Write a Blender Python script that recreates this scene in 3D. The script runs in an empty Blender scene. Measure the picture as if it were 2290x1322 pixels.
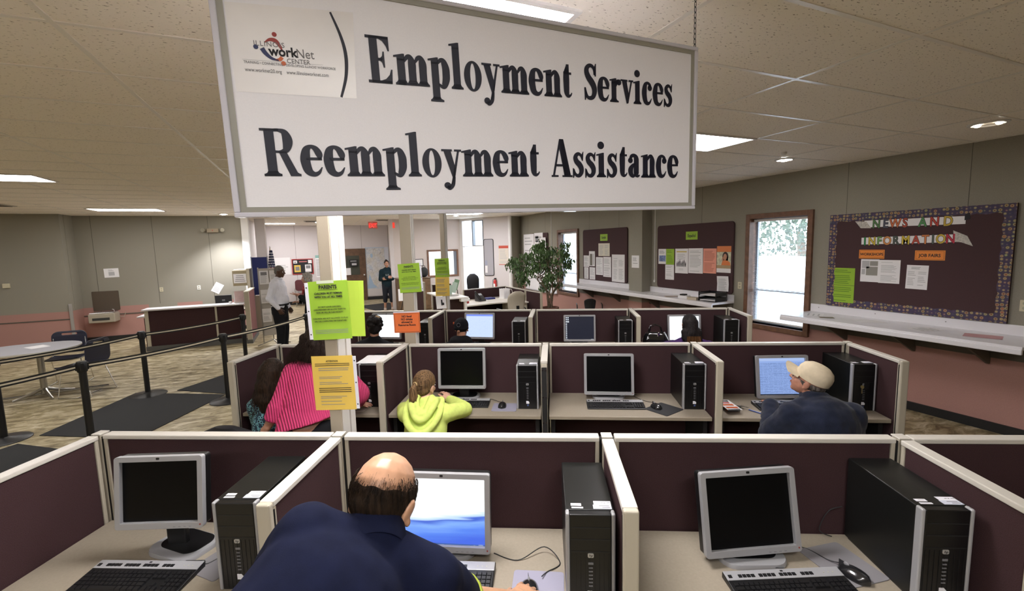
import bpy, bmesh, math, random
from mathutils import Vector as V, Matrix, Euler
from mathutils.geometry import tessellate_polygon
S = bpy.context.scene
C = S.collection
PI = math.pi
# ---------------------------------------------------------------- camera, world, exposure
cd = bpy.data.cameras.new('camera')
cam = bpy.data.objects.new('camera', cd)
C.objects.link(cam)
cd.sensor_width = 36.0
cd.sensor_fit = 'HORIZONTAL'
cd.lens = 1016.68 / 2290 * 36
cd.clip_start = 0.02
cd.clip_end = 200
rt, up, bk = V((.9161266, -.40010601, -.02504477)), V((.06680264, .09076208, .99362953)), V((-.39528403, -.9119635, .1098777))
cam.matrix_world = Matrix(((rt.x, up.x, bk.x, 0), (rt.y, up.y, bk.y, 0), (rt.z, up.z, bk.z, 2.09), (0, 0, 0, 1)))
S.camera = cam
S.view_settings.view_transform = 'Standard'
S.view_settings.look = 'None'
S.view_settings.gamma = 1
S.view_settings.use_curve_mapping = False
S.view_settings.exposure = 1.72
S.cycles.max_bounces = 10
S.cycles.diffuse_bounces = 8
S.cycles.glossy_bounces = 3
S.cycles.transparent_max_bounces = 12
S.cycles.caustics_reflective = False
S.cycles.caustics_refractive = False
S.cycles.sample_clamp_indirect = 6
S.cycles.use_denoising = True
w = bpy.data.worlds.new('overcast_sky')
S.world = w
w.use_nodes = True
bg = w.node_tree.nodes['Background']
bg.inputs[0].default_value = (.80, .90, 1, 1)
bg.inputs[1].default_value = 2.4
LAMP = 7.5          # radiance of a troffer diffuser
CZ = 3.047          # ceiling height
# ---------------------------------------------------------------- materials
MATS = {}
def rgb(h):
    c = [int(h[i:i+2], 16) / 255 for i in (0, 2, 4)]
    return tuple(x / 12.92 if x <= .04045 else ((x + .055) / 1.055) ** 2.4 for x in c)
def mat(name, col, rough=.6, metal=0., spec=.5, noise=None, bump=None, emit=None, coat=0., sheen=0.):
    if name in MATS: return MATS[name]
    if isinstance(col, str): col = rgb(col)
    m = bpy.data.materials.new(name)
    m.use_nodes = True
    nt = m.node_tree
    b = nt.nodes['Principled BSDF']
    b.inputs['Base Color'].default_value = (*col, 1)
    b.inputs['Roughness'].default_value = rough
    b.inputs['Metallic'].default_value = metal
    b.inputs['Specular IOR Level'].default_value = spec
    b.inputs['Coat Weight'].default_value = coat
    b.inputs['Sheen Weight'].default_value = sheen
    tc = nt.nodes.new('ShaderNodeTexCoord')
    if noise:
        n = nt.nodes.new('ShaderNodeTexNoise')
        n.inputs['Scale'].default_value = noise[0]
        n.inputs['Detail'].default_value = 4
        nt.links.new(tc.outputs['Object'], n.inputs['Vector'])
        r = nt.nodes.new('ShaderNodeValToRGB')
        a = noise[1]
        r.color_ramp.elements[0].position = .3
        r.color_ramp.elements[1].position = .7
        r.color_ramp.elements[0].color = (*[max(0, x * (1 - a)) for x in col], 1)
        r.color_ramp.elements[1].color = (*[min(1, x * (1 + a)) for x in col], 1)
        nt.links.new(n.outputs['Fac'], r.inputs['Fac'])
        nt.links.new(r.outputs['Color'], b.inputs['Base Color'])
    if bump:
        n2 = nt.nodes.new('ShaderNodeTexNoise')
        n2.inputs['Scale'].default_value = bump[0]
        n2.inputs['Detail'].default_value = 3
        nt.links.new(tc.outputs['Object'], n2.inputs['Vector'])
        bp_ = nt.nodes.new('ShaderNodeBump')
        bp_.inputs['Strength'].default_value = bump[1]
        bp_.inputs['Distance'].default_value = .01
        nt.links.new(n2.outputs['Fac'], bp_.inputs['Height'])
        nt.links.new(bp_.outputs['Normal'], b.inputs['Normal'])
    if emit:
        b.inputs['Emission Color'].default_value = (*emit[0], 1)
        b.inputs['Emission Strength'].default_value = emit[1]
    MATS[name] = m
    return m
def nodes_of(m):
    return m.node_tree, m.node_tree.nodes['Principled BSDF']
# ---------------------------------------------------------------- mesh builder
class MB:
    def __init__(s): s.v, s.f, s.mi = [], [], []
    def add(s, vs, fs, mi=0, M=None):
        k = len(s.v)
        s.v += [tuple(M @ V(p)) if M else tuple(p) for p in vs]
        s.f += [tuple(i + k for i in f) for f in fs]
        s.mi += [mi] * len(fs)
        return s
    def box(s, x0, x1, y0, y1, z0, z1, mi=0, M=None):
        return s.add([(x0,y0,z0),(x1,y0,z0),(x1,y1,z0),(x0,y1,z0),(x0,y0,z1),(x1,y0,z1),(x1,y1,z1),(x0,y1,z1)],
                     [(3,2,1,0),(4,5,6,7),(0,1,5,4),(1,2,6,5),(2,3,7,6),(3,0,4,7)], mi, M)
    def rings(s, R, mi=0, close=True, caps=True, M=None):
        n = len(R[0]); vs = [p for r in R for p in r]; fs = []
        for i in range(len(R) - 1):
            for j in range(n if close else n - 1):
                a, b = i*n + j, i*n + (j+1) % n
                fs.append((a, b, b + n, a + n))
        if caps:
            fs.append(tuple(reversed(range(n)))); fs.append(tuple(range((len(R)-1)*n, len(R)*n)))
        return s.add(vs, fs, mi, M)
    def lathe(s, prof, n=24, mi=0, M=None):
        return s.rings([[(r*math.cos(2*PI*k/n), r*math.sin(2*PI*k/n), z) for k in range(n)] for r, z in prof], mi, M=M)
    def tube(s, pts, r, n=8, mi=0, M=None):
        pts = [V(p) for p in pts]; R = []
        u = None
        for i, p in enumerate(pts):
            t = (pts[min(i+1, len(pts)-1)] - pts[max(i-1, 0)]).normalized()
            if u is None:
                u = t.orthogonal().normalized()
            u = (u - t * u.dot(t))
            u = u.normalized() if u.length > 1e-6 else t.orthogonal().normalized()
            q = t.cross(u)
            rr = r[i] if isinstance(r, (list, tuple)) else r
            R.append([tuple(p + u*rr*math.cos(2*PI*k/n) + q*rr*math.sin(2*PI*k/n)) for k in range(n)])
        return s.rings(R, mi, M=M)
    def ell(s, c, r, rot=None, nu=16, nv=10, mi=0):
        M = Matrix.Translation(c) @ (Euler(rot).to_matrix().to_4x4() if rot else Matrix()) @ Matrix.Diagonal((*r, 1))
        R = [[(math.sin(a)*math.cos(2*PI*k/nu), math.sin(a)*math.sin(2*PI*k/nu), -math.cos(a)) for k in range(nu)]
             for a in [PI*(i+.12)/(nv-.76) for i in range(nv)]]
        return s.rings(R, mi, M=M)
    def cap(s, p0, p1, r0, r1, n=14, mi=0, flat=None):
        p0, p1 = V(p0), V(p1); t = (p1-p0); L = t.length; t = t.normalized()
        u = t.orthogonal().normalized()
        if flat: u = (V(flat[0]) - t*V(flat[0]).dot(t)).normalized()
        q = t.cross(u); k = flat[1] if flat else 1
        R = []
        st = [(p0 - t*r0*math.cos(a), r0*math.sin(a)) for a in (.2, .6, 1.0, 1.35)] + \
             [(p0.lerp(p1, x), r0+(r1-r0)*x) for x in (.0, .33, .67, 1.)] + \
             [(p1 + t*r1*math.cos(a), r1*math.sin(a)) for a in (1.35, 1.0, .6, .2)]
        for p, r in st:
            R.append([tuple(p + u*r*k*math.cos(2*PI*j/n) + q*r*math.sin(2*PI*j/n)) for j in range(n)])
        return s.rings(R, mi)
    def fring(s, secs, n=24, mi=0):
        """flat ended sleeve or hem: sections (centre, rx, ry, axis, x direction)"""
        R = []
        for c, rx, ry, ax, xd in secs:
            ax = V(ax).normalized(); u = (V(xd) - ax*V(xd).dot(ax)).normalized(); q = ax.cross(u); c = V(c)
            R.append([tuple(c + u*rx*math.cos(2*PI*k/n) + q*ry*math.sin(2*PI*k/n)) for k in range(n)])
        return s.rings(R, mi)
    def prism(s, poly, z0, z1, mi=0, M=None, holes=()):
        n = len(poly)
        if not holes:
            return s.rings([[(x, y, z0) for x, y in poly], [(x, y, z1) for x, y in poly]], mi, M=M)
        loops = [poly, *holes]; vs = [p for l in loops for p in l]
        tri = tessellate_polygon([[V((x, y, 0)) for x, y in l] for l in loops])
        N = len(vs); fs = [tuple(t) for t in tri] + [tuple(i + N for i in t) for t in tri]
        k = 0
        for l in loops:
            for i in range(len(l)):
                a, b = k+i, k+(i+1) % len(l); fs.append((a, b, b+N, a+N))
            k += len(l)
        return s.add([(x, y, z0) for x, y in vs] + [(x, y, z1) for x, y in vs], fs, mi, M)
    def flat(s, loops, z=0, mi=0, M=None):
        vs = [p for l in loops for p in l]
        tri = tessellate_polygon([[V((x, y, 0)) for x, y in l] for l in loops])
        return s.add([(x, y, z) for x, y in vs], [tuple(t) for t in tri], mi, M)
    def obj(s, name, mats, parent=None, loc=(0,0,0), rot=(0,0,0), smooth=False, bevel=0, seg=2, ang=35):
        me = bpy.data.meshes.new(name)
        me.from_pydata(s.v, [], s.f)
        if not isinstance(mats, (list, tuple)): mats = [mats]
        for m in mats: me.materials.append(m)
        if len(mats) > 1:
            for p, i in zip(me.polygons, s.mi): p.material_index = i
        bm = bmesh.new(); bm.from_mesh(me); bmesh.ops.recalc_face_normals(bm, faces=bm.faces); bm.to_mesh(me); bm.free()
        if smooth:
            for p in me.polygons: p.use_smooth = True
            me.set_sharp_from_angle(angle=math.radians(ang))
        o = bpy.data.objects.new(name, me)
        C.objects.link(o)
        o.location = loc; o.rotation_euler = rot
        if parent: o.parent = parent
        if bevel:
            b = o.modifiers.new('bevel', 'BEVEL'); b.width = bevel; b.segments = seg; b.limit_method = 'ANGLE'; b.angle_limit = math.radians(40)
        return o
def tag(o, label, cat, group=None, kind=None):
    o['label'] = label; o['category'] = cat
    if group: o['group'] = group
    if kind: o['kind'] = kind
    return o
def struct(o, label=None):
    o['kind'] = 'structure'
    if label: o['label'] = label
    return o
def thing(name, label, cat, loc=(0,0,0), rz=0, group=None):
    o = bpy.data.objects.new(name, None); C.objects.link(o)
    o.empty_display_size = .05
    o.location = loc; o.rotation_euler = (0, 0, rz)
    return tag(o, label, cat, group)
def dup(root, loc, rz, label, group=None):
    def cp(o, parent):
        c = o.copy(); C.objects.link(c)
        if parent: c.parent = parent
        for k in list(o.children): cp(k, c)
        return c
    r = cp(root, None)
    r.location = loc; r.rotation_euler = (0, 0, rz); r['label'] = label
    if group: r['group'] = group
    return r
def box(name, dims, m, parent=None, bevel=0, **k):
    return MB().box(*dims).obj(name, m, parent, bevel=bevel, **k)
# cubicle frame: rows run along x, away from camera along y, turned TB about z in the room
TB = -.481
cB, sB = math.cos(TB), math.sin(TB)
def bp(x, y, z=0): return (x*cB - y*sB, x*sB + y*cB, z)
# wall frames: local x to the viewer's right, local y up, local z out of the wall
def frame_at(loc, facing):
    """facing: heading angle (about z) of the outward normal, measured from +x"""
    n = V((math.cos(facing), math.sin(facing), 0)); y = V((0, 0, 1)); x = y.cross(n)
    return Matrix(((x.x, y.x, n.x, loc[0]), (x.y, y.y, n.y, loc[1]), (x.z, y.z, n.z, loc[2]), (0, 0, 0, 1)))
FBOLD = None
def text(s, size, m, parent, x=0, y=0, z=.001, align='CENTER', bold=0., wide=1., rot=0, name='lettering', ext=.0004, spacing=1., line=1., shear=0.):
    cu = bpy.data.curves.new(name, 'FONT')
    cu.body = s; cu.size = size; cu.align_x = align; cu.align_y = 'TOP_BASELINE'
    cu.offset = bold * size; cu.extrude = ext; cu.space_character = spacing; cu.space_line = line; cu.shear = shear
    cu.resolution_u = 3
    cu.materials.append(m)
    o = bpy.data.objects.new(name, cu); C.objects.link(o)
    o.parent = parent; o.location = (x, y, z); o.rotation_euler = (0, 0, rot); o.scale = (wide, 1, 1)
    return o
def bars(parent, x0, x1, y0, y1, n, m, z=.0011, seed=0, name='printed_text', h=.35, block=False):
    r = random.Random(seed); b = MB(); d = (y1 - y0) / n
    for i in range(n):
        if r.random() < .12 and not block: continue
        e = x1 - (x1-x0) * (r.random()*.35 if not block else 0)
        yy = y1 - d*(i+.5)
        b.add([(x0, yy-d*h/2, z), (e, yy-d*h/2, z), (e, yy+d*h/2, z), (x0, yy+d*h/2, z)], [(0,1,2,3)])
    return b.obj(name, m, parent)
def sheet(name, label, cat, M, wd, ht, m, group=None, curl=0., th=.0006, roll=0.):
    """paper whose centre lies at M; the sheet bends a little, so it is a grid with thickness"""
    b = MB(); nx, ny = 6, 8
    def P(i, j, dz): 
        u, v = i/nx - .5, j/ny - .5
        return (u*wd, v*ht, dz + curl*(4*u*u - .0)*(.3 + .7*abs(v)))
    for dz in (0, th):
        vs = [P(i, j, dz) for j in range(ny+1) for i in range(nx+1)]
        b.add(vs, [(j*(nx+1)+i, j*(nx+1)+i+1, (j+1)*(nx+1)+i+1, (j+1)*(nx+1)+i) for j in range(ny) for i in range(nx)])
    o = b.obj(name, m)
    o.matrix_world = M @ Matrix.Rotation(roll, 4, 'Z')
    return tag(o, label, cat, group)
K = mat('ink_black', (.012, .012, .014), .7)
GREY = mat('ink_grey', (.22, .22, .23), .8)
LGREY = mat('ink_pale_grey', (.45, .45, .46), .8)
PAPER = mat('paper_white', (.80, .79, .80), .75)
CREAM = mat('trim_beige', (.47, .43, .335), .45, bump=(300, .03))
BLACKP = mat('plastic_black', (.0055, .0055, .006), .38)
SILVER = mat('plastic_silver', (.36, .36, .37), .35, metal=.25)
WHITEP = mat('plastic_white', (.75, .74, .72), .4)
CHROME = mat('chrome', (.72, .72, .73), .18, metal=1)
WOOD = mat('window_wood', (.155, .075, .042), .5, noise=(14, .25))
# ================================================================ the room
TAUPE = mat('wall_taupe', (.270, .252, .205), .8, noise=(160, .10), bump=(220, .06))
PINK = mat('wall_dusty_pink', (.40, .215, .185), .75, noise=(160, .08), bump=(220, .06))
PALE = mat('wall_pale_lilac', (.62, .585, .59), .8, noise=(120, .05), bump=(220, .05))
SEAM = mat('wall_seam', (.10, .088, .07), .8)
WHITEW = mat('wall_white', (.74, .73, .72), .6)
BASE = mat('baseboard_black', (.012, .012, .013), .45)
def ceiling_mat():
    m = mat('ceiling_tile', (.90, .84, .76), .85)
    nt, b = nodes_of(m)
    tc = nt.nodes.new('ShaderNodeTexCoord')
    mp = nt.nodes.new('ShaderNodeMapping'); mp.inputs['Scale'].default_value = (48, 105, 1); mp.inputs['Rotation'].default_value = (0, 0, .6)
    n = nt.nodes.new('ShaderNodeTexNoise'); n.inputs['Scale'].default_value = 1; n.inputs['Detail'].default_value = 2
    r = nt.nodes.new('ShaderNodeValToRGB')
    r.color_ramp.elements[0].position = .29; r.color_ramp.elements[0].color = (.26, .22, .18, 1)
    r.color_ramp.elements[1].position = .37; r.color_ramp.elements[1].color = (.90, .84, .76, 1)
    bu = nt.nodes.new('ShaderNodeBump'); bu.inputs['Strength'].default_value = .35; bu.inputs['Distance'].default_value = .006
    nt.links.new(tc.outputs['Object'], mp.inputs['Vector']); nt.links.new(mp.outputs['Vector'], n.inputs['Vector'])
    nt.links.new(n.outputs['Fac'], r.inputs['Fac']); nt.links.new(r.outputs['Color'], b.inputs['Base Color'])
    nt.links.new(r.outputs['Color'], bu.inputs['Height']); nt.links.new(bu.outputs['Normal'], b.inputs['Normal'])
    return m
def floor_mat():
    m = mat('floor_mottled_beige', (.40, .33, .22), .42)
    nt, b = nodes_of(m)
    tc = nt.nodes.new('ShaderNodeTexCoord')
    mp = nt.nodes.new('ShaderNodeMapping'); mp.inputs['Scale'].default_value = (1.3, 3.2, 1); mp.inputs['Rotation'].default_value = (0, 0, .5)
    n = nt.nodes.new('ShaderNodeTexNoise'); n.inputs['Scale'].default_value = 3.0; n.inputs['Detail'].default_value = 8; n.inputs['Roughness'].default_value = .68; n.inputs['Distortion'].default_value = .6
    r = nt.nodes.new('ShaderNodeValToRGB')
    e = r.color_ramp.elements
    e[0].position = .36; e[0].color = (.105, .078, .036, 1); e[1].position = .64; e[1].color = (.56, .50, .36, 1)
    k = e.new(.5); k.color = (.32, .265, .15, 1)
    nt.links.new(tc.outputs['Object'], mp.inputs['Vector']); nt.links.new(mp.outputs['Vector'], n.inputs['Vector'])
    nt.links.new(n.outputs['Fac'], r.inputs['Fac']); nt.links.new(r.outputs['Color'], b.inputs['Base Color'])
    return m
PLAN = [(-9.6, -4.2), (6.7, -4.2), (6.7, 14.2), (6.05, 14.0), (5.45, 14.72), (4.95, 15.7), (4.95, 18.35), (3.5, 18.35), (3.5, 19.75), (-1.95, 19.75), (-1.95, 14.5), (-9.6, 14.5)]
struct(MB().prism(PLAN, -.12, 0).obj('floor', floor_mat()))
struct(MB().prism(PLAN, CZ, CZ + .12).obj('ceiling', ceiling_mat()))
tb = MB()
x = 1.523 - 1.2192*9
while x < 6.45: tb.box(x-.012, x+.012, -4, 14.1 if x > 4.9 or x < -1.7 else 18, CZ-.004, CZ+.01); x += 1.2192
y = 2.549 - .6096*10
while y < 19.6: tb.box(-9.4 if y < 14 else -1.7, 6.47 if y < 14 else 4.7 if y < 15.5 else 2.9, y-.012, y+.012, CZ-.0035, CZ+.01); y += .6096
struct(tb.obj('trim_1', mat('ceiling_grid', (.80, .76, .70), .30)), 'metal grid bars of the dropped tile ceiling')

def twotone(b, x0, x1, y0, y1, z0, z1, split=.83):
    if z0 < split: b.box(x0, x1, y0, y1, z0, min(split, z1), 1)
    if z1 > split: b.box(x0, x1, y0, y1, max(z0, split), z1, 0)
# right wall with two windows
b = MB()
ys = [-4.2, 4.27, 5.24, 10.46, 11.47, 14.1]
for i in range(5):
    if i in (1, 3):
        twotone(b, 6.48, 6.66, ys[i], ys[i+1], 0, .74); twotone(b, 6.48, 6.66, ys[i], ys[i+1], 2.42, CZ)
    else: twotone(b, 6.48, 6.66, ys[i], ys[i+1], 0, CZ)
for s in (-1.08, .14, 1.36, 2.58, 3.8, 6.24, 8.68, 9.9, 12.3, 13.5): b.box(6.4785, 6.481, s-.0025, s+.0025, .83, CZ, 2)
struct(b.obj('wall_right', [TAUPE, PINK, SEAM]))
b = MB(); twotone(b, 6.24, 6.485, 7.58, 8.0, 0, CZ)
struct(b.obj('wall_right_pier', [TAUPE, PINK]), 'shallow taupe pier on the right wall between the two boards')
struct(box('baseboard_right', (6.462, 6.48, -4, 14.05, 0, .1), BASE))
# left walls
b = MB(); twotone(b, -9.5, -5.2, 13.6, 13.8, 0, CZ); b.box(-5.203, -5.197, 13.598, 14.2, 0, .83, 1); b.box(-5.21, -5.19, 13.8, 14.2, .83, CZ, 0)
b.box(-9.5, -5.2, 13.592, 13.6, .635, .66, 2)
struct(b.obj('wall_left', [TAUPE, PINK, SEAM]))
struct(MB().box(-5.225, -5.17, 13.57, 13.62, 0, 1.0).obj('trim_2', mat('corner_guard', (.32, .30, .28), .4), bevel=.008), 'grey corner guard at the edge of the left wall')
b = MB(); twotone(b, -5.4, -1.7, 14.2, 14.36, 0, CZ); b.box(-5.2, -1.75, 14.19, 14.2, .62, .645, 2)
for s in (-4.86, -3.66, -2.47): b.box(s-.004, s+.004, 14.1975, 14.2, .65, CZ, 2)
b.box(-3.9, -3.3, 14.196, 14.2, .66, .835, 0); b.box(-2.75, -2.3, 14.196, 14.2, .66, .835, 0)
struct(b.obj('wall_far_left', [TAUPE, PINK, SEAM]))
struct(box('baseboard_left', (-5.19, -1.75, 14.17, 14.2, 0, .1), BASE))
struct(box('trim_3', (-1.72, -1.545, 14.16, 14.40, 0, CZ), WHITEW, bevel=.02), 'white end post of the far left wall')
struct(box('trim_4', (-1.50, -1.24, 15.2, 15.5, 0, CZ), PALE, bevel=.01), 'pale square column in the lobby behind the blue screen')
b = MB(); b.box(-1.9, -1.7, 14.36, 19.6, 0, CZ); struct(b.obj('wall_lobby_left', PALE))
# lobby back walls
b = MB(); b.box(-1.9, 3.4, 19.5, 19.7, 0, CZ)
for s in (-.6, .62, 1.84, 2.9): b.box(s-.004, s+.004, 19.497, 19.5, 0, CZ, 1)
struct(b.obj('wall_back', [PALE, SEAM]))
struct(box('baseboard_back', (-1.7, 3.3, 19.475, 19.5, 0, .12), BASE))
b = MB()
d = (V((3.3, 19.5, 0)) - V((2.37, 15.6, 0))).normalized(); nn = V((d.y, -d.x, 0))
q = [V((2.37, 15.6, 0)), V((3.3, 19.5, 0)), V((3.3, 19.5, 0)) + nn*.12, V((2.37, 15.6, 0)) + nn*.12]
b.prism([(p.x, p.y) for p in q], 0, CZ)
struct(b.obj('wall_lobby_side', PALE))
b = MB(); b.box(2.37, 3.66, 15.6, 15.75, 0, CZ); b.box(4.66, 4.80, 15.6, 15.75, 0, CZ); b.box(3.66, 4.66, 15.6, 15.75, 0, 1.1); b.box(3.66, 4.66, 15.6, 15.75, 1.95, CZ)
struct(b.obj('wall_interior', mat('wall_pale_pink', (.56, .50, .47), .8, noise=(120, .05))))
def wallseg(name, p, q, m, th=.14, z0=0, z1=CZ):
    p, q = V((*p, 0)), V((*q, 0)); d = (q-p).normalized(); n = V((-d.y, d.x, 0))*th
    return struct(MB().prism([(a.x, a.y) for a in (p, q, q+n, p+n)], z0, z1).obj(name, m))
# bay: bright white leaf and tall window, then the turned wall up to the right wall
W2a, W2b = V((4.80, 15.6)), V((5.33, 14.62))
mid = W2a.lerp(W2b, .56)
mid = W2a.lerp(W2b, .12)
wallseg('wall_bay', W2a, mid, WHITEW)
wallseg('wall_bay_low', mid, W2b, WHITEW, z1=.3)
wallseg('wall_bay_head', mid, W2b, WHITEW, z0=2.97)
mid2 = W2a.lerp(W2b, .56)
wallseg('wall_turned', W2b, (5.98, 13.85), PALE)
wallseg('wall_turned_end', (5.98, 13.85), (6.5, 14.1), TAUPE)
struct(MB().cap((5.96, 13.80, .02), (5.96, 13.80, CZ-.01), .06, .06).obj('trim_5', WHITEW, smooth=True), 'white corner post where the turned wall meets the taupe wall')
struct(box('wall_near', (-9.6, 6.7, -4.2, -4.05, 0, CZ), TAUPE))
struct(box('wall_west', (-9.65, -9.45, -4.2, 13.8, 0, CZ), TAUPE))
struct(box('wall_back_room', (2.9, 4.95, 18.2, 18.3, 0, CZ), WHITEW))
struct(box('wall_back_room_side', (4.86, 4.95, 15.75, 18.2, 0, CZ), WHITEW))

# glass
def glass(name='window_glass', tint=(.95, .98, 1), gl=.05):
    m = bpy.data.materials.new(name); m.use_nodes = True; nt = m.node_tree
    nt.nodes.remove(nt.nodes['Principled BSDF'])
    t = nt.nodes.new('ShaderNodeBsdfTransparent'); t.inputs[0].default_value = (*tint, 1)
    g = nt.nodes.new('ShaderNodeBsdfGlossy'); g.inputs['Roughness'].default_value = .03
    mx = nt.nodes.new('ShaderNodeMixShader'); mx.inputs[0].default_value = gl
    nt.links.new(t.outputs[0], mx.inputs[1]); nt.links.new(g.outputs[0], mx.inputs[2])
    nt.links.new(mx.outputs[0], nt.nodes['Material Output'].inputs['Surface'])
    return m
GLASS = glass()
ALU = mat('window_aluminium', (.22, .23, .25), .4, metal=.4)
def ring_frame(b, y0, y1, z0, z1, t, x0, x1, mi=0):
    b.box(x0, x1, y0, y0+t, z0, z1, mi); b.box(x0, x1, y1-t, y1, z0, z1, mi)
    b.box(x0, x1, y0+t, y1-t, z0, z0+t, mi); b.box(x0, x1, y0+t, y1-t, z1-t, z1, mi)
for i, (y0, y1) in enumerate(((4.27, 5.24), (10.46, 11.47))):
    b = MB(); ring_frame(b, y0-.055, y1+.055, .665, 2.485, .075, 6.44, 6.66)
    wn = struct(b.obj('window_%d' % (i+1), WOOD, bevel=.006))
    b = MB(); ring_frame(b, y0+.02, y1-.02, .74, 2.41, .03, 6.60, 6.64); b.box(6.60, 6.64, y0+.05, y1-.05, 1.25, 1.29)
    b.obj('window_sash', ALU, wn)
    box('window_pane', (6.618, 6.622, y0+.05, y1-.05, .77, 2.38), GLASS, wn)
# daylight panes of the bay window and of the interior window
dx = W2b - mid; L = dx.length; dx.normalize(); LM = (mid2-mid).length
M = Matrix(((dx.x, 0, dx.y, mid.x), (dx.y, 0, -dx.x, mid.y), (0, 1, 0, 0), (0, 0, 0, 1)))
if (M.to_3x3() @ V((0, 0, 1))).y > 0: M = M @ Matrix.Diagonal((1, 1, -1, 1))
M5 = M.copy()
BAY_GLOW = bpy.data.materials.new('bay_glow_white'); BAY_GLOW.use_nodes = True; _n = BAY_GLOW.node_tree; _n.nodes.remove(_n.nodes['Principled BSDF'])
_t = _n.nodes.new('ShaderNodeBsdfTranslucent'); _t.inputs[0].default_value = (.8, .8, .82, 1); _n.links.new(_t.outputs[0], _n.nodes['Material Output'].inputs['Surface'])
wn = struct(MB().box(LM, L, 2.10, 2.97, -.10, -.06).obj('window_3', GLASS)); wn.matrix_world = M
b = MB(); b.box(LM-.02, LM+.02, 2.1, 2.97, -.12, .01); b.box(L-.03, L+.01, 2.1, 2.97, -.12, .01); b.box(LM+.02, L-.03, 2.94, 2.97, -.12, .01); b.box(LM+.02, L-.03, 2.1, 2.12, -.12, .01)
b.obj('window_frame', ALU, wn)
b = MB(); ring_frame(b, 3.60, 4.72, 1.05, 2.0, .065, -.03, .15)
wn = struct(b.obj('window_4', WOOD, loc=(0, 15.6, 0), rot=(0, 0, 0), bevel=.006))
for v in wn.data.vertices: v.co = (v.co.y, v.co.x, v.co.z)
wn.data.flip_normals()
box('window_pane', (3.66, 4.66, .06, .066, 1.11, 1.94), GLASS, wn)
box('window_side_jamb', (4.56, 4.655, -.005, .05, 1.11, 1.94), mat('jamb_dark_grey', (.16, .17, .2), .6), wn)  # dark grey jamb strip in one even colour

L2 = L
wn = struct(MB().box(.02, L2-.03, .3, 2.08, -.075, -.07).box(.02, LM-.02, 2.1, 2.95, -.075, -.07).obj('window_5', None or BAY_GLOW)); wn.matrix_world = M5; wn['label'] = 'translucent panel added to glow as the bright white bay door'  # added translucent panel; sky glow through it replaces a lit white door
b = MB(); b.box(-.02, .02, .3, 2.1, -.12, .01); b.box(L2-.03, L2+.01, .3, 2.1, -.12, .01); b.box(.02, L2-.03, 2.08, 2.1, -.12, .01); b.obj('door_frame', WHITEW, wn)
# venetian blinds
BL = mat('blind_slat', (.70, .72, .78), .45)
for i, (y0, y1, lab) in enumerate(((4.30, 5.21, 'white venetian blind lowered in the window next to the news board'), (10.49, 11.44, 'white venetian blind in the window behind the leafy potted tree'))):
    t = thing('venetian_blind', lab, 'blind', (6.545, (y0+y1)/2, 2.40), 0, 'venetian blinds on the right wall')
    h = (y1-y0)/2
    b = MB().box(-.02, .02, -h, h, -.04, 0); b.obj('head_rail', WHITEP, t, bevel=.004)
    b = MB(); z = -.06
    tilt = .12
    while z > -1.60:
        c, s = math.cos(tilt)*.0125, math.sin(tilt)*.0125
        b.add([(-c, -h, z-s), (c, -h, z+s), (c, h, z+s), (-c, h, z-s), (-c, -h, z-s-.0006), (c, -h, z+s-.0006), (c, h, z+s-.0006), (-c, h, z-s-.0006)], [(0,1,2,3), (7,6,5,4), (0,4,5,1), (2,6,7,3), (1,5,6,2), (3,7,4,0)])
        z -= .0215
    b.obj('slats', BL, t)
    MB().box(-.014, .014, -h, h, -1.63, -1.605).obj('bottom_rail', WHITEP, t, bevel=.003)
    MB().tube([(-.022, h-.07, -.03), (-.024, h-.07, -1.0)], .004, 6).obj('tilt_wand', BLACKP, t, smooth=True)
    b = MB()
    for yy in (-h+.13, h-.13): b.tube([(-.014, yy, -.03), (-.014, yy, -1.61)], .0012, 5)
    b.obj('ladder_cord', WHITEP, t)

# ---------------------------------------------------------------- lamps in the ceiling
def emis(name, col, st):
    m = bpy.data.materials.new(name); m.use_nodes = True; nt = m.node_tree
    nt.nodes.remove(nt.nodes['Principled BSDF'])
    e = nt.nodes.new('ShaderNodeEmission'); e.inputs[0].default_value = (*col, 1); e.inputs[1].default_value = st
    nt.links.new(e.outputs[0], nt.nodes['Material Output'].inputs['Surface'])
    return m
LENS = emis('troffer_lens', (1, .97, .97), LAMP)
LENS_B = emis('troffer_lens_boosted', (1, .965, .975), LAMP*1.8)  # same lens boosted: extra light added for the front row and lobby
LENS_D = emis('troffer_lens_dimmed', (1, .955, .965), LAMP*.95)  # same lens turned slightly down to tune the light
def troffer(x, y, lab, first=[None], ry=0):
    if first[0] is None:
        t = thing('ceiling_light', lab, 'ceiling light', (x, y, CZ), 0, 'fluorescent ceiling panels')
        b = MB()
        for dd in ((-.61, .61, -.305, -.28), (-.61, .61, .28, .305), (-.61, -.585, -.28, .28), (.585, .61, -.28, .28)): b.box(*dd, -.012, .02)
        b.obj('frame', mat('troffer_frame', (.70, .68, .66), .35), t)
        MB().box(-.585, .585, -.28, .28, -.008, .0).obj('diffuser', LENS, t)
        first[0] = t
        return t
    return dup(first[0], (x, y, CZ), ry, lab)
def relens(t, m):
    for c in t.children:
        if c.name.startswith('diffuser'): c.data = c.data.copy(); c.data.materials[0] = m
troffer(-3.53, 7.48, 'lit ceiling light panel above the left seating area, cut by the photo edge')
relens(troffer(3.35, 3.46, 'lit square-looking ceiling light panel right of the hanging sign'), LENS_D)
relens(troffer(.475, 2.005, 'lit ceiling light panel just behind the top edge of the hanging sign'), LENS_B)
troffer(-3.55, 12.25, 'lit ceiling light panel in front of the far left taupe wall')
troffer(-1.1, 17.9, 'lit ceiling light panel in the lobby above the wall posters')
relens(troffer(4.05, 12.95, 'lit ceiling light panel above the black office chair near the bay window'), LENS_B)
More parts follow.
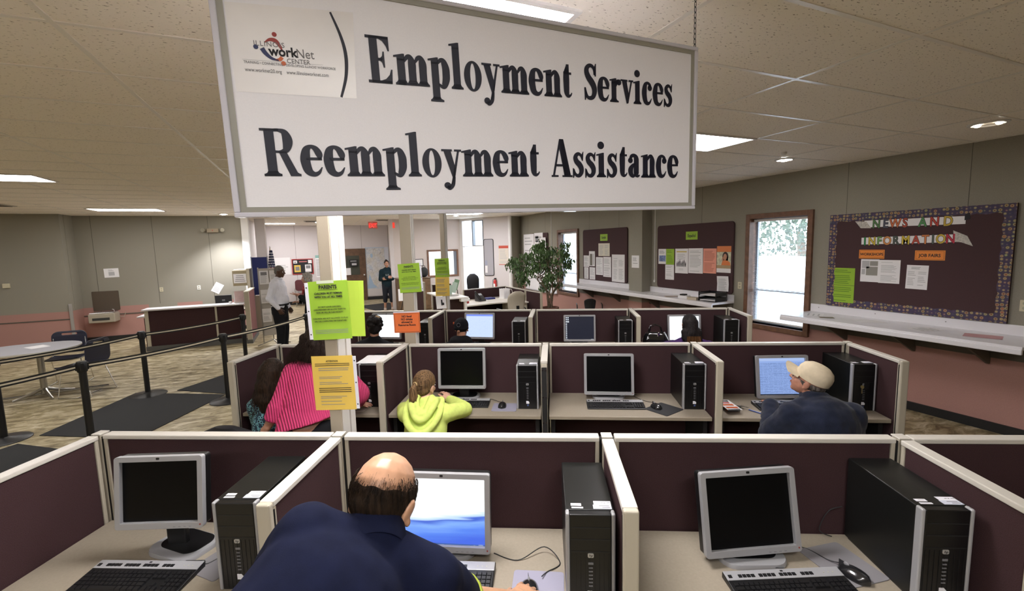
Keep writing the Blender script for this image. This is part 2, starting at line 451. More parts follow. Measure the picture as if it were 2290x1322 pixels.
troffer(.45, 17.3, 'unseen ceiling panel added to light the lobby, behind the nearest power pole', ry=PI/2-.1)  # added unseen lamp that brightens the lobby back wall and map
for x, y in ((.9, 6.4), (3.35, 8.1), (.46, -.6), (-3.5, -.5), (-1.3, -.9), (-5.8, 4.2), (-6.6, 10.4), (2.2, 12.5), (-6.0, .5), (.2, 12.9)):  # unseen panels; some added to brighten the sign and the lobby
    troffer(x, y, 'unseen fluorescent ceiling panel assumed in the grid, adding light')
# light of the room behind the interior window
LM = emis('back_room_lens', (.86, .92, 1), 22)
t = thing('ceiling_light', 'ceiling light of the room seen through the wood framed inner window', 'ceiling light', (4.3, 17.0, CZ))
MB().box(-.6, .6, -.3, .3, -.01, 0).obj('diffuser', LM, t)
# recessed downlights
SPOT = emis('downlight_lamp', (1, .95, .88), 40)
def downlight(x, y, lab, lamps, r=.09, st=SPOT):
    t = thing('downlight', lab, 'downlight', (x, y, CZ))
    MB().rings([[(rr*math.cos(2*PI*k/28), rr*math.sin(2*PI*k/28), z) for k in range(28)] for rr, z in ((r*1.25, 0), (r*1.25, -.008), (r, -.012), (r*.86, 0.0))], caps=False).obj('trim_ring', WHITEP, t, smooth=True)
    for dx, dy in lamps: MB().ell((dx, dy, -.006), (r*.62 if len(lamps) == 1 else .026, r*.62 if len(lamps) == 1 else .026, .018)).obj('lamp', st, t, smooth=True)
downlight(5.35, 3.88, 'glaring round downlight beyond the right ceiling panel', [(0, 0)], .085)
downlight(5.5, 2.10, 'round twin lamp downlight near the top right corner', [(-.02, .065), (.02, -.065)], .11, emis('downlight_dim', (1, .86, .66), 5))
downlight(-1.98, 13.45, 'round downlight washing the end of the far left wall', [(0, 0)], .09)
sl = bpy.data.lights.new('downlight_beam', 'SPOT'); sl.energy = 130; sl.spot_size = 1.9; sl.spot_blend = .6; sl.shadow_soft_size = .06; sl.color = (.95, .95, 1)
so = bpy.data.objects.new('downlight_beam', sl); C.objects.link(so); so.location = (-1.98, 13.45, CZ-.04)
downlight(4.12, 13.7, 'round downlight in front of the bay window', [(0, 0)], .09)
tag(MB().lathe([(.001, 0), (.03, 0), (.03, -.02), (.018, -.035), (.001, -.036)], 16).obj('smoke_detector', WHITEP, loc=(4.9, 3.56, CZ), smooth=True), 'tiny white ceiling sensor beside the glaring downlight', 'ceiling sensor')
VENT = mat('vent_grey', (.16, .145, .125), .6)
for x, y, lab in ((-5.3, 11.3, 'dark ceiling air vent at the left photo edge above the left wall'), (.1, 16.6, 'dark ceiling air vent in the lobby beside the first power pole'), (2.3, 15.9, 'dark ceiling air vent beside the red exit sign')):
    t = thing('ceiling_vent', lab, 'air vent', (x, y, CZ), 0, 'ceiling air vents')
    MB().box(-.3, .3, -.3, .3, -.012, 0).obj('frame', mat('vent_frame', (.42, .39, .35), .5), t)
    b = MB()
    for k in range(7): b.box(-.25, .25, -.24+k*.075, -.19+k*.075, -.02, -.011)
    b.obj('louvres', VENT, t)
# exit sign hanging in the lobby
RED = emis('exit_red', (1, .035, .03), .75)
t = thing('exit_sign', 'red glowing EXIT sign under the lobby ceiling', 'exit sign', (2.03, 17.0, CZ-.125), math.radians(-6))
MB().box(-.16, .16, -.03, .03, -.12, .12).obj('housing', mat('exit_housing', (.75, .30, .27), .5), t, bevel=.006)  # pinkish: red glow around the letters put into the housing colour
o = text('EXIT', .20, RED, t, 0, 0, 0, bold=.012, wide=.68, ext=.002); o.rotation_euler = (PI/2, 0, 0); o.location = (0, -.033, -.075)
# ================================================================ hanging sign
# condensed bold slab-serif letters drawn as polygons; cap height 100 units
def spl(pts, n=9):
    """Catmull-Rom through (x, y, w)"""
    P = [V(p) for p in pts]; out = []
    for i in range(len(P)-1):
        a, b, c, d = P[max(i-1, 0)], P[i], P[i+1], P[min(i+2, len(P)-1)]
        for k in range(n):
            t = k/n
            out.append(.5*((2*b) + (c-a)*t + (2*a-5*b+4*c-d)*t*t + (3*b-a-3*c+d)*t**3))
    out.append(P[-1]); return out
def stk(pts, n=9):
    q = spl(pts, n); L, R = [], []
    for i, p in enumerate(q):
        t = q[min(i+1, len(q)-1)] - q[max(i-1, 0)]; l = math.hypot(t.x, t.y) or 1
        nx, ny = -t.y/l, t.x/l
        L.append((p.x+nx*p.z/2, p.y+ny*p.z/2)); R.append((p.x-nx*p.z/2, p.y-ny*p.z/2))
    return [('q', L, R)]
def el(cx, cy, rx, ry, n=40): return [(cx+rx*math.cos(2*PI*k/n), cy+ry*math.sin(2*PI*k/n)) for k in range(n)]
def ring(cx, cy, rx, ry, ix, iy): return [('h', el(cx, cy, rx, ry), el(cx, cy, ix, iy))]
def pg(*p): return [('p', list(p))]
def rc(x0, y0, x1, y1): return pg((x0, y0), (x1, y0), (x1, y1), (x0, y1))
def dot(cx, cy, r): return pg(*el(cx, cy, r, r, 24))
SW = 17
def foot(x, y=0, l=6, r=6, h=5, w=SW):     # slab serif at the bottom of a stem, bracketed
    return pg((x-l, y), (x+w+r, y), (x+w+r, y+h-1), (x+w+2, y+h+2), (x+w, y+h+6), (x, y+h+6), (x-2, y+h+2), (x-l, y+h-1))
def flag(x, y, l=7, w=SW):                 # slanting serif at the top left of a lower-case stem
    return pg((x-l, y-8), (x, y-7), (x, y-14), (x+w, y-14), (x+w, y+1), (x+w-4, y+1), (x-l, y-4))
def st(x, y0, y1, w=SW): return rc(x, y0, x+w, y1)
XH = 67
def arch(x, w=24):                         # shoulder from stem edge x to the next stem, ending in a foot
    return stk([(x-2, 50, 4), (x+5, 61, 9), (x+12, 62.5, 10), (x+w-SW/2, 50, SW), (x+w-SW/2, 30, SW), (x+w-SW/2, 2, SW)]) + foot(x+w-SW, l=4, r=5)
GL = {
 'E': (57, st(8, 0, 100) + rc(1, 0, 50, 6) + rc(1, 94, 49, 100) + pg((49, 100), (49, 70), (46, 70), (43, 80), (36, 90), (26, 95), (25, 100)) +
       pg((51, 0), (53, 31), (50, 31), (46, 19), (38, 10), (26, 5), (25, 0)) + rc(24, 48, 34, 54) + pg((38, 68), (38, 34), (35, 34), (33, 44), (28, 49), (28, 53), (33, 58), (35, 68))),
 'R': (66, st(8, 0, 100) + rc(1, 0, 32, 5) + foot(8, l=7, r=7) + rc(1, 95, 34, 100) +
       stk([(24, 97, 6), (34, 97, 7), (44, 92, 13), (48, 75, 18), (44, 57, 13), (34, 52, 6), (24, 52, 5)]) +
       pg((30, 52), (43, 54), (60, 8), (64, 5), (66, 5), (66, 0), (47, 0))),
 'A': (60, pg((24, 100), (36, 100), (56, 5), (37, 5), (24, 74), (10, 5), (4, 5)) + pg((25, 100), (36, 100), (55, 2), (37, 2)) + rc(0, 0, 20, 5) + rc(31, 0, 61, 5) + rc(13, 28, 42, 34)),
 'S': (45, stk([(37, 70, 6), (36, 84, 8), (29, 93.5, 10), (19, 94, 11), (11.5, 86, 14), (11, 75, 16), (17, 62, 18), (27, 50, 19), (34, 38, 18), (36, 24, 16), (31, 10, 13), (21, 5.5, 11), (12, 9, 9), (7, 22, 7), (5, 34, 5)], 6) +
       pg((40, 101), (43, 101), (42, 66), (38, 66), (33, 85)) + pg((3, -1), (6, -1), (10, 10), (5, 34), (2, 34))),
 'm': (76, st(7, 0, XH-10) + flag(7, XH) + foot(7, l=6, r=4) + arch(24) + arch(48)),
 'n': (52, st(7, 0, XH-10) + flag(7, XH) + foot(7, l=6, r=4) + arch(24)),
 'p': (51, st(7, -28, XH-10) + flag(7, XH) + foot(7, -32, l=6, r=8) +
       stk([(22, 54, 5), (29, 62, 9), (36, 60, 13), (40.5, 46, 17), (41, 33, 17.5), (40, 19, 17), (35, 5, 13), (29, 3.5, 8), (22, 9, 4)], 8)),
 'l': (31, st(7, 0, 95) + flag(7, 105) + foot(7)),
 'i': (31, st(7, 0, XH-10) + flag(7, XH) + foot(7) + dot(14.5, 88, 10.5)),
 'o': (48, ring(24, 33, 22, 35.5, 6.5, 30)),
 'e': (43, stk([(36, 36, 4), (36.5, 47, 13), (31, 59.5, 12), (22, 64.5, 8), (14, 58, 14), (10.5, 42, 18), (10.5, 28, 18), (14.5, 11, 16), (24, 4.5, 11), (33, 8, 7), (40, 20, 2)], 7) + rc(12, 35, 41, 41)),
 'c': (41, stk([(33, 50, 10), (30, 59.5, 10), (22, 64.5, 8), (14, 58, 14), (10.5, 42, 18), (10.5, 28, 18), (14.5, 11, 16), (23, 4.5, 11), (31, 8, 7), (38, 20, 2)], 7) + dot(31, 50, 8.5)),
 's': (37, stk([(31, 47, 4), (28, 57, 7), (21, 62.5, 9), (14, 60, 11), (10.5, 52, 13), (14, 42, 15), (22, 34, 16), (27.5, 24, 15), (27.5, 13, 13), (22, 5, 11), (14, 4.5, 9), (8, 11, 7), (5, 22, 4)], 6) +
       pg((33, 69), (35, 69), (33, 44), (30, 44), (27, 58)) + pg((2, -2), (5, -2), (8, 8), (5, 24), (2, 24))),
 't': (32, stk([(15.5, 80, 3), (15.5, 60, SW), (15.5, 30, SW), (16, 13, 15), (21, 5.5, 10), (28, 8, 5), (31, 14, 3)]) + pg((7, 60), (7, 66), (12, 72), (16, 86), (24, 86), (24, 66), (31, 66), (31, 60))),
 'r': (40, st(7, 0, XH-10) + flag(7, XH) + foot(7, l=6, r=8) + stk([(22, 45, 5), (26, 58, 10), (33, 59, 13)]) + dot(33, 57, 8.5)),
 'v': (45, pg((4, 63), (21, 63), (30, 18), (25, -1), (20, -1)) + pg((27, 0), (21, 0), (35, 63), (41, 63)) + rc(-1, 62, 24, 67) + rc(28, 62, 45, 67)),
 'y': (46, pg((4, 63), (21, 63), (31, 16), (27, -6), (23, -6)) + pg((36, 63), (41, 63), (29, 2), (23, -18), (17, -22), (20, -10)) + rc(-1, 62, 24, 67) + rc(29, 62, 46, 67) + stk([(26, 0, 6), (22, -20, 9), (14, -29, 9), (9, -24, 8)]) + dot(9, -22, 8)),
 'a': (46, stk([(9, 50, 8), (14, 61, 10), (23, 63, 11), (30, 55, 16), (30.5, 35, SW), (30.5, 12, SW), (35, 4.5, 9), (42, 7, 4)], 8) + dot(10.5, 49, 8) + stk([(29, 40, 5), (19, 35, 10), (11.5, 24, 16), (12, 12, 15), (19, 4.5, 11), (26, 9, 6), (30, 18, 3)], 8)),
}
def word(s, size, x, y, ang, wide, m, parent, name, space=0):
    b = MB(); k = size/100; cx = 0
    for ch in s:
        if ch == ' ': cx += 26; continue
        wd, shapes = GL[ch]
        for sh in shapes:
            f = lambda P: [((px+cx)*k*wide, py*k) for px, py in P]
            if sh[0] == 'p': b.flat([f(sh[1])])
            elif sh[0] == 'h': b.flat([f(sh[1]), f(sh[2])])
            else:
                L, R = f(sh[1]), f(sh[2]); n = len(L)
                b.add([(*p, 0) for p in L + R], [(i, i+1, n+i+1, n+i) for i in range(n-1)])
        cx += wd + space
    o = b.obj(name, m, parent, (x, y, .0045), (0, 0, ang))
    return o, cx*k*wide
sy, sp_, sr_ = .0327, .0254, -.0247
SM = Matrix.Translation((.600, 1.349, 2.09 + .402)) @ Matrix.Rotation(sy, 4, 'Z') @ Matrix.Rotation(sp_, 4, 'X') @ Matrix.Rotation(sr_, 4, 'Y') @ Matrix.Rotation(PI/2, 4, 'X')
SIGNW = mat('sign_face_white', (.86, .845, .88), .5, noise=(260, .015))
sg = thing('hanging_sign', 'big white hanging board reading Employment Services Reemployment Assistance', 'sign'); sg.matrix_world = SM
MB().box(-.762, .762, -.285, .285, -.012, .003).obj('panel', SIGNW, sg)
EDGE = mat('sign_edge_clear', (.66, .65, .72), .18, coat=.6); GRV = mat('sign_edge_grey', (.33, .32, .27), .35)
b = MB()
for dd in ((-.78, .78, -.2975, -.285), (-.78, .78, .285, .2975), (-.78, -.7655, -.285, .285), (.7655, .78, -.285, .285)): b.box(*dd, -.02, .012)
b.obj('frame', EDGE, sg, bevel=.003)
b = MB()
for dd in ((-.7655, .7655, -.285, -.272), (-.7655, .7655, .272, .285), (-.7655, -.7515, -.272, .272), (.7515, .7655, -.272, .272)): b.box(*dd, .003, .0065)
b.obj('inner_rim', GRV, sg)
NAVY = mat('letter_navy', (.008, .009, .022), .55)
_, w1 = word('Employment', .121, 0, 0, 0, 1, NAVY, sg, 'lettering'); bpy.data.objects.remove(_)
def wfit(s, x0, y0, x1, y1, size):
    o, w_ = word(s, size, 0, 0, 0, 1, NAVY, sg, 'lettering'); bpy.data.objects.remove(o)
    word(s, size, x0, y0, math.atan2(y1-y0, x1-x0), math.hypot(x1-x0, y1-y0)/w_, NAVY, sg, 'lettering')
wfit('Employment', -.430, .057, .222, .0705, .121)
wfit('Services', .268, .0705, .662, .0765, .116)
wfit('Reemployment', -.705, -.195, .092, -.184, .117)
wfit('Assistance', .136, -.184, .696, -.179, .122)
# taped card with the centre's logo
CARD = mat('card_gloss', (.82, .79, .78), .30, noise=(5, .05))
b = MB(); b.flat([[(-.748, .207), (-.456, .228), (-.464, .012), (-.744, .005)][::-1]], .0036)
b.add([], []); cdm = b.obj('logo_card', CARD, sg)
cdm['label'] = 'glossy taped card with the centre logo and a navy arc'
b = MB()
for q in stk([(-.513, .220, .005), (-.492, .165, .0075), (-.483, .117, .009), (-.487, .065, .008), (-.503, .012, .006)]):
    L, R = q[1], q[2]; n = len(L); b.add([(*p, .0042) for p in L+R], [(i, i+1, n+i+1, n+i) for i in range(n-1)])
b.obj('navy_arc', NAVY, cdm)
OR, RD, BLU, GRYT = mat('logo_orange', (.62, .13, .03), .5), mat('logo_red', (.33, .03, .02), .5), mat('logo_blue', (.012, .02, .10), .5), mat('logo_grey', (.16, .15, .15), .5)
a0 = .035
text('ILLINOIS', .0165, GRYT, cdm, -.697, .1165, .0042, 'LEFT', wide=1.02, spacing=1.1, rot=a0)
text('work', .031, K, cdm, -.664, .0975, .0043, 'LEFT', bold=.028, wide=.95, rot=a0)
text('Net', .031, GRYT, cdm, -.603, .0985, .0043, 'LEFT', wide=.86, rot=a0)
text('CENTER', .0155, GRYT, cdm, -.626, .0835, .0042, 'LEFT', wide=.95, rot=a0)
text("TRAINING \u2022 CONNECTING \u2022 DEVELOPING ILLINOIS' WORKFORCE", .0082, GRYT, cdm, -.722, .073, .0042, 'LEFT', wide=.86, rot=a0*.8)
text('www.worknet20.org    www.illinoisworknet.com', .0125, GRYT, cdm, -.721, .0545, .0042, 'LEFT', wide=.77, rot=a0*.8)
b = MB(); b.flat([[(-.724, .0815), (-.542, .0885), (-.542, .0878), (-.724, .0808)]], .0042); b.obj('rule_line', LGREY, cdm)
def swoosh(pts, m):
    b = MB()
    for q in stk(pts):
        L, R = q[1], q[2]; n = len(L); b.add([(*p, .0044) for p in L+R], [(i, i+1, n+i+1, n+i) for i in range(n-1)])
    b.obj('logo_mark', m, cdm)
swoosh([(-.672, .126, .002), (-.660, .134, .007), (-.648, .133, .010), (-.640, .124, .008), (-.634, .112, .003)], RD)
swoosh([(-.679, .112, .011), (-.672, .101, .010), (-.660, .091, .007), (-.644, .087, .003)], BLU)
swoosh([(-.652, .088, .002), (-.641, .090, .008), (-.636, .096, .008)], OR)
for (dx, dy), m in (((-.6485, .1475), RD), ((-.692, .1135), BLU), ((-.634, .0815), OR)):
    b = MB(); b.flat([el(dx, dy, .0055, .0055, 20)], .0044); b.obj('logo_mark', m, cdm)
# chains
CH = mat('chain_dark', (.05, .048, .045), .4, metal=.8)
for sx, lab in ((.772, 'thin dark chain holding the right end of the hanging sign'), (-.74, 'thin dark chain holding the left end of the hanging sign')):
    p0 = SM @ V((sx, .292, 0)); n = 13; L = (CZ - p0.z)/n
    b = MB()
    for k in range(n):
        z = p0.z + (k+.5)*L; pts = []
        for j in range(17):
            a = 2*PI*j/16; u = math.sin(a)*.0042; v = math.cos(a)*L*.62
            pts.append((p0.x + (u if k % 2 else 0), p0.y + (0 if k % 2 else u), z + v))
        b.tube(pts, .0013, 5)
    tag(b.obj('chain', CH, smooth=True), lab, 'chain', 'chains of the hanging sign')
# ================================================================ cubicle rows
ROWS = {1: (2.01, 0.), 2: (3.958, -.022), 3: (6.09, -.042)}
PH = 1.22      # divider height
DK = .78       # desk height
def rp(r, x, d, z=0):
    y0, a = ROWS[r]; c, s = math.cos(a), math.sin(a)
    return bp(x*c + d*s, y0 + x*s - d*c, z)
def rrot(r): return TB + ROWS[r][1]
FAB = mat('panel_fabric_maroon', (.052, .028, .030), .95, spec=.08, noise=(420, .35), bump=(500, .25))
GAP = mat('panel_gap_dark', (.006, .005, .005), .7)
TRIM = mat('panel_trim_beige', (.43, .39, .305), .42)
TCAP = mat('panel_cap_lit', (.56, .53, .47), .38)  # trim beige lightened: light on the top faces put into colour
def divider(lab, loc, rz, L, h=PH, end=None, bare=False, group='maroon fabric cubicle dividers'):
    """runs along local +x from 0 to L"""
    t = thing('cubicle_divider', lab, 'cubicle divider', loc, rz, group)
    MB().box(.022, L-.022, -.019, .019, .11, h-.022).obj('fabric_panel', FAB, t, bevel=.006)
    MB().box(.004, L-.004, -.026, .026, h-.022, h).obj('top_cap', TCAP, t, bevel=.004)
    for a in (.004, L-.022): MB().box(a, a+.018, -.023, .023, .02, h-.022).obj('edge_trim', TRIM, t, bevel=.003)
    MB().box(.004, L-.004, -.022, .022, .015, .11).obj('kick_plate', GAP, t)
    if end:
        if bare:
            MB().box(L-.004, L+.004, -.020, .020, .02, h-.05).obj('bare_end', GAP, t)
            b = MB()
            for zz in (h-.07, h-.28, h-.48, h-.7):
                for yy in (-.011, .011): b.lathe([(.001, 0), (.005, 0), (.005, .003), (.001, .003)], 10, M=Matrix.Translation((L+.004, yy, zz)) @ Matrix.Rotation(PI/2, 4, 'Y'))
            b.obj('screws', CHROME, t)
        else:
            b = MB(); b.box(L-.004, L+.022, -.026, .026, .02, h); b.obj('end_cap', TRIM, t, bevel=.008, seg=3)
            MB().box(L-.008, L-.004, -.0265, .0265, .03, h-.03).obj('end_gap', GAP, t)
    return t
def joint(lab, loc, rz, h=PH):
    t = thing('connector_post', lab, 'connector post', loc, rz, 'beige posts joining the cubicle dividers')
    MB().box(-.022, .022, -.022, .022, .015, h-.004).obj('post_core', TRIM, t, bevel=.004)
    MB().box(-.030, .030, -.018, .018, .02, h-.012).obj('hinge_gap', GAP, t)
    MB().box(-.024, .024, -.026, .026, h-.004, h+.003).obj('post_cap', TCAP, t, bevel=.002)
    return t
J = {1: [-2.20, -.985, .27, 1.535, 2.79], 2: [-2.50, -1.27, .0, 1.27, 2.51], 3: [-2.66, -1.40, -.15, 1.13, 2.38]}
DL = {1: .575, 2: .615, 3: .64}
RN = {1: 'front row', 2: 'middle row', 3: 'back row'}
who = {1: ['dark left front monitor', 'bald man in navy', 'right front monitor', 'big right front tower'],
       2: ['woman in pink', 'girl in the lime hoodie', 'black askew mouse mat', 'man in the cream cap'],
       3: ['half hidden white screen', 'person in the dark knitted cap', 'dark screen with a column of icons', 'woman with long dark hair']}
for r in (1, 2, 3):
    j = J[r]
    for k in range(len(j)-1):
        divider('%s back panel behind the %s' % (RN[r], who[r][k]), rp(r, j[k]+.031, 0), rrot(r), j[k+1]-j[k]-.062)
    for k, x in enumerate(j):
        if r == 1 and k == 4: continue
        side = ['at the left end of the ' + RN[r]] + ['right of the ' + who[r][i-1] for i in range(1, 4)] + ['at the right end of the ' + RN[r]]
        joint('beige post joining the panels ' + side[k], rp(r, x, 0), rrot(r))
        divider('%s side divider ' % RN[r] + side[k], rp(r, x, .031), rrot(r) - PI/2, DL[r]-.031, end=True, bare=(r == 2 and k == 2))
# desks
DESK = mat('desk_laminate', (.275, .235, .18), .45, noise=(90, .05))
DEDGE = mat('desk_edge', (.25, .21, .155), .5)
for r in (1, 2, 3):
    j = J[r]
    for k in range(len(j)-1):
        L = j[k+1]-j[k]-.062
        t = thing('desk', '%s beige worktop in front of the %s' % (RN[r], who[r][k]), 'desk', rp(r, j[k]+.031, .028), rrot(r), 'beige cubicle worktops')
        dp = DL[r]-.06 if r > 1 else .62
        MB().box(0, L, -dp, 0, DK-.028, DK).obj('worktop', DESK, t, bevel=.003)
        MB().box(.001, L-.001, -dp-.002, -dp+.004, DK-.027, DK-.002).obj('front_edge', DEDGE, t, bevel=.002)
        for xx in (.015, L-.045): MB().box(xx, xx+.03, -dp+.06, -.04, .0, DK-.028).obj('leg', GAP, t)
# ---------------------------------------------------------------- computers
def rrect(w, h, r, n=5, cx=0, cy=0):
    o = []
    for sx, sy, a0 in ((1, 1, 0), (-1, 1, 90), (-1, -1, 180), (1, -1, 270)):
        for k in range(n+1):
            a = math.radians(a0 + 90*k/n); o.append((cx + sx*(w/2-r) + r*math.cos(a), cy + sy*(h/2-r) + r*math.sin(a)))
    return o
RX = Matrix.Rotation(PI/2, 4, 'X')       # local xy -> xz, z -> -y
CASE = mat('case_black_metal', (.0075, .008, .0075), .34, metal=.2, bump=(600, .05))
FACE = mat('case_black_plastic', (.004, .004, .0045), .32)
STICK = mat('sticker_white', (.70, .70, .74), .5); STICK2 = mat('sticker_pale', (.52, .54, .62), .45)
def tower():
    t = thing('computer_tower', '', 'computer tower', (0, 0, 0), 0, 'black desktop computer towers')
    W, H, D = .177, .36, .38       # front at y=0, body behind (+y); base z=0
    MB().box(-W/2+.002, W/2-.002, .02, D, .006, H).obj('case', CASE, t, bevel=.003)
    b = MB(); b.prism(rrect(W-.03, H-.004, .004, 3, 0, H/2), -.02, .008, M=RX); b.obj('front_cover', FACE, t, bevel=.003)
    for s in (-1, 1):
        b = MB(); b.box(s*(W/2-.008)-.007, s*(W/2-.008)+.007, -.010, .022, 0, H+.002); b.obj('side_strip', SILVER, t, bevel=.006, seg=3)
    b = MB()
    for k in range(2): b.box(-.068, .068, -.0095, -.008, H-.052-k*.045, H-.049-k*.045)
    b.box(-.07, .07, -.0095, -.0078, H-.142, H-.14)
    b.obj('drive_bay_seams', mat('seam_grey', (.014, .014, .015), .5), t)
    b = MB()
    for k in range(9): b.box(-.069+k*.0165, -.067+k*.0165, -.0092, -.0078, .01, H-.15)
    b.obj('front_grooves', mat('groove_black', (.004, .004, .004), .6), t)
    b = MB(); b.prism(rrect(.021, .016, .004, 3, 0, H-.155), .008, .0105, M=RX); lg = b.obj('logo_badge', mat('badge_silver', (.5, .5, .5), .3, metal=.6), t)
    o = text('hp', .0135, K, t, 0, 0, 0, bold=.01, ext=.0002, wide=1, shear=.25, name='badge_letters'); o.rotation_euler = (PI/2, 0, 0); o.location = (0, -.0107, H-.159)
    b = MB()
    for k in range(6): b.box(-.007, .007, -.0098, -.008, .085+k*.014, .089+k*.014)
    b.box(-.009, .009, -.0098, -.008, .17, .178)
    b.obj('ports', mat('port_grey', (.16, .16, .17), .4), t)
    b = MB(); b.prism([(-.012, .046), (.012, .046), (.013, .058), (.004, .068), (-.012, .068)], .0080, .0095, M=RX); b.obj('processor_sticker', STICK, t)
    b = MB(); b.prism(rrect(.013, .013, .002, 3, .001, .033), .0080, .0095, M=RX); b.obj('small_sticker', mat('sticker_blue', (.06, .09, .22), .4), t)
    MB().box(-.066, -.028, .044, .060, H, H+.0006).obj('label_sticker', STICK, t)
    MB().box(-.064, -.022, .028, .037, H, H+.0006).obj('label_sticker', STICK, t)
    MB().box(.018, .080, .052, .076, H, H+.0006).obj('label_sticker', STICK, t)
    b = MB().box(.014, .080, .026, .052, H, H+.0007); ls = b.obj('label_sticker', STICK2, t)
    b = MB()
    for (x0, x1, y0, y1) in ((.036, .072, .043, .0465), (.046, .074, .033, .037), (.044, .052, .063, .066), (.055, .060, .062, .066), (.066, .078, .064, .067)): b.box(x0, x1, y0, y1, H+.0006, H+.001)
    b.box(-.056, -.034, .0515, .054, H+.0005, H+.0008)
    b.obj('sticker_print', GREY, t)
    for s in (-1, 1):
        MB().box(s*.07-.012, s*.07+.012, .03, .36, 0, .008).obj('foot', FACE, t)
    return t
tw = tower()
TW = [(1, -1.197, 1.565, 2, 'left front tower with stickers, beside the dark left monitor'), (1, .148, 1.53, 0, 'front tower with stickers right of the bald man'), (1, 1.385, 1.592, 0, 'big front tower at the right beside the grey mouse mat'),
      (2, -1.46, 3.575, 0, 'middle row tower with white papers lying on it'), (2, -.149, 3.53, 0, 'middle row tower right of the girl in lime'), (2, 1.15, 3.525, 0, 'middle row tower beside the black mouse mat'), (2, 2.38, 3.50, 0, 'middle row tower right of the cream cap man'),
      (3, -1.53, 5.62, 0, 'back row tower right of the orange notice'), (3, -.33, 5.60, 0, 'back row tower right of the blue page screen'), (3, .98, 5.57, 0, 'back row tower right of the screen with icons'), (3, 2.22, 5.52, 0, 'back row tower at the right end of the row')]
for i, (r, x, b_, a, lab) in enumerate(TW):
    lab = 'black computer tower, ' + lab
    loc = bp(x, b_, DK); rz = rrot(r) + math.radians(a)
    if i == 0: tw.location = loc; tw.rotation_euler = (0, 0, rz); tw['label'] = lab
    else: dup(tw, loc, rz, lab)
SCR = mat('screen_off', (.0018, .0018, .0022), .3, spec=.2)
def monitor(lab, r, x, b_, z0, a, tilt, scr=SCR, w=.41, h=.345, base=True, basea=0, bo=0., group='silver framed flat monitors'):
    t = thing('monitor', lab, 'monitor', bp(x, b_, DK), rrot(r) + math.radians(a), group)
    zz = z0 - DK
    MM = Matrix.Translation((0, 0, zz)) @ Matrix.Rotation(math.radians(-tilt), 4, 'X')
    def part(b, name, m, **k):
        o = b.obj(name, m, t, **k); o.matrix_local = MM; return o
    bz = .022
    b = MB(); b.prism(rrect(w, h, .012, 4, 0, h/2), -.006, .018, M=RX, holes=[rrect(w-2*bz, h-2*bz-.004, .002, 1, 0, h/2+.002)]); fr = part(b, 'bezel', SILVER, bevel=.0025)
    b = MB(); b.prism(rrect(w-.006, h-.006, .012, 4, 0, h/2), -.05, -.006, M=RX); part(b, 'back_shell', BLACKP, bevel=.008)
    b = MB(); b.box(-w/2+bz-.002, w/2-bz+.002, .0, .006, bz-.001, h-bz+.003); sc = part(b, 'screen', scr)
    b = MB(); b.prism(rrect(.014, .009, .003, 3, 0, h-.0095), .018, .0192, M=RX); o = b.obj('logo_badge', BLACKP, fr)
    b = MB(); b.prism(rrect(.007, .007, .0034, 3, w/2-.012, .016), .018, .0192, M=RX); b.obj('power_button', mat('button_red', (.25, .05, .04), .4), fr)
    b = MB()
    for k in range(4): b.box(.06+k*.022, .07+k*.022, -.0185, -.017, .007, .0095)
    b.obj('menu_buttons', GREY, fr)
    if base:
        b = MB(); b.prism(rrect(.085, max(.05, zz+.14), .01, 3, 0, (zz+.14)/2), -.10, -.072, M=RX); b.obj('stand_neck', BLACKP, t, bevel=.006)
        b = MB(); B0 = rrect(.27, .19, .065, 6, 0, .08); b.rings([[(px, py, 0) for px, py in B0], [(px, py, .010) for px, py in B0], [(px*.97, .08+(py-.08)*.97, .018) for px, py in B0], [(px*.78, .08+(py-.08)*.72+.018, .018) for px, py in B0]])
        bs = b.obj('base', SILVER, t, smooth=True)
        b = MB(); b.prism(rrect(.27*.8, .19*.74, .05, 6, 0, .098), .018, .0205); b.obj('base_insert', BLACKP, bs)
        bs.rotation_euler = (0, 0, math.radians(basea)); bs.location.y = bo
    t['_s'] = sc.name
    return t, sc, MM
def scr_emis(name, fn, st=1.0):
    """a lit display: FN(nt, coords separate-XYZ node) returns the colour socket"""
    m = bpy.data.materials.new(name); m.use_nodes = True; nt = m.node_tree
    p = nt.nodes['Principled BSDF']; p.inputs['Base Color'].default_value = (.01, .01, .012, 1); p.inputs['Roughness'].default_value = .3
    tc = nt.nodes.new('ShaderNodeTexCoord'); sx = nt.nodes.new('ShaderNodeSeparateXYZ')
    nt.links.new(tc.outputs['Generated'], sx.inputs[0])
    nt.links.new(fn(nt, tc, sx), p.inputs['Emission Color']); p.inputs['Emission Strength'].default_value = st
    return m
def ramp(nt, src, stops):
    r = nt.nodes.new('ShaderNodeValToRGB'); e = r.color_ramp.elements
    e[0].position, e[0].color = stops[0][0], (*stops[0][1], 1); e[1].position, e[1].color = stops[-1][0], (*stops[-1][1], 1)
    for p, c in stops[1:-1]: q = e.new(p); q.color = (*c, 1)
    nt.links.new(src, r.inputs[0]); return r.outputs[0]
def math_(nt, op, a, b):
    n = nt.nodes.new('ShaderNodeMath'); n.operation = op
    for i, q in enumerate((a, b)):
        if isinstance(q, (int, float)): n.inputs[i].default_value = q
        else: nt.links.new(q, n.inputs[i])
    return n.outputs[0]
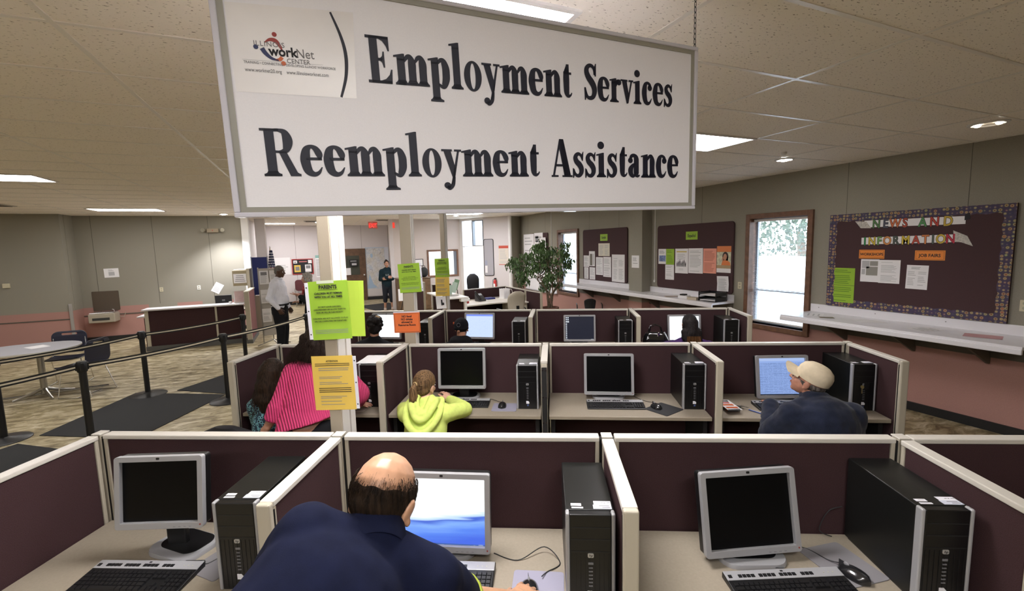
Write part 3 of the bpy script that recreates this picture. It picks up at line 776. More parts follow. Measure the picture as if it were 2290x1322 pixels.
def swirl(nt, tc, sx):
    n = nt.nodes.new('ShaderNodeTexNoise'); n.inputs['Scale'].default_value = 1.6; n.inputs['Detail'].default_value = 2
    mp = nt.nodes.new('ShaderNodeMapping'); mp.inputs['Scale'].default_value = (1.0, 1, 9); mp.inputs['Rotation'].default_value = (0, .16, 0)
    nt.links.new(tc.outputs['Generated'], mp.inputs[0]); nt.links.new(mp.outputs[0], n.inputs['Vector'])
    curve = math_(nt, 'MULTIPLY', math_(nt, 'POWER', sx.outputs['X'], 2.2), -.10)
    u = math_(nt, 'ADD', math_(nt, 'ADD', sx.outputs['Z'], curve), math_(nt, 'MULTIPLY', math_(nt, 'SUBTRACT', n.outputs['Fac'], .5), .20))
    return ramp(nt, u, [(0, (.06, .14, .75)), (.16, (.10, .24, .85)), (.27, (.22, .42, .95)), (.335, (.05, .12, .62)), (.37, (.50, .70, 1)), (.43, (.92, .97, 1)), (1, (1, 1, 1))])
def page(c0, c1, bar, dens=.5):
    def fn(nt, tc, sx):
        wv = nt.nodes.new('ShaderNodeTexBrick')
        wv.inputs['Scale'].default_value = 1; wv.inputs['Brick Width'].default_value = .21; wv.inputs['Row Height'].default_value = .024; wv.inputs['Mortar Size'].default_value = .008
        wv.inputs['Color1'].default_value = (*c1, 1); wv.inputs['Color2'].default_value = (*[.5*(a+b) for a, b in zip(c0, c1)], 1); wv.inputs['Mortar'].default_value = (*c0, 1)
        cb = nt.nodes.new('ShaderNodeCombineXYZ'); nt.links.new(sx.outputs['X'], cb.inputs[0]); nt.links.new(sx.outputs['Z'], cb.inputs[1]); nt.links.new(cb.outputs[0], wv.inputs['Vector'])
        n = nt.nodes.new('ShaderNodeTexNoise'); n.inputs['Scale'].default_value = 34; nt.links.new(tc.outputs['Generated'], n.inputs['Vector'])
        mx = nt.nodes.new('ShaderNodeMix'); mx.data_type = 'RGBA'
        nt.links.new(math_(nt, 'MULTIPLY', math_(nt, 'GREATER_THAN', n.outputs['Fac'], dens), math_(nt, 'LESS_THAN', sx.outputs['Z'], .86)), mx.inputs[0])
        mx.inputs[6].default_value = (*c0, 1); nt.links.new(wv.outputs[0], mx.inputs[7])
        m2 = nt.nodes.new('ShaderNodeMix'); m2.data_type = 'RGBA'; nt.links.new(math_(nt, 'GREATER_THAN', sx.outputs['Z'], .91), m2.inputs[0])
        nt.links.new(mx.outputs[2], m2.inputs[6]); m2.inputs[7].default_value = (*bar, 1)
        return m2.outputs[2]
    return fn
def plain(c):
    def fn(nt, tc, sx):
        n = nt.nodes.new('ShaderNodeRGB'); n.outputs[0].default_value = (*c, 1); return n.outputs[0]
    return fn
SC_WALL = scr_emis('screen_wallpaper', swirl, .34)
SC_LIST = scr_emis('screen_list_page', page((.33, .48, .90), (.07, .13, .32), (.46, .60, .95), .42), .27)
SC_BLUE = scr_emis('screen_blue_page', page((.58, .70, 1), (.40, .52, .85), (.20, .30, .85), .56), .34)
SC_WHITE = scr_emis('screen_white_page', plain((.90, .95, 1)), .42)
SC_DARK = scr_emis('screen_dark_desktop', plain((.0022, .003, .007)), 1)
def decals(sc, MM, rects, m, name, w=.41, h=.345):
    """small lit marks just above the display; rects in display fractions"""
    bz = .022; b = MB()
    for x0, x1, z0, z1 in rects:
        f = lambda u: -w/2+bz + u*(w-2*bz); g = lambda v: bz + v*(h-2*bz)
        b.box(f(x0), f(x1), -.0012, .001, g(z0), g(z1))
    return b.obj(name, m, sc)
ICO = emis('screen_mark_white', (.85, .92, 1), .33); TASK = emis('screen_taskbar', (.10, .20, .62), .22)
monitor('dark silver framed monitor on the left front desk', 1, -1.655, 1.72, .925, 5, 7, w=.372, h=.308, basea=-22)
t, sc, MM = monitor('lit monitor with blue swirl wallpaper in front of the bald man', 1, -.447, 1.765, .815, -2, 7, SC_WALL, h=.33)
decals(sc, MM, [(.02, .05, .33, .375), (.02, .05, .24, .285), (.02, .05, .15, .195)], ICO, 'desktop_icons', h=.33); decals(sc, MM, [(0, 1, 0, .03)], TASK, 'task_bar', h=.33); decals(sc, MM, [(.92, .97, .006, .03), (.86, .88, .008, .022)], ICO, 'clock_marks', h=.33)
monitor('dark silver framed monitor on the right front desk, turned left', 1, .828, 1.79, .815, 9, 12, w=.405, h=.335, basea=-6, bo=-.035)
monitor('dark monitor in front of the girl in lime, middle row', 2, -.715, 3.735, .885, 0, 5)
monitor('dark monitor above the keyboard of the empty middle row seat', 2, .525, 3.75, .822, -2, 8)
t, sc, MM = monitor('lit monitor with a dense blue list, in front of the cream cap', 2, 1.905, 3.70, .808, 3, 9, SC_LIST, basea=-25)
decals(sc, MM, [(0, 1, 0, .035)], mat('screen_black_bar', (.005, .006, .012), .4), 'task_bar')
monitor('lit white monitor half hidden by the orange notice, back row', 3, -2.115, 5.86, .885, -3, 6, SC_WHITE)
monitor('lit monitor with a pale blue page, beside the knitted cap', 3, -.865, 5.86, .872, -6, 7, SC_BLUE)
t, sc, MM = monitor('dark monitor with a column of tiny icons, back row', 3, .445, 5.86, .825, 0, 6, SC_DARK)
decals(sc, MM, [(.02, .06, .93-k*.085-(.02 if k > 2 else 0), .97-k*.085-(.02 if k > 2 else 0)) for k in range(11)] + [(.08, .12, .93, .97), (.08, .12, .845, .885), (.08, .13, .75, .80), (.02, .07, .75, .80), (.9, .93, .01, .03), (.95, .98, .01, .03), (.02, .04, .01, .03), (.07, .09, .01, .03)], ICO, 'desktop_icons')
monitor('lit white monitor behind the head with long dark hair', 3, 1.755, 5.80, .82, 3, 6, SC_WHITE)
# keyboards
KEY = mat('key_black', (.008, .008, .009), .38)
def keyboard():
    t = thing('keyboard', '', 'keyboard', (0, 0, 0), 0, 'black and silver computer keyboards')
    W, D = .455, .165
    b = MB(); b.rings([[(x, y, z) for x, y, z in ((-W/2, -D/2, 0), (W/2, -D/2, 0), (W/2, D/2, 0), (-W/2, D/2, 0))], [(-W/2, -D/2, .010), (W/2, -D/2, .010), (W/2, D/2, .026), (-W/2, D/2, .026)]]); b.obj('body', BLACKP, t, bevel=.004)
    def zt(y): return .010 + (y+D/2)/D*.016
    b = MB(); y0, y1 = D/2-.046, D/2-.002
    b.rings([[(-W/2+.002, y0, zt(y0)-.002), (W/2-.002, y0, zt(y0)-.002), (W/2-.002, y1, zt(y1)-.002), (-W/2+.002, y1, zt(y1)-.002)], [(-W/2+.002, y0, zt(y0)+.0015), (W/2-.002, y0, zt(y0)+.0015), (W/2-.002, y1, zt(y1)+.0015), (-W/2+.002, y1, zt(y1)+.0015)]])
    sv = b.obj('top_strip', SILVER, t, bevel=.002)
    def keys(name, cells, m=KEY, up=.008):
        b = MB()
        for x0, x1, ya, yb in cells:
            zb, z2 = zt(ya), zt(yb); e = .0016
            b.rings([[(x0, ya, zb), (x1, ya, zb), (x1, yb, z2), (x0, yb, z2)], [(x0+e, ya+e, zb+up), (x1-e, ya+e, zb+up), (x1-e, yb-e, z2+up), (x0+e, yb-e, z2+up)]])
        return b.obj(name, m, t)
    p = .019; yb = -D/2 + .010; cells = []
    for row in range(5):
        y = yb + row*p
        if row == 0: cells += [(-.215, -.191, y, y+.0175), (-.189, -.168, y, y+.0175), (-.166, -.144, y, y+.0175), (-.142, -.030, y, y+.0175), (-.028, -.006, y, y+.0175), (-.004, .02, y, y+.0175), (.022, .044, y, y+.0175), (.046, .068, y, y+.0175)]
        else:
            x = -.215; first = (.026, .04, .033, .019)[row-1] if row < 5 else .019
            cells.append((x, x+first-.0015, y, y+.0175)); x += first
            while x + p < .05: cells.append((x, x+p-.0015, y, y+.0175)); x += p
            cells.append((x, .068, y, y+.0175))
    keys('main_keys', cells)
    keys('arrow_keys', [(.078+k*p, .0955+k*p, yb, yb+.0175) for k in range(3)] + [(.097, .1145, yb+p, yb+p+.0175)] + [(.078+k*p, .0955+k*p, yb+(3+q)*p, yb+(3+q)*p+.0175) for k in range(3) for q in range(2)])
    keys('number_keys', [(.143+k*p, .1605+k*p, yb+q*p, yb+q*p+.0175) for k in range(4) for q in range(5)])
    hot = []
    for a, n in ((-.217, 1), (-.178, 4), (-.098, 4), (-.018, 4), (.066, 3)): hot += [(a+k*.0165, a+k*.0165+.0155, D/2-.037, D/2-.022) for k in range(n)]
    keys('function_keys', hot, up=.004)
    b = MB(); b.box(-.005, .005, D/2-.016, D/2-.009, zt(D/2-.012)+.001, zt(D/2-.012)+.0024); b.obj('logo_badge', BLACKP, sv)
    b = MB()
    for k in range(3): b.box(.155+k*.018, .159+k*.018, D/2-.029, D/2-.026, zt(D/2-.028)+.001, zt(D/2-.028)+.0024)
    b.obj('indicator_lights', mat('indicator', (.5, .5, .35), .4), sv)
    return t
kb = keyboard()
KB = [(1, -1.665, 1.592, 1, 'on the left front desk'), (1, .905, 1.635, 5.5, 'below the dark monitor on the right front desk'), (1, -.445, 1.635, 0, 'under the arm of the bald man'),
      (2, -.70, 3.63, 1, 'in front of the girl in lime'), (2, .555, 3.595, 0, 'of the empty middle row seat'), (2, 1.86, 3.565, 0, 'in front of the man in the cream cap')]
for i, (r, x, b_, a, lab) in enumerate(KB):
    lab = 'black keyboard with silver top strip ' + lab; rz = rrot(r) + math.radians(a)
    if i == 0: kb.location = bp(x, b_, DK); kb.rotation_euler = (0, 0, rz); kb['label'] = lab
    else: dup(kb, bp(x, b_, DK), rz, lab)
# mouse mats and mice
PADG = mat('pad_grey', (.20, .19, .20), .8); PADB = mat('pad_blue_grey', (.27, .26, .33), .8); PADK = mat('pad_black', (.015, .015, .017), .8)
def pad(r, x, b_, a, w, d, m, lab):
    bb_ = MB(); bb_.prism(rrect(w, d, .014, 4), 0, .004)
    o = bb_.obj('mouse_mat', m, None, bp(x, b_, DK), (0, 0, rrot(r)+math.radians(a)), bevel=.001)
    return tag(o, lab, 'mouse mat', 'mouse mats')
pad(1, 1.175, 1.785, 17, .20, .23, PADG, 'grey mouse mat under the mouse on the right front desk')
pad(1, -.045, 1.60, -2, .20, .20, PADB, 'blue grey mouse mat under the hand of the bald man')
pad(1, -1.395, 1.69, -20, .17, .15, PADG, 'grey mouse mat poking out beside the left front tower')
pad(2, -.34, 3.56, 0, .20, .18, PADB, 'pale grey mouse mat right of the girl in lime')
pad(2, .918, 3.52, 42, .22, .21, PADK, 'black mouse mat turned askew on the empty middle row desk')
pad(2, -1.57, 3.56, 0, .2, .18, mat('pad_tan', (.40, .34, .28), .8), 'tan mouse mat under the hand of the woman in pink')
def mouse(r, x, b_, a, lab, first=[None]):
    loc, rz = bp(x, b_, DK+.004), rrot(r)+math.radians(a)
    if first[0]: return dup(first[0], loc, rz, lab)
    t = thing('computer_mouse', lab, 'mouse', loc, rz, 'black computer mice')
    R = []
    for k in range(9):
        u = k/8; y = -.058 + .116*u; wd = .031*(1-abs(2*u-1)**3)**.5 + .004; hh = .036*(1-abs(2*(u*.92+.02)-.85)**2.4)**.6 if abs(2*(u*.92+.02)-.85) < 1 else .004
        R.append([(wd*math.cos(q)*1.0, y, max(0, hh*math.sin(q))) if q <= PI else (wd*math.cos(q), y, 0) for q in [PI*j/10 for j in range(11)]])
    MB().rings(R).obj('shell', mat('mouse_black', (.013, .013, .014), .2, coat=.4), t, smooth=True, ang=60)
    MB().ell((0, .028, .032), (.004, .011, .008)).obj('scroll_wheel', GREY, t, smooth=True)
    MB().box(-.0006, .0006, .0, .056, .0, .037).obj('button_gap', K, t)
    first[0] = t; return t
mouse(1, 1.175, 1.715, 28, 'black mouse on the grey mat of the right front desk')
mouse(2, -.36, 3.575, 0, 'black mouse on the pale mat right of the girl in lime')
mouse(2, .865, 3.545, 20, 'black mouse on the black askew mat')
mouse(1, -.075, 1.585, 8, 'black mouse under the hand of the bald man')
CAB = mat('cable_black', (.014, .014, .015), .45)
def smooth_path(P, n=8): return [(p.x, p.y, p.z) for p in spl(P, n)]
def cable(pts, lab, rad=.0022, m=CAB, cat='cable'):
    return tag(MB().tube(smooth_path([bp(*p) for p in pts]), rad, 7).obj('cable', m, smooth=True), lab, cat, 'thin computer cables')
Z1 = DK + .003
cable([(-.235, 1.80, Z1), (-.13, 1.76, Z1), (-.02, 1.82, Z1+.02), (.045, 1.75, Z1), (-.01, 1.69, Z1+.004), (-.03, 1.655, Z1+.012)], 'black mouse cable curling across the desk beside the bald man')
cable([(1.02, 1.91, Z1), (1.09, 1.87, Z1), (1.13, 1.80, Z1+.005), (1.155, 1.77, Z1+.016)], 'black mouse cable behind the mouse on the right front desk')
cable([(-1.55, 1.694, DK+.012), (-1.50, 1.70, Z1+.006), (-1.47, 1.71, Z1), (-1.44, 1.69, Z1+.002), (-1.39, 1.78, Z1), (-1.33, 1.86, Z1)], 'thin keyboard cable on the left front desk')
cable([(-1.40, 1.86, Z1), (-1.36, 1.80, Z1+.01), (-1.39, 1.74, Z1), (-1.35, 1.70, Z1+.03), (-1.315, 1.8, Z1+.12)], 'tangled cable between the left monitor and its tower')
cable([(.78, 3.88, Z1), (.74, 3.80, Z1+.01), (.80, 3.72, Z1), (.86, 3.66, Z1+.004), (.865, 3.615, Z1+.014)], 'black mouse cable on the empty middle row desk')
cable([(-.50, 3.74, Z1), (-.46, 3.72, Z1+.01), (-.40, 3.68, Z1+.005), (-.365, 3.645, Z1+.014)], 'black mouse cable beside the keyboard of the girl in lime')
cable([(1.28, 1.965, DK+.14), (1.22, 1.96, DK+.12), (1.19, 1.965, DK+.03), (1.24, 1.96, Z1)], 'thin cable looping behind the right front tower')
cable([(.86, 1.75, Z1), (.90, 1.745, Z1+.006), (.925, 1.735, Z1+.014)], 'keyboard cable under the right front monitor')
# small things on the desks
t = thing('folded_newspaper', 'rolled newspaper with red and orange print beside the cream cap man', 'newspaper', bp(1.415, 3.53, DK), rrot(2)+.1)
b = MB(); b.rings([[(u*.5-.06, y, .02+.016*math.sin(PI*.5+u*3.2)) for u in [k/8*.22 for k in range(9)]] + [(u*.5-.06, y, .018+.016*math.sin(PI*.5+u*3.2)) for u in [k/8*.22 for k in range(8, -1, -1)]] for y in (-.11, .11)])
b.obj('pages', PAPER, t, smooth=True)
for (x0, x1, y0, y1), m in (((-.05, .03, -.02, .01), OR), ((-.05, .02, .03, .05), mat('print_red', (.45, .03, .03), .6)), ((-.05, .035, -.08, -.05), OR), ((-.04, .03, .07, .09), K), ((-.055, .035, -.108, -.098), K)):
    MB().box(x0, x1, y0, y1, .020, .0372).obj('printed_block', m, t)
t = thing('key_bunch', 'bunch of keys lying on the desk left of the cream cap man', 'keys', bp(1.51, 3.56, DK), .6)
for k in range(5):
    a = k*1.1; Mk = Matrix.Translation((.022*math.cos(a), .022*math.sin(a), .003+.003*k)) @ Matrix.Rotation(a, 4, 'Z')
    MB().prism(rrect(.022, .02, .009, 4, .0, 0), 0, .002, M=Mk).box(.01, .045, -.0035, .0035, 0, .002, M=Mk).obj('key', mat('key_metal_%d' % (k % 2), ((.42, .40, .36), (.12, .16, .10))[k % 2], .3, metal=.9), t)
MB().tube([(.016*math.cos(q*.5), .016*math.sin(q*.5), .012) for q in range(13)], .0016, 6).obj('key_ring', CHROME, t, smooth=True)
tag(MB().tube([bp(1.555, 3.50, DK+.006), bp(1.61, 3.415, DK+.006)], .0048, 8).obj('ballpoint_pen', mat('pen_blue', (.03, .06, .22), .35), smooth=True), 'dark blue pen on the desk left of the cream cap man', 'pen')
t = thing('hanging_key', 'brass key and black tag hung on the tower behind the cream cap', 'key', bp(2.36, 3.485, DK+.19), rrot(2))
MB().tube([(.0, -.004, .0), (.0, -.006, -.05)], .0035, 6).lathe([(.001, -.004), (.012, -.004), (.012, .004), (.001, .004)], 14, M=Matrix.Translation((0, -.006, .0)) @ RX).obj('brass_key', mat('brass', (.55, .44, .20), .3, metal=.9), t, smooth=True)
MB().box(.015, .045, -.009, -.004, -.02, .03).obj('black_tag', BLACKP, t)
for k in range(3):
    o = sheet('paper_sheet', ('top', 'middle', 'bottom')[k] + ' white sheet lying on the middle row tower beside the woman in pink', 'paper', Matrix.Translation(bp(-1.47, 3.74 - .0*k, DK+.3625+.0012*(2-k))) @ Matrix.Rotation(TB + (.0, .06, -.05)[k], 4, 'Z'), .216, .279, PAPER, group='loose papers on a tower')
t = thing('handbag', 'glossy black patent handbag on the back row desk', 'handbag', bp(1.36, 5.66, DK+.006), rrot(3))
PAT = mat('patent_black', (.008, .008, .009), .08, coat=1)
R = []
for z, a, c_ in ((0, .12, .06), (.03, .15, .075), (.10, .155, .07), (.16, .13, .05), (.19, .11, .03)): R.append([(a*math.copysign(abs(math.cos(q))**.7, math.cos(q)) + .006*math.sin(5*q+z*40), c_*math.copysign(abs(math.sin(q))**.7, math.sin(q)) + .006*math.cos(4*q), z + .006*math.sin(3*q+1)) for q in [2*PI*k/28 for k in range(28)]])
MB().rings(R).obj('bag_body', PAT, t, smooth=True, ang=60)
for s in (-1, 1): MB().tube([(-.08, s*.03, .18), (-.06, s*.035, .26), (0, s*.036, .285), (.06, s*.035, .26), (.08, s*.03, .18)], .006, 8).obj('handle', PAT, t, smooth=True)
MB().ell((.03, -.055, .17), (.018, .006, .03), (.2, 0, .3)).obj('clasp', CHROME, t, smooth=True)
# ---------------------------------------------------------------- power poles and their notices
POLE = mat('pole_beige', (.36, .31, .235), .5, bump=(160, .04)); POLE2 = mat('pole_lit_side', (.58, .55, .51), .42)  # side cover whitened: light on the pole's right face put into colour
def pole(x0, x1, y0, y1, lab):
    t = thing('power_pole', lab, 'post', bp((x0+x1)/2, (y0+y1)/2), TB, 'beige power poles rising from the cubicle rows')
    w, d = (x1-x0)/2, (y1-y0)/2
    MB().box(-w, w, -d, d, 0, CZ-.003).obj('pole_body', POLE, t, bevel=.004)
    b = MB(); b.box(w, w+.006, -d+.004, -d+.55*2*d, .02, CZ-.01); b.box(w, w+.010, -d+.60*2*d, d-.004, .02, CZ-.01)
    b.obj('side_cover', POLE2, t, bevel=.002)
    return t
pole(-1.057, -.997, 2.075, 2.215, 'nearest beige power pole, behind the front row, with lime and yellow notices')
pole(-1.292, -1.192, 4.045, 4.13, 'second beige power pole, behind the middle row, with lime and orange notices')
pole(-1.415, -1.352, 6.19, 6.33, 'farthest beige power pole, behind the back row, lime sheet above yellow sheet')
LIME = mat('paper_lime', (.29, .49, .03), .65); LIME2 = mat('paper_lime_light', (.45, .64, .06), .6); YEL = mat('paper_yellow', (.72, .50, .09), .65); ORG = mat('paper_orange', (.75, .17, .04), .6); SLV = mat('sleeve_white', (.72, .72, .78), .3)
def bsheet(x, y, z, w, h, m, lab, yaw=0, roll=0, curl=.0, name='notice_sheet', cat='notice', group=None):
    M = Matrix.Translation(bp(x, y, z)) @ Matrix.Rotation(TB + yaw, 4, 'Z') @ Matrix.Rotation(PI/2, 4, 'X')
    return sheet(name, lab, cat, M, w, h, m, group, curl, roll=roll)
def sleeve(o, w, h, side):
    b = MB(); x0, x1 = (-w/2-.016, -w/2) if side < 0 else (w/2, w/2+.016)
    b.box(x0, x1, -h/2+.004, h/2-.004, -.001, .0004); s = b.obj('sleeve_strip', SLV, o)
    b = MB()
    for yy in (-h*.4, 0, h*.4): b.flat([el((x0+x1)/2, yy, .0035, .0035, 12)], .0008)
    b.obj('punch_holes', K, s)
PT = "PARENTS"
def parents(o, w, h, near=True):
    zz = .0012 + .0006
    text(PT, .024, K, o, 0, h/2-.036, zz, bold=.035, wide=.86)
    MB().box(-.046, .046, h/2-.042, h/2-.0405, zz, zz+.0003).obj('underline', K, o)
    text('CHILDREN MUST REMAIN\nWITH YOU AT ALL TIMES.', .0125, K, o, 0, h/2-.062, zz, bold=.03, wide=.92, line=1.35)
    ks = GREY if near else GREY
    text('DO NOT LEAVE CHILDREN\nUNSUPERVISED OR ALLOW THEM TO\nRUN OR YELL IN THIS FACILITY.', .0095, K, o, 0, h/2-.125, zz, wide=.95, line=1.4)
    text('CHILDREN ARE NOT ALLOWED TO PLAY\nON THE COMPUTERS OR FURNITURE.', .0095, K, o, 0, h/2-.18, zz, wide=.95, line=1.4)
    bars(o, -w*.42, w*.42, -h/2+.028, -h/2+.050, 3, GREY, zz, 3, block=True)
o = bsheet(-.917, 2.070, 1.8117, .135, .265, LIME2, 'blank bright lime sheet behind the nearest PARENTS notice', yaw=-.02, curl=-.008, roll=-.02); 
o = bsheet(-1.012, 2.061, 1.806, .186, .279, LIME, 'nearest lime PARENTS notice on the front power pole', yaw=.06, roll=.03, curl=-.004); parents(o, .186, .279); sleeve(o, .186, .279, -1)
MB().box(-.05, .03, .128, .142, .0008, .0018).obj('clear_tape', mat('tape_clear', (.6, .66, .5), .25), o)
o = bsheet(-1.021, 2.068, 1.451, .204, .268, YEL, 'yellow ATTENTION notice taped low on the nearest power pole', yaw=.01, roll=.02, curl=-.003); sleeve(o, .204, .268, 1)
zz = .0019
text('ATTENTION', .0105, K, o, .0, .105, zz, bold=.02); bars(o, -.085, .085, .083, .100, 2, K, zz, 1, block=True)
for i, (a, c_) in enumerate(((.078, .05), (.035, .02), (.008, -.008))): bars(o, -.07, .085, c_, a, 3 if i == 0 else 2, GREY, zz, i+4)
bars(o, -.075, .085, -.048, -.020, 3, K, zz, 8, block=True); bars(o, -.07, .08, -.11, -.062, 6, GREY, zz, 9)
o = bsheet(-1.17, 4.041, 1.814, .10, .255, LIME, 'lime sheet edge showing behind the second PARENTS notice', roll=.03)
o = bsheet(-1.216, 4.034, 1.8185, .20, .262, LIME, 'second lime PARENTS notice on the middle power pole', yaw=.0, roll=.05); parents(o, .2, .262); sleeve(o, .2, .262, 1)
o = bsheet(-1.263, 4.040, 1.408, .245, .185, ORG, 'orange no food no drinks notice on the middle power pole', roll=.015)
text('NO food\nNO drinks\nallowed in\nResource Room', .027, K, o, 0, .05, .0019, bold=.03, wide=.92, line=.98)
b = MB(); b.prism(rrect(.23, .17, .002, 1), .0016, .0020, holes=[rrect(.226, .166, .002, 1)]); b.obj('border_line', K, o)
MB().box(-.122, .122, .0925, .103, -.0005, .0008).obj('sleeve_strip', SLV, o)
o = bsheet(-1.404, 6.187, 1.805, .20, .258, LIME, 'third lime notice on the farthest power pole', roll=.02, curl=-.012); parents(o, .2, .258, False)
o = bsheet(-1.408, 6.184, 1.545, .195, .262, YEL, 'yellow notice under the lime one on the farthest power pole', roll=-.01, curl=-.010); bars(o, -.08, .08, -.11, .11, 12, GREY, .002, 5)
o = bsheet(-1.436, 6.188, 1.322, .14, .17, PAPER, 'white sheet with a black mark low on the farthest power pole', roll=.06); MB().flat([el(.03, -.02, .012, .02, 16)], .002).box(.0, .02, -.04, .04, .0018, .0022).obj('black_mark', K, o)
# ================================================================ right wall: boards, notices, counters
BOARD = mat('board_cloth_maroon', (.060, .029, .032), .9, noise=(300, .3), bump=(400, .2))
def wr(y, z, off=0): return frame_at((6.48-off, y, z), PI)
def put(b, name, m, M, **k):
    o = b.obj(name, m, **k); o.matrix_world = M; return o
def wall_sheet(lab, yL, yR, zB, zT, m=PAPER, off=.035, roll=0, curl=.0, n=0, ink=LGREY, group='sheets pinned to the right wall boards', name='pinned_sheet', cat='paper', seed=1, block=False, marg=.1):
    w, h = yL-yR, zT-zB
    o = sheet(name, lab, cat, wr((yL+yR)/2, (zB+zT)/2, off), w, h, m, group, curl, roll=roll)
    if n: bars(o, -w*(.5-marg), w*(.5-marg), -h*.44, h*.42, n, ink, .0012+abs(curl)*.5, seed, block=block)
    return o
def board(lab, yL, yR, zB, zT, r=.06):
    t = thing('notice_board', lab, 'notice board'); t.matrix_world = wr((yL+yR)/2, (zB+zT)/2, .003)
    b = MB(); b.prism(rrect(yL-yR, zT-zB, r, 6), 0, .03); b.obj('cloth_panel', BOARD, t, bevel=.004)
    return t
board('maroon notice board with the lime Espa\u00f1ol sign', 7.36, 5.52, 1.165, 2.40)
board('maroon notice board with the lime English sign', 10.16, 8.335, 1.165, 2.43)
nb = board('big maroon notice board with News and Information letters and patterned border', 3.98, 2.19, 1.165, 2.385, .005)
def border_mat():
    m = mat('border_dots', (.1, .08, .12), .7); nt, b = nodes_of(m)
    tc = nt.nodes.new('ShaderNodeTexCoord'); v = nt.nodes.new('ShaderNodeTexVoronoi'); v.inputs['Scale'].default_value = 26; v.inputs['Randomness'].default_value = .35
    nt.links.new(tc.outputs['Object'], v.inputs['Vector'])
    ring_ = ramp(nt, v.outputs['Distance'], [(0, (.70, .28, .12)), (.15, (.70, .28, .12)), (.23, (.16, .03, .05)), (.36, (.48, .38, .18)), (.50, (.07, .05, .10)), (1, (.05, .035, .07))])
    mx = nt.nodes.new('ShaderNodeMix'); mx.data_type = 'RGBA'; mx.blend_type = 'MULTIPLY'; mx.inputs[0].default_value = .25
    nt.links.new(ring_, mx.inputs[6]); nt.links.new(v.outputs['Color'], mx.inputs[7]); nt.links.new(mx.outputs[2], b.inputs['Base Color'])
    return m
b = MB(); W, H = .895, .61
def scal(n, ax):   # scalloped inner edge of the paper border
    return [(-1+2*k/(n*6), .085 + .014*abs(math.sin(PI*k/6))) for k in range(n*6+1)]
for sx, sy, L, T in ((1, 0, W, H), (-1, 0, W, H), (0, 1, H, W), (0, -1, H, W)):
    for (u0, e0), (u1, e1) in zip(scal(int(L*14), 0)[:-1], scal(int(L*14), 0)[1:]):
        q = [(u0*L, T), (u1*L, T), (u1*L, T-e1), (u0*L, T-e0)]
        if sx: q = [(x, y*sx) for x, y in q]
        else: q = [(y*sy, x) for x, y in q]
        b.add([(x, y, .0325 + (0 if sx else .0006)) for x, y in q], [(0, 1, 2, 3)])
b.obj('patterned_border', border_mat(), nb)
# colourful letters on white paper banners
def lcol(h): return mat('letter_' + h, h, .6)
def banner(lab, yL, yR, zL, zR, h, s, cols, tail, size):
    w = yL-yR; t = thing('letter_banner', lab, 'banner'); t.matrix_world = wr((yL+yR)/2, (zL+zR)/2, .0345) @ Matrix.Rotation(math.atan2(zR-zL, w), 4, 'Z')
    MB().box(-w/2, w/2, -h/2, h/2, 0, .001).obj('paper_strip', PAPER, t)
    n = len(s); i = 0
    for ch, px in s:
        o = text(ch, size, K, t, px, -size*.36, .0016, bold=.05, wide=.76, name='letter_outline')
        o2 = text(ch, size, lcol(cols[i]), t, px, -size*.36, .0026, bold=.018, wide=.76, name='letter'); i += 1
    b = MB(); b.prism(tail, .001, .0022); tl = b.obj('newsprint_corner', mat('newsprint', (.50, .48, .44), .8, noise=(60, .3)), t)
    xs = [p[0] for p in tail]; ys = [p[1] for p in tail]
    return t
banner('white strip spelling NEWS AND in coloured letters at the board top', 3.56, 2.575, 2.245, 2.238, .085, [('N', -.355), ('E', -.255), ('W', -.155), ('S', -.055), ('A', .115), ('N', .225), ('D', .345)],
       ['4f7a45', '4a4c5c', 'c46a3c', 'a8452f', '4f8a50', 'b33a2c', 'c2a53a'], [(-.60, .04), (-.47, .03), (-.41, -.055), (-.53, -.05)], .150)
banner('white strip spelling INFORMATION in coloured letters on the board', 3.58, 2.66, 2.03, 2.045, .085, [('I', -.42), ('N', -.34), ('F', -.26), ('O', -.175), ('R', -.085), ('M', .015), ('A', .115), ('T', .205), ('I', .275), ('O', .345), ('N', .43)],
       ['1f8a45', 'c9b13a', '6c9a55', 'cf8a4a', '4a544c', 'cdb53a', 'b5432f', 'd08048', '55605a', 'cbb040', 'b31f3a'], [(.45, .085), (.57, .02), (.62, -.09), (.52, -.045), (.46, -.04)], .145)
MB().flat([[(.50, .52), (.54, .54), (.55, .47), (.50, .46)]], .034).obj('black_clip', K, nb)
def osign(lab, yL, yR, zB, zT, s, size):
    o = wall_sheet(lab, yL, yR, zB, zT, mat('card_orange', (.78, .25, .035), .6), .033, group='orange cards on the news board', name='orange_card', cat='card')
    w, h = yL-yR, zT-zB
    text(s, size, K, o, 0, -size*.36, .0012, bold=.025, wide=.92)
    b = MB(); b.prism(rrect(w-.02, h-.02, .003, 1), .0008, .0012, holes=[rrect(w-.024, h-.024, .003, 1)]); b.obj('border_line', K, o)
osign('orange card reading WORKSHOPS', 3.60, 3.315, 1.81, 1.92, 'WORKSHOPS', .046)
osign('orange card reading JOB FAIRS', 3.005, 2.725, 1.80, 1.912, 'JOB FAIRS', .05)
o = wall_sheet('white newsletter sheet with grey picture blocks under the WORKSHOPS card', 3.57, 3.365, 1.515, 1.80)
for q in ((-.09, -.005, .03, .125), (-.0, .09, .06, .12), (-.04, .09, -.06, .05), (-.09, -.05, -.05, .02)): MB().box(*q, .0006, .0012).obj('picture_block', (LGREY if q[0] < -.08 else mat('ink_tan_grey', (.30, .29, .26), .8)), o)
wall_sheet('white text sheet beside the newsletter under the WORKSHOPS card', 3.365, 3.14, 1.51, 1.795, n=20, seed=2)
o = wall_sheet('white two column sheet under the JOB FAIRS card', 3.075, 2.865, 1.46, 1.74, roll=-.015)
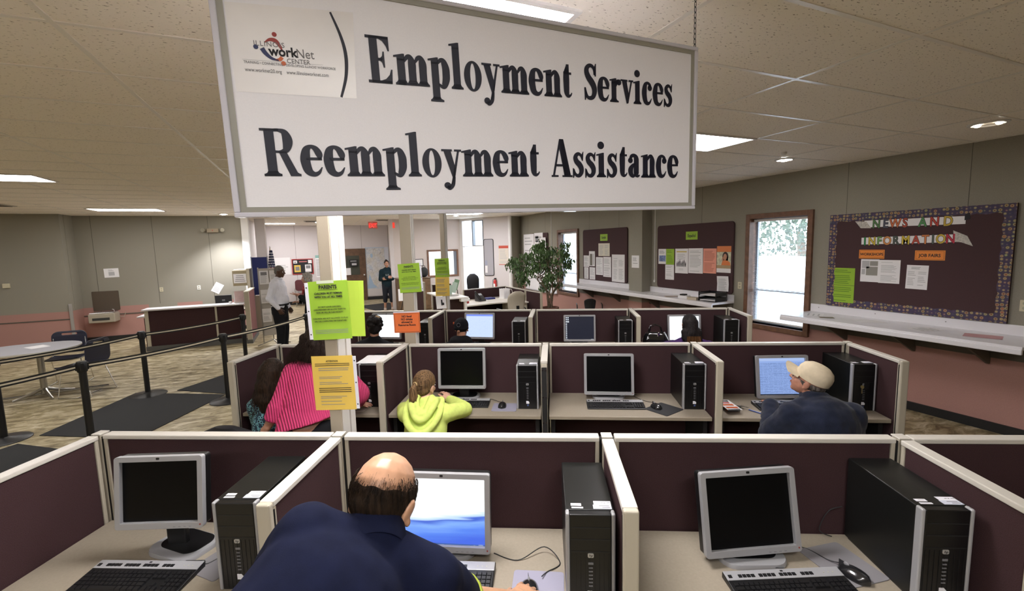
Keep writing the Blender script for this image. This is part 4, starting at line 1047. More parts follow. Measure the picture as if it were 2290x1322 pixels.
bars(o, -.09, -.01, -.10, .07, 9, LGREY, seed=3); bars(o, .01, .09, -.10, .07, 9, LGREY, seed=4); bars(o, -.06, .06, .09, .12, 3, GREY, seed=5)
wall_sheet('upper lime sheet at the left edge of the news board', 3.91, 3.635, 1.452, 1.68, LIME, n=8, ink=mat('ink_green', (.12, .24, .02), .8), seed=6)
wall_sheet('lower lime sheet at the left edge of the news board', 3.915, 3.635, 1.22, 1.448, LIME, n=8, ink=MATS['ink_green'], seed=7)
# Spanish board
o = wall_sheet('lime sign reading Espa\u00f1ol', 6.585, 6.30, 2.11, 2.26, LIME, n=0, name='lime_sign', cat='sign'); text('Espa\u00f1ol', .082, K, o, 0, -.028, .0012, bold=.018, wide=.78)
o = wall_sheet('small blue and white flyer at the left of the Spanish board', 7.32, 7.105, 1.64, 1.94); MB().box(-.085, .095, -.10, .02, .0006, .0012).obj('picture_block', mat('photo_blue', (.16, .22, .42), .6, noise=(30, .6)), o); bars(o, -.08, .08, .05, .12, 3, GREY)
o = wall_sheet('lime flyer between the blue flyer and the silhouettes flyer', 7.10, 6.88, 1.635, 1.94, LIME, n=9, ink=MATS['ink_green'], seed=8)
wall_sheet('white sheet hanging below the lime flyer on the Spanish board', 7.12, 6.88, 1.335, 1.63, n=12, seed=9, roll=.01)
o = wall_sheet('tall white flyer with a row of black people silhouettes', 6.85, 6.52, 1.475, 1.945, roll=.005)
text('OPPORTUNIDADES', .028, mat('ink_gold', (.60, .42, .05), .6), o, 0, .165, .0012, wide=.8) if False else bars(o, -.13, .13, .165, .185, 1, mat('ink_gold', (.60, .42, .05), .6), block=True, h=.9)
bars(o, -.11, .11, .02, .14, 6, LGREY, seed=10)
for k in range(7):
    x = -.115+k*.036; hh = .07+.02*((k*7) % 3); b = MB(); b.flat([el(x, -.095+hh, .009, .011, 12)], .0012); b.flat([[(x-.013, -.11+hh), (x-.010, -.11), (x-.002, -.11), (x, -.085), (x+.003, -.11), (x+.011, -.11), (x+.014, -.11+hh)]], .0012); b.obj('silhouette', K, o)
bars(o, -.07, .07, -.18, -.14, 2, LGREY, seed=11)
wall_sheet('tall white text sheet in the middle of the Spanish board', 6.51, 6.165, 1.49, 1.95, n=15, seed=12, roll=.01)
wall_sheet('salmon pink text sheet on the Spanish board', 6.155, 5.865, 1.505, 1.945, mat('paper_salmon', (.80, .33, .24), .65), n=16, ink=mat('ink_salmon', (.42, .12, .08), .7), seed=13, marg=.08)
o = wall_sheet('glossy poster of a dark haired woman in orange on the Spanish board', 5.855, 5.56, 1.53, 1.985, mat('poster_tan', (.42, .30, .16), .5))
MB().box(-.147, .147, .13, .227, .0006, .0010).obj('poster_band', mat('poster_orange', (.70, .20, .05), .5), o)
MB().box(-.147, .147, -.10, .125, .0006, .0010).obj('poster_photo', mat('poster_photo_pale', (.55, .55, .40), .5, noise=(18, .35)), o)
b = MB(); b.flat([el(.03, .045, .062, .085)], .0012); b.flat([[(-.02, .04), (-.035, -.06), (.02, -.05), (.09, -.06), (.085, .05)]], .0012); b.obj('hair_shape', mat('poster_hair', (.03, .012, .008), .6), o)
b = MB(); b.flat([el(.025, .04, .037, .055)], .0015); b.flat([el(-.025, .0, .014, .045)], .0015); b.obj('face_shape', mat('poster_skin', (.50, .24, .14), .6), o)
b = MB(); b.flat([[(-.05, -.10), (-.03, -.02), (.02, -.015), (.08, -.02), (.13, -.05), (.14, -.10)]], .0014); b.obj('shirt_shape', MATS['poster_orange'], o)
MB().box(-.147, .147, -.227, -.155, .0006, .0010).obj('poster_footer', PAPER, o)
wall_sheet('curled white sheet at the lower right of the Spanish board', 5.825, 5.585, 1.21, 1.47, n=12, seed=14, roll=.03, curl=.03)
# English board
o = wall_sheet('lime sign reading English', 9.375, 9.075, 2.14, 2.30, LIME, name='lime_sign', cat='sign'); text('English', .082, K, o, 0, -.028, .0012, bold=.018, wide=.78)
o = wall_sheet('cream two column sheet below the English sign', 9.45, 8.99, 1.775, 2.08, mat('paper_cream', (.70, .66, .55), .7)); bars(o, -.19, -.02, -.13, .12, 9, LGREY, seed=15); bars(o, .03, .2, -.13, .12, 11, LGREY, seed=16)
wall_sheet('small white sheet, upper left of the English board', 10.12, 9.875, 1.485, 1.78, n=9, seed=17)
o = wall_sheet('sheet with a brown photo strip, left on the English board', 9.87, 9.61, 1.515, 1.89); MB().box(-.09, .02, -.17, .12, .0006, .0012).obj('picture_block', mat('photo_brown', (.18, .17, .14), .7), o); MB().box(.05, .085, -.15, .12, .0006, .0012).obj('picture_block', LGREY, o)
wall_sheet('small white sheet, lower left corner of the English board', 10.10, 9.9, 1.18, 1.475, n=9, seed=18)
wall_sheet('small white sheet, second in the lower row of the English board', 9.85, 9.60, 1.18, 1.485, n=9, seed=19)
wall_sheet('tall white sheet left of centre on the English board', 9.56, 9.265, 1.31, 1.745, n=14, seed=20)
wall_sheet('tall white sheet in the centre of the English board', 9.25, 8.935, 1.275, 1.755, n=16, seed=21)
o = wall_sheet('largest white list sheet at the right of the English board', 8.90, 8.42, 1.18, 1.815, n=0); bars(o, -.18, -.02, -.26, .24, 20, LGREY, seed=22); bars(o, .02, .2, -.26, .2, 18, LGREY, seed=23)
o = sheet('wall_notice', 'white notice taped to the taupe pier between the boards', 'notice', frame_at((6.239, 7.79, 1.68), PI), .24, .26, PAPER); bars(o, -.08, .08, -.05, .09, 5, GREY, seed=24)
o = sheet('leaning_card', 'white card in a black frame leaning at the foot of the pier', 'card', frame_at((6.40, 8.1, 1.14), PI+.5) @ Matrix.Rotation(-.15, 4, 'X'), .12, .17, PAPER); b = MB(); b.prism(rrect(.13, .18, .005, 1), -.002, .002, holes=[rrect(.112, .162, .003, 1)]); b.obj('black_frame', K, o)
# far board by the corner with overlapping posters
board('small maroon board with white posters in the far right corner', 13.2, 12.1, 1.5, 2.44, .05)
wall_sheet('white poster with a picture at the left of the far corner board', 13.75, 13.0, 1.5, 2.43, PAPER, .045, n=8, seed=25)
o = wall_sheet('white poster with a dark photo on the far corner board', 12.98, 12.4, 1.55, 2.45, PAPER, .04, n=6, seed=26); MB().box(-.22, .0, .18, .36, .0006, .0012).obj('picture_block', GREY, o)
wall_sheet('narrow curled poster at the right of the far corner board', 12.38, 12.14, 1.6, 2.3, PAPER, .05, n=8, curl=.05, seed=27)
t = thing('whiteboard', 'low white marker board behind the potted tree', 'whiteboard'); t.matrix_world = wr(12.65, 1.05, .003)
MB().box(-1.05, 1.05, -.40, .40, 0, .02).obj('board_face', mat('whiteboard_white', (.78, .78, .80), .25), t)
MB().box(-1.07, 1.07, -.42, -.39, 0, .07).obj('marker_tray', mat('alu_tray', (.5, .5, .52), .35, metal=.6), t, bevel=.004)
# counters
CTR = mat('counter_white', (.74, .73, .76), .3, coat=.2)
CTR2 = mat('counter_apron_shade', (.10, .088, .07), .7)  # shade beneath the worktop put into this dark colour
def counter(y0, y1, xf, lab, brs, zt=1.055):
    t = thing('wall_counter', lab, 'counter', (6.48, (y0+y1)/2, 0), 0, 'white laminate wall counters')
    h = (y1-y0)/2; d = 6.48-xf
    b = MB(); b.box(-d, -.001, -h, h, zt-.035, zt); b.obj('worktop', CTR, t, bevel=.008, seg=3)
    MB().box(-d-.012, -d+.02, -h, h, zt-.075, zt-.022).obj('front_lip', CTR, t, bevel=.008, seg=3)
    MB().box(-.022, -.001, -h, h, zt-.01, zt+.105).obj('backsplash', CTR, t, bevel=.005)
    MB().box(-.04, -.001, -h+.02, h-.02, zt-.26, zt-.04).obj('shade_panel', CTR2, t)
    for y in brs:
        b = MB(); b.prism([(-.02, zt-.04), (-d+.08, zt-.04), (-d+.08, zt-.07), (-.05, zt-.33), (-.02, zt-.33)], -.012, .012, M=Matrix.Translation((0, y-(y0+y1)/2, 0)) @ RX)
        b.obj('bracket', CTR2, t)
    for y in (-h*.9, -h*.3, h*.3, h*.9): MB().lathe([(.001, 0), (.006, 0), (.006, .002), (.001, .002)], 10, M=Matrix.Translation((-.022, y, zt+.06)) @ Matrix.Rotation(-PI/2, 4, 'Y')).obj('screw_head', GREY, t)
    return t
counter(1.86, 4.20, 5.83, 'long white wall counter below the news board', (2.3, 2.95, 3.7))
counter(5.50, 10.38, 5.97, 'long white wall counter below the English and Spanish boards', (6.3, 7.3, 8.6, 9.7))
def flat_paper(lab, x, y, z, w, h, rot, m=PAPER, name='paper_sheet', n=0):
    o = sheet(name, lab, 'paper', Matrix.Translation((x, y, z)) @ Matrix.Rotation(rot, 4, 'Z'), w, h, m, 'papers on the wall counters')
    if n: bars(o, -w*.4, w*.4, -h*.4, h*.4, n, LGREY, .0012, int(x*100+y*10))
    return o
CT = 1.0565
flat_paper('pink sheet near the right end of the counter under the news board', 6.15, 2.25, CT, .216, .279, .3, mat('paper_pink', (.62, .36, .38), .7))
flat_paper('thin white sheet lying mid counter under the news board', 6.12, 2.72, CT, .216, .279, 1.2, n=4)
flat_paper('pale sheet lying on the counter under the lime sheets', 6.18, 3.3, CT, .216, .279, .9)
flat_paper('open pale brochure at the window end of the news board counter', 6.15, 3.95, CT, .28, .216, .5, n=3)
flat_paper('dark slim leaflet at the window end of the news board counter', 6.05, 3.72, CT, .10, .16, .8, mat('paper_dark_tan', (.2, .17, .12), .7))
flat_paper('white sheet on the counter beside the pier', 6.12, 7.15, CT, .216, .279, .6, n=4)
flat_paper('tan leaflet on the counter below the Spanish board', 6.15, 6.6, CT, .2, .26, 1.1, mat('paper_tan', (.5, .4, .33), .7), n=6)
# paper trays and boxes
t = thing('letter_tray', 'black stacked letter tray on the counter end by the window', 'letter tray', (6.22, 5.72, 1.057), .1)
for k in range(2):
    z = .01+k*.085
    b = MB(); b.box(-.15, .15, -.17, .17, z, z+.006); b.box(-.15, .15, -.17, -.163, z, z+.06); b.box(-.15, .15, .163, .17, z, z+.06); b.box(.143, .15, -.163, .163, z, z+.06); b.obj('tray', mat('tray_black', (.012, .012, .014), .12, coat=.5), t)
    MB().box(-.135, .13, -.15, .15, z+.007, z+.02).obj('paper_stack', PAPER, t)
b = MB()
for sx in (-.14, .14):
    for sy in (-.165, .165): b.box(sx-.006, sx+.006, sy-.004, sy+.004, 0, .165)
b.obj('tray_posts', MATS['tray_black'], t)
t = thing('card_box', 'small white box with a dark lid on the counter left of the letter tray', 'box', (6.15, 6.30, 1.055), .2)
MB().box(-.06, .06, -.09, .09, 0, .05).obj('box_body', PAPER, t, bevel=.002); MB().box(-.05, .05, -.03, .06, .05, .075).obj('dark_lid', BLACKP, t, bevel=.003)
tag(MB().box(-.05, .05, -.1, .1, 0, .045).obj('card_stack', mat('card_tan', (.5, .43, .33), .7), None, (6.10, 6.03, 1.055), (0, 0, .1), bevel=.002), 'stack of tan cards beside the black letter tray', 'cards')
# outlets, conduits
OUTL = mat('outlet_ivory', (.58, .53, .38), .4)
def outlet(M, lab, m=OUTL):
    t = thing('wall_outlet', lab, 'outlet'); t.matrix_world = M
    b = MB(); b.prism(rrect(.075, .115, .006, 3), 0, .006); b.obj('cover_plate', m, t, bevel=.002)
    for s in (-1, 1):
        b = MB(); b.prism(rrect(.034, .03, .012, 3, 0, s*.024), .006, .008); b.obj('socket', mat('socket_tan', (.38, .35, .26), .5), t)
    return t
outlet(wr(5.40, 1.33), 'ivory wall outlet between the Spanish board and the window')
outlet(wr(2.08, 1.36), 'ivory wall outlet at the right photo edge beside the news board')
for y, z1, lab in ((7.46, 1.30, 'thin white cord hanging beside the pier left of the Spanish board'), (11.9, 1.2, 'thin white conduit left of the window behind the tree')):
    t = thing('wall_conduit', lab, 'conduit', (6.472, y, 0)); MB().box(-.006, .006, -.008, .008, z1, CZ-.002).obj('conduit_strip', WHITEP, t, bevel=.003)
    MB().box(-.016, .008, -.022, .022, z1-.05, z1).obj('conduit_end', WHITEP, t, bevel=.006)
# ================================================================ left side: seating, queue posts, reception desk
POSTK = mat('post_black', (.006, .006, .0065), .4)
BELT1 = mat('belt_black', (.010, .010, .010), .8); BELT2 = mat('belt_cream', (.62, .56, .42), .8)
def stanchion(x, y, lab, rz=0, first=[None]):
    if first[0]: return dup(first[0], (x, y, 0), rz, lab)
    t = thing('queue_post', lab, 'queue post', (x, y, 0), rz, 'black retractable belt queue posts')
    MB().lathe([(.001, 0), (.235, 0), (.235, .008), (.215, .018), (.06, .030), (.04, .045), (.001, .045)], 36).obj('base', POSTK, t, smooth=True)
    MB().lathe([(.001, .04), (.034, .04), (.034, .85), (.001, .85)], 20).obj('pole', POSTK, t, smooth=True)
    MB().lathe([(.001, .85), (.042, .85), (.046, .86), (.046, .955), (.04, .965), (.001, .968)], 20).obj('belt_head', POSTK, t, smooth=True)
    b = MB()
    for a in range(4): b.box(.035, .056, -.014, .014, .872, .945, M=Matrix.Rotation(a*PI/2, 4, 'Z'))
    b.obj('belt_slots', BLACKP, t)
    first[0] = t; return t
QP = {'a': (-3.40, 6.97), 'b': (-2.40, 8.26), 'c': (-1.25, 9.46), 'd': (-2.36, 6.25), 'e': (-1.23, 7.36), 'f': (-.18, 8.85), 'g': (-3.55, 5.0)}
for k, lab in (('a', 'black queue post at the left photo edge'), ('b', 'black queue post at the far edge of the large floor mat'), ('c', 'black queue post at the right end of the reception desk'), ('d', 'nearest black queue post behind the front row divider'),
               ('e', 'black queue post just left of the child in the middle row'), ('f', 'black queue post behind the woman in pink, under the grey haired woman'), ('g', 'black queue post outside the left photo edge')):
    stanchion(*QP[k], 'thin ' + lab, .4)
def belt(p, q, lab, sag=.02):
    a, c = V((*QP[p], .91)), V((*QP[q], .91)); d = (c-a).normalized(); a, c = a+d*.058, c-d*.058
    t = thing('queue_belt', lab, 'belt', a, math.atan2(d.y, d.x), 'black belts with a cream stripe'); L = (c-a).length; N = 14
    def strip(z0, z1, th): 
        b = MB(); R = []
        for i in range(N+1):
            u = i/N; s = -sag*4*u*(1-u); tw_ = .0
            R.append([(u*L, -th, z0+s), (u*L, th, z0+s), (u*L, th, z1+s), (u*L, -th, z1+s)])
        return b.rings(R)
    strip(-.026, .026, .0012).obj('webbing', BELT1, t)
    strip(-.008, .008, .0019).obj('cream_stripe', BELT2, t)
belt('a', 'b', 'belt from the left photo edge to the post by the mat, crossing the table')
belt('b', 'c', 'belt crossing in front of the maroon reception desk')
belt('g', 'd', 'belt running from the left photo edge to the nearest queue post')
belt('d', 'e', 'belt between the nearest queue post and the post left of the child')
belt('e', 'f', 'belt crossing in front of the man in the white shirt')
MATM = mat('mat_charcoal', (.015, .016, .017), .95, noise=(300, .4), bump=(260, .4))
def floor_mat_(P, lab):
    b = MB(); b.prism(P, .001, .009); return tag(b.obj('floor_mat', MATM, bevel=.003), lab, 'floor mat', 'charcoal floor mats')
floor_mat_([(-3.09, 6.95), (-1.98, 6.30), (-1.32, 7.69), (-2.60, 8.44)], 'large charcoal floor mat between the two rows of queue posts')
floor_mat_([(-2.05, 8.29), (-1.16, 7.60), (-.35, 8.45), (-1.35, 9.20)], 'charcoal floor mat beside the divider of the child')
floor_mat_([(-3.19, 6.75), (-2.62, 6.30), (-3.5, 5.1), (-4.1, 5.6)], 'charcoal floor mat at the lower left photo edge')
floor_mat_([(1.35, 17.5), (2.55, 17.9), (3.05, 16.1), (1.85, 15.75)], 'dark entrance mat under the woman in the dark hoodie')
# table and two navy chairs
t = thing('cafe_table', 'pale grey table with a steel pedestal at the left photo edge', 'table', (-4.0, 8.92, 0), .12)
b = MB(); b.prism(rrect(1.25, 1.0, .46, 10), .725, .752); b.obj('tabletop', mat('table_grey', (.42, .42, .46), .35), t, bevel=.004)
b = MB(); b.prism(rrect(1.254, 1.004, .462, 10), .728, .748); b.obj('edge_band', mat('table_edge', (.46, .44, .38), .5), t)
STEEL = mat('brushed_steel', (.36, .34, .30), .32, metal=.8)
MB().lathe([(.001, .05), (.04, .05), (.04, .7), (.001, .7)], 20, M=Matrix.Translation((.16, 0, 0))).obj('pedestal', STEEL, t, smooth=True)
for k in range(4):
    a = k*PI/2+.5; c_, s_ = math.cos(a), math.sin(a)
    MB().tube([(.16, 0, .13), (.16+.12*c_, .12*s_, .08), (.16+.34*c_, .34*s_, .02)], [.028, .022, .014], 8).obj('foot', STEEL, t, smooth=True)
MB().tube([(-.9, 0, .045), (.9, 0, .045)], .017, 10).obj('floor_rail', CHROME, t, smooth=True)
o = sheet('paper_sheet', 'white sheet lying on the pale grey table', 'paper', Matrix.Translation((-3.88, 9.0, .753)) @ Matrix.Rotation(.7, 4, 'Z'), .216, .279, PAPER)
NAVYP = mat('chair_navy', (.012, .014, .035), .4)
def stack_chair(x, y, rz, lab):
    t = thing('stacking_chair', lab, 'chair', (x, y, 0), rz, 'navy chairs at the grey table')   # faces -y
    R = []
    for i in range(9):
        u = i/8; y_ = -.22 + .42*u; z = .45 - .02*math.sin(u*PI) + (.01 if i == 0 else 0); w_ = .225 - .02*abs(u-.5)
        R.append([(-w_, y_, z+.012), (-w_*.6, y_, z), (w_*.6, y_, z), (w_, y_, z+.012), (w_, y_, z-.004), (w_*.6, y_, z-.016), (-w_*.6, y_, z-.016), (-w_, y_, z-.004)])
    MB().rings(R).obj('seat', NAVYP, t, smooth=True)
    prof = rrect(.45, .36, .09, 6, 0, .67); hole = rrect(.20, .035, .017, 5, 0, .80)
    b = MB(); b.prism(prof, -.01, .01, M=Matrix.Translation((0, .22, 0)) @ RX, holes=[hole]); bk_ = b.obj('backrest', NAVYP, t, bevel=.004)
    for v in bk_.data.vertices: v.co.y += .05*(v.co.z-.5) + .9*v.co.x**2*-.35 + .02
    for s in (-1, 1):
        MB().tube([(s*.20, .23, .74), (s*.215, .20, .46), (s*.225, .05, .44), (s*.225, -.17, .44)], .008, 8).obj('seat_rod', CHROME, t, smooth=True)
        MB().tube([(s*.225, -.12, .44), (s*.235, -.20, .03), (s*.235, -.205, .010), (s*.235, -.16, .008), (s*.235, .24, .008), (s*.235, .262, .02), (s*.225, .12, .44)], .007, 8).obj('sled_leg', CHROME, t, smooth=True)
    MB().tube([(-.235, .05, .008), (.235, .05, .008)], .006, 6).obj('cross_rod', CHROME, t)
stack_chair(-3.82, 9.62, .05, 'navy chair with a handle slot behind the grey table')
stack_chair(-3.30, 8.78, -1.9, 'navy chair at the right end of the grey table, seen from its side')
# wall items
def wl(x, z, y=14.2): return frame_at((x, y, z), -PI/2)
t = thing('drinking_fountain', 'beige wall mounted drinking fountain with a brown back plate', 'drinking fountain'); t.matrix_world = wl(-4.74, .60)
BR_ = mat('plate_brown', (.085, .062, .042), .5); BG = mat('fountain_beige', (.36, .32, .25), .45)
b = MB(); b.prism(rrect(.52, .48, .02, 3, 0, .38), 0, .012); b.obj('back_plate', BR_, t)
b = MB(); b.box(-.27, .24, -.12, .10, 0, .34); b.obj('cabinet', BG, t, bevel=.02, seg=3)
MB().box(-.25, .22, .10, .125, .02, .32).obj('basin', mat('basin_steel', (.62, .6, .58), .25, metal=.8), t, bevel=.01)
MB().box(-.19, .14, -.06, .0, .338, .345).obj('grille', mat('grille_dark', (.03, .03, .028), .6), t)
MB().tube([(.17, .12, .12), (.17, .17, .13), (.14, .18, .14)], .01, 8).obj('spout', CHROME, t, smooth=True)
MB().tube([(.24, -.02, .05), (.33, -.03, .03), (.36, .08, .01)], .006, 6).obj('supply_line', BG, t, smooth=True)
def lsheet(lab, x, z, w, h, roll=0, n=6, y=14.196, m=PAPER, pic=False, seed=1):
    o = sheet('wall_sheet', lab, 'paper', wl(x, z, y), w, h, m, roll=roll)
    if pic: MB().box(-w*.2, w*.2, -h*.3, h*.12, .0006, .0014).obj('picture_block', LGREY, o); bars(o, -w*.2, w*.2, h*.18, h*.38, 2, GREY, .0014, seed)
    else: bars(o, -w*.38, w*.38, -h*.38, h*.38, n, LGREY, .0014, seed)
    return o
lsheet('white sheet with a small picture on the taupe wall above the drinking fountain', -4.57, 1.66, .29, .22, .02, pic=True)
lsheet('white sheet taped at an angle on the wall behind the reception desk', -2.385, 1.155, .20, .27, -.55, 8, seed=2)
outlet(wl(-3.605, 1.19), 'ivory wall outlet between the drinking fountain and the reception desk')
outlet(wl(-2.80, 1.19), 'white wall outlet above the reception desk', mat('outlet_white', (.7, .7, .66), .4))
t = thing('emergency_light', 'beige twin head emergency light high on the far left wall', 'emergency light'); t.matrix_world = wl(-2.36, 2.67)
MB().box(-.13, .13, -.05, .05, 0, .08).obj('housing', mat('emergency_beige', (.33, .27, .19), .5), t, bevel=.008)
for s in (-1, 1): MB().lathe([(.02, 0), (.045, .03), (.05, .07), (.001, .072)], 16, M=Matrix.Translation((s*.19, .01, .05)) @ Matrix.Rotation(s*.5, 4, 'Y')).obj('lamp_head', mat('lamp_glass', (.4, .38, .30), .3), t, smooth=True)
MB().box(-.01, .01, -.01, .01, .08, .084).obj('indicator', mat('indicator_red', (.5, .03, .02), .4), t)
o = tag(MB().box(-.06, .06, -.05, .05, 0, .04).obj('wall_box', OUTL, bevel=.006), 'small beige thermostat box at the left photo edge', 'wall box'); o.matrix_world = frame_at((-6.22, 13.6, 1.48), -PI/2)
# reception desk
t = thing('reception_desk', 'maroon panelled reception desk with a white transaction top', 'reception desk', (-3.41, 12.07, 0))
MB().box(.07, 1.29, -.02, .03, .10, .87).obj('front_panel', FAB, t); MB().box(1.33, 1.86, -.02, .03, .10, .87).obj('front_panel', FAB, t)
for x in (0, 1.29): MB().box(x, x+(.07 if x == 0 else .04), -.03, .04, .07, .88).obj('panel_trim', CREAM, t, bevel=.005)
MB().box(-.02, 1.88, -.06, .0, .0, .10).obj('kick_plate', mat('kick_grey', (.10, .10, .095), .6), t)
MB().box(-.03, 1.885, -.10, .32, .88, .915).obj('transaction_top', mat('top_pale', (.62, .60, .62), .35), t, bevel=.006)
MB().box(-.18, .35, .12, .8, .72, .75).obj('side_ledge', mat('top_pale', (.62, .60, .62), .35), t, bevel=.004)
MB().box(0.35, 1.86, .33, .95, .71, .74).obj('inner_worktop', DESK, t)
MB().box(-.02, .04, .0, 1.0, .0, .72).obj('side_panel', FAB, t)
t = thing('reception_end_panel', 'tall beige edged panel closing the right end of the reception desk', 'panel', (-1.45, 11.85, 0))
MB().box(-.05, .05, 0, .05, .08, 1.19).obj('edge_post', CREAM, t, bevel=.006); MB().box(-.035, .035, .05, 1.2, .08, 1.18).obj('fabric_panel', mat('panel_fabric_rose', (.16, .062, .06), .9, noise=(300, .25)), t); MB().box(-.05, .05, .03, 1.2, 1.18, 1.2).obj('top_cap', CREAM, t); MB().box(-.06, .06, -.03, 1.2, 0, .08).obj('kick_plate', MATS['kick_grey'], t)
t = thing('tall_screen_panel', 'tall thin beige screen behind the reception desk, its edge towards the viewer', 'panel', (-1.52, 13.08, 0))
MB().box(-.025, .025, 0, .95, 0, 1.66).obj('fabric_panel', mat('panel_fabric_dark', (.05, .04, .035), .9), t); MB().box(-.03, .03, -.03, 0, 0, 1.68).obj('edge_trim', CREAM, t); MB().box(-.03, .03, 0, .95, 1.66, 1.68).obj('top_cap', CREAM, t)
t = thing('wall_file', 'tan file holder with a white notice behind the reception desk', 'file holder', (-1.71, 13.13, 1.25))
MB().box(-.16, .16, 0, .25, 0, .38).obj('holder', mat('file_tan', (.33, .28, .17), .6), t, bevel=.004); MB().box(-.13, .13, .03, .22, .38, .41).obj('papers', PAPER, t)
o = MB().box(-.14, .14, -.004, -.001, .07, .30).obj('notice', PAPER, t); b = MB()
for k in range(4): b.box(-.11+.01*k, .11-.01*k, -.0055, -.004, .11+k*.045, .125+k*.045)
b.obj('notice_print', GREY, t)
t = thing('reception_monitor', 'black back of a monitor rising over the reception desk', 'monitor', (-2.02, 12.62, .742), .06)
MB().box(-.17, .17, -.02, .02, .12, .34).obj('back_shell', BLACKP, t, bevel=.01); MB().box(-.03, .03, -.01, .03, .01, .16).obj('stand', BLACKP, t); MB().box(-.11, .11, -.08, .09, 0, .015).obj('base', BLACKP, t, bevel=.004)
MB().box(-.03, .03, -.022, -.019, .2, .24).obj('logo_plate', GREY, t)
t = thing('counter_card', 'white framed card with pale red print standing on the reception desk top', 'card stand', (-1.64, 12.22, .915))
MB().box(-.11, .11, -.006, .0, 0, .29).obj('frame', WHITEP, t); MB().box(-.09, .09, -.008, -.005, .02, .27).obj('card', mat('card_rosy', (.66, .50, .48), .7, noise=(90, .15)), t); MB().box(-.08, .08, .0, .09, 0, .004).obj('foot', WHITEP, t)
tag(MB().box(-.108, .108, -.14, .14, 0, .003).obj('paper_sheet', PAPER, None, (-3.05, 12.12, .9155), (0, 0, 1.2)), 'white paper at the left end of the reception desk top', 'paper')
tag(MB().lathe([(.001, 0), (.03, 0), (.032, .045), (.001, .05)], 14).obj('paper_roll', WHITEP, None, (-1.82, 12.17, .9155), smooth=True), 'small white roll on the reception desk beside the card', 'roll')
# blue screen, brochure stand, flag
t = thing('folding_screen', 'blue folding screen behind the reception desk', 'screen', (-1.25, 13.12, 0), .1)
MB().box(-.17, .17, -.02, .02, 1.0, 1.95).obj('blue_panel', mat('fabric_blue', (.008, .014, .085), .9, noise=(200, .2)), t); MB().box(-.17, .17, -.02, .02, .1, .98).obj('tan_panel', mat('fabric_tan', (.25, .21, .16), .9), t)
for s in (-1, 1): MB().box(s*.18-.012, s*.18+.012, -.022, .022, 0, 1.97).obj('edge_post', ALU, t)
t = thing('brochure_stand', 'clear brochure stand full of white leaflets left of the man in the white shirt', 'brochure stand', (-.93, 11.4, 0), .18)
CLR = mat('acrylic_tan', (.46, .43, .39), .25)
MB().box(-.2, .2, .0, .012, .22, 1.72).obj('back_panel', CLR, t, bevel=.004)
for s in (-1, 1): MB().box(s*.2-.01, s*.2+.01, -.02, .02, .05, 1.74).obj('upright', STEEL, t)
for s in (-1, 1):
    MB().tube([(0, 0, .22), (0, 0, .12), (s*.33, -.05, .02)], .014, 8).obj('foot', STEEL, t, smooth=True); 
MB().tube([(0, 0, .12), (.06, -.33, .02)], .014, 8).obj('foot', STEEL, t, smooth=True)
i = 0
for row in range(3):
    for c_ in (-1, 1):
        z = 1.52 - row*.42; M = Matrix.Translation((-.93, 11.4, 0)) @ Matrix.Rotation(.18, 4, 'Z') @ Matrix.Translation((c_*.10, -.035, z)) @ Matrix.Rotation(PI/2-.12, 4, 'X')
        if row == 2 and c_ == 1: continue
        o = sheet('leaflet', '%s %s white leaflet in the clear brochure stand' % (('top', 'middle', 'bottom')[row], 'left' if c_ < 0 else 'right'), 'leaflet', M, .18, .30, PAPER, 'leaflets in the brochure stand', curl=.03)
        bars(o, -.07, .07, -.12, .06, 7, LGREY, .012, i); i += 1
        if row == 0 and c_ < 0: MB().box(-.06, .06, .05, .12, .012, .0135).obj('picture_block', GREY, o)
t = thing('flag', 'furled American flag on a pole with a silver finial', 'flag', (-1.14, 15.05, 0))
MB().tube([(0, 0, .02), (0, 0, 2.18)], .012, 8).obj('pole', mat('pole_wood', (.3, .2, .1), .4), t, smooth=True); MB().ell((0, 0, 2.21), (.02, .02, .035)).obj('finial', CHROME, t, smooth=True)
MB().lathe([(.001, 0), (.14, 0), (.13, .03), (.03, .06), (.001, .06)], 20).obj('base', mat('flag_base', (.2, .15, .06), .4, metal=.6), t, smooth=True)
def furl(z0, z1, n, k0):
    R = []
    for i in range(n+1):
        u = i/n; z = z1 + (z0-z1)*u; w_ = .035 + .085*math.sin(min(1, (u*(z1-z0)+k0)*1.6)*PI/2)
        R.append([(.02 + (w_ + .018*math.sin(5*a+z*3))*math.cos(a)*.75, (w_*.6 + .015*math.cos(4*a))*math.sin(a), z) for a in [2*PI*j/24 for j in range(24)]])
    return MB().rings(R)
furl(1.62, 2.12, 8, 0).obj('star_field', mat('flag_navy', (.012, .016, .05), .8), t, smooth=True)
def flag_mat():
    m = mat('flag_stripes', (.5, .05, .06), .8); nt, b = nodes_of(m); tc = nt.nodes.new('ShaderNodeTexCoord'); sx = nt.nodes.new('ShaderNodeSeparateXYZ'); nt.links.new(tc.outputs['Object'], sx.inputs[0])
    s = math_(nt, 'GREATER_THAN', math_(nt, 'SINE', math_(nt, 'ADD', math_(nt, 'MULTIPLY', sx.outputs['X'], 85), math_(nt, 'MULTIPLY', sx.outputs['Z'], 9)), 0), .0)
    nt.links.new(ramp(nt, s, [(0, (.62, .60, .60)), (1, (.35, .03, .045))]), b.inputs['Base Color']); return m
furl(.8, 1.62, 8, .5).obj('stripes', flag_mat(), t, smooth=True)
b = MB()
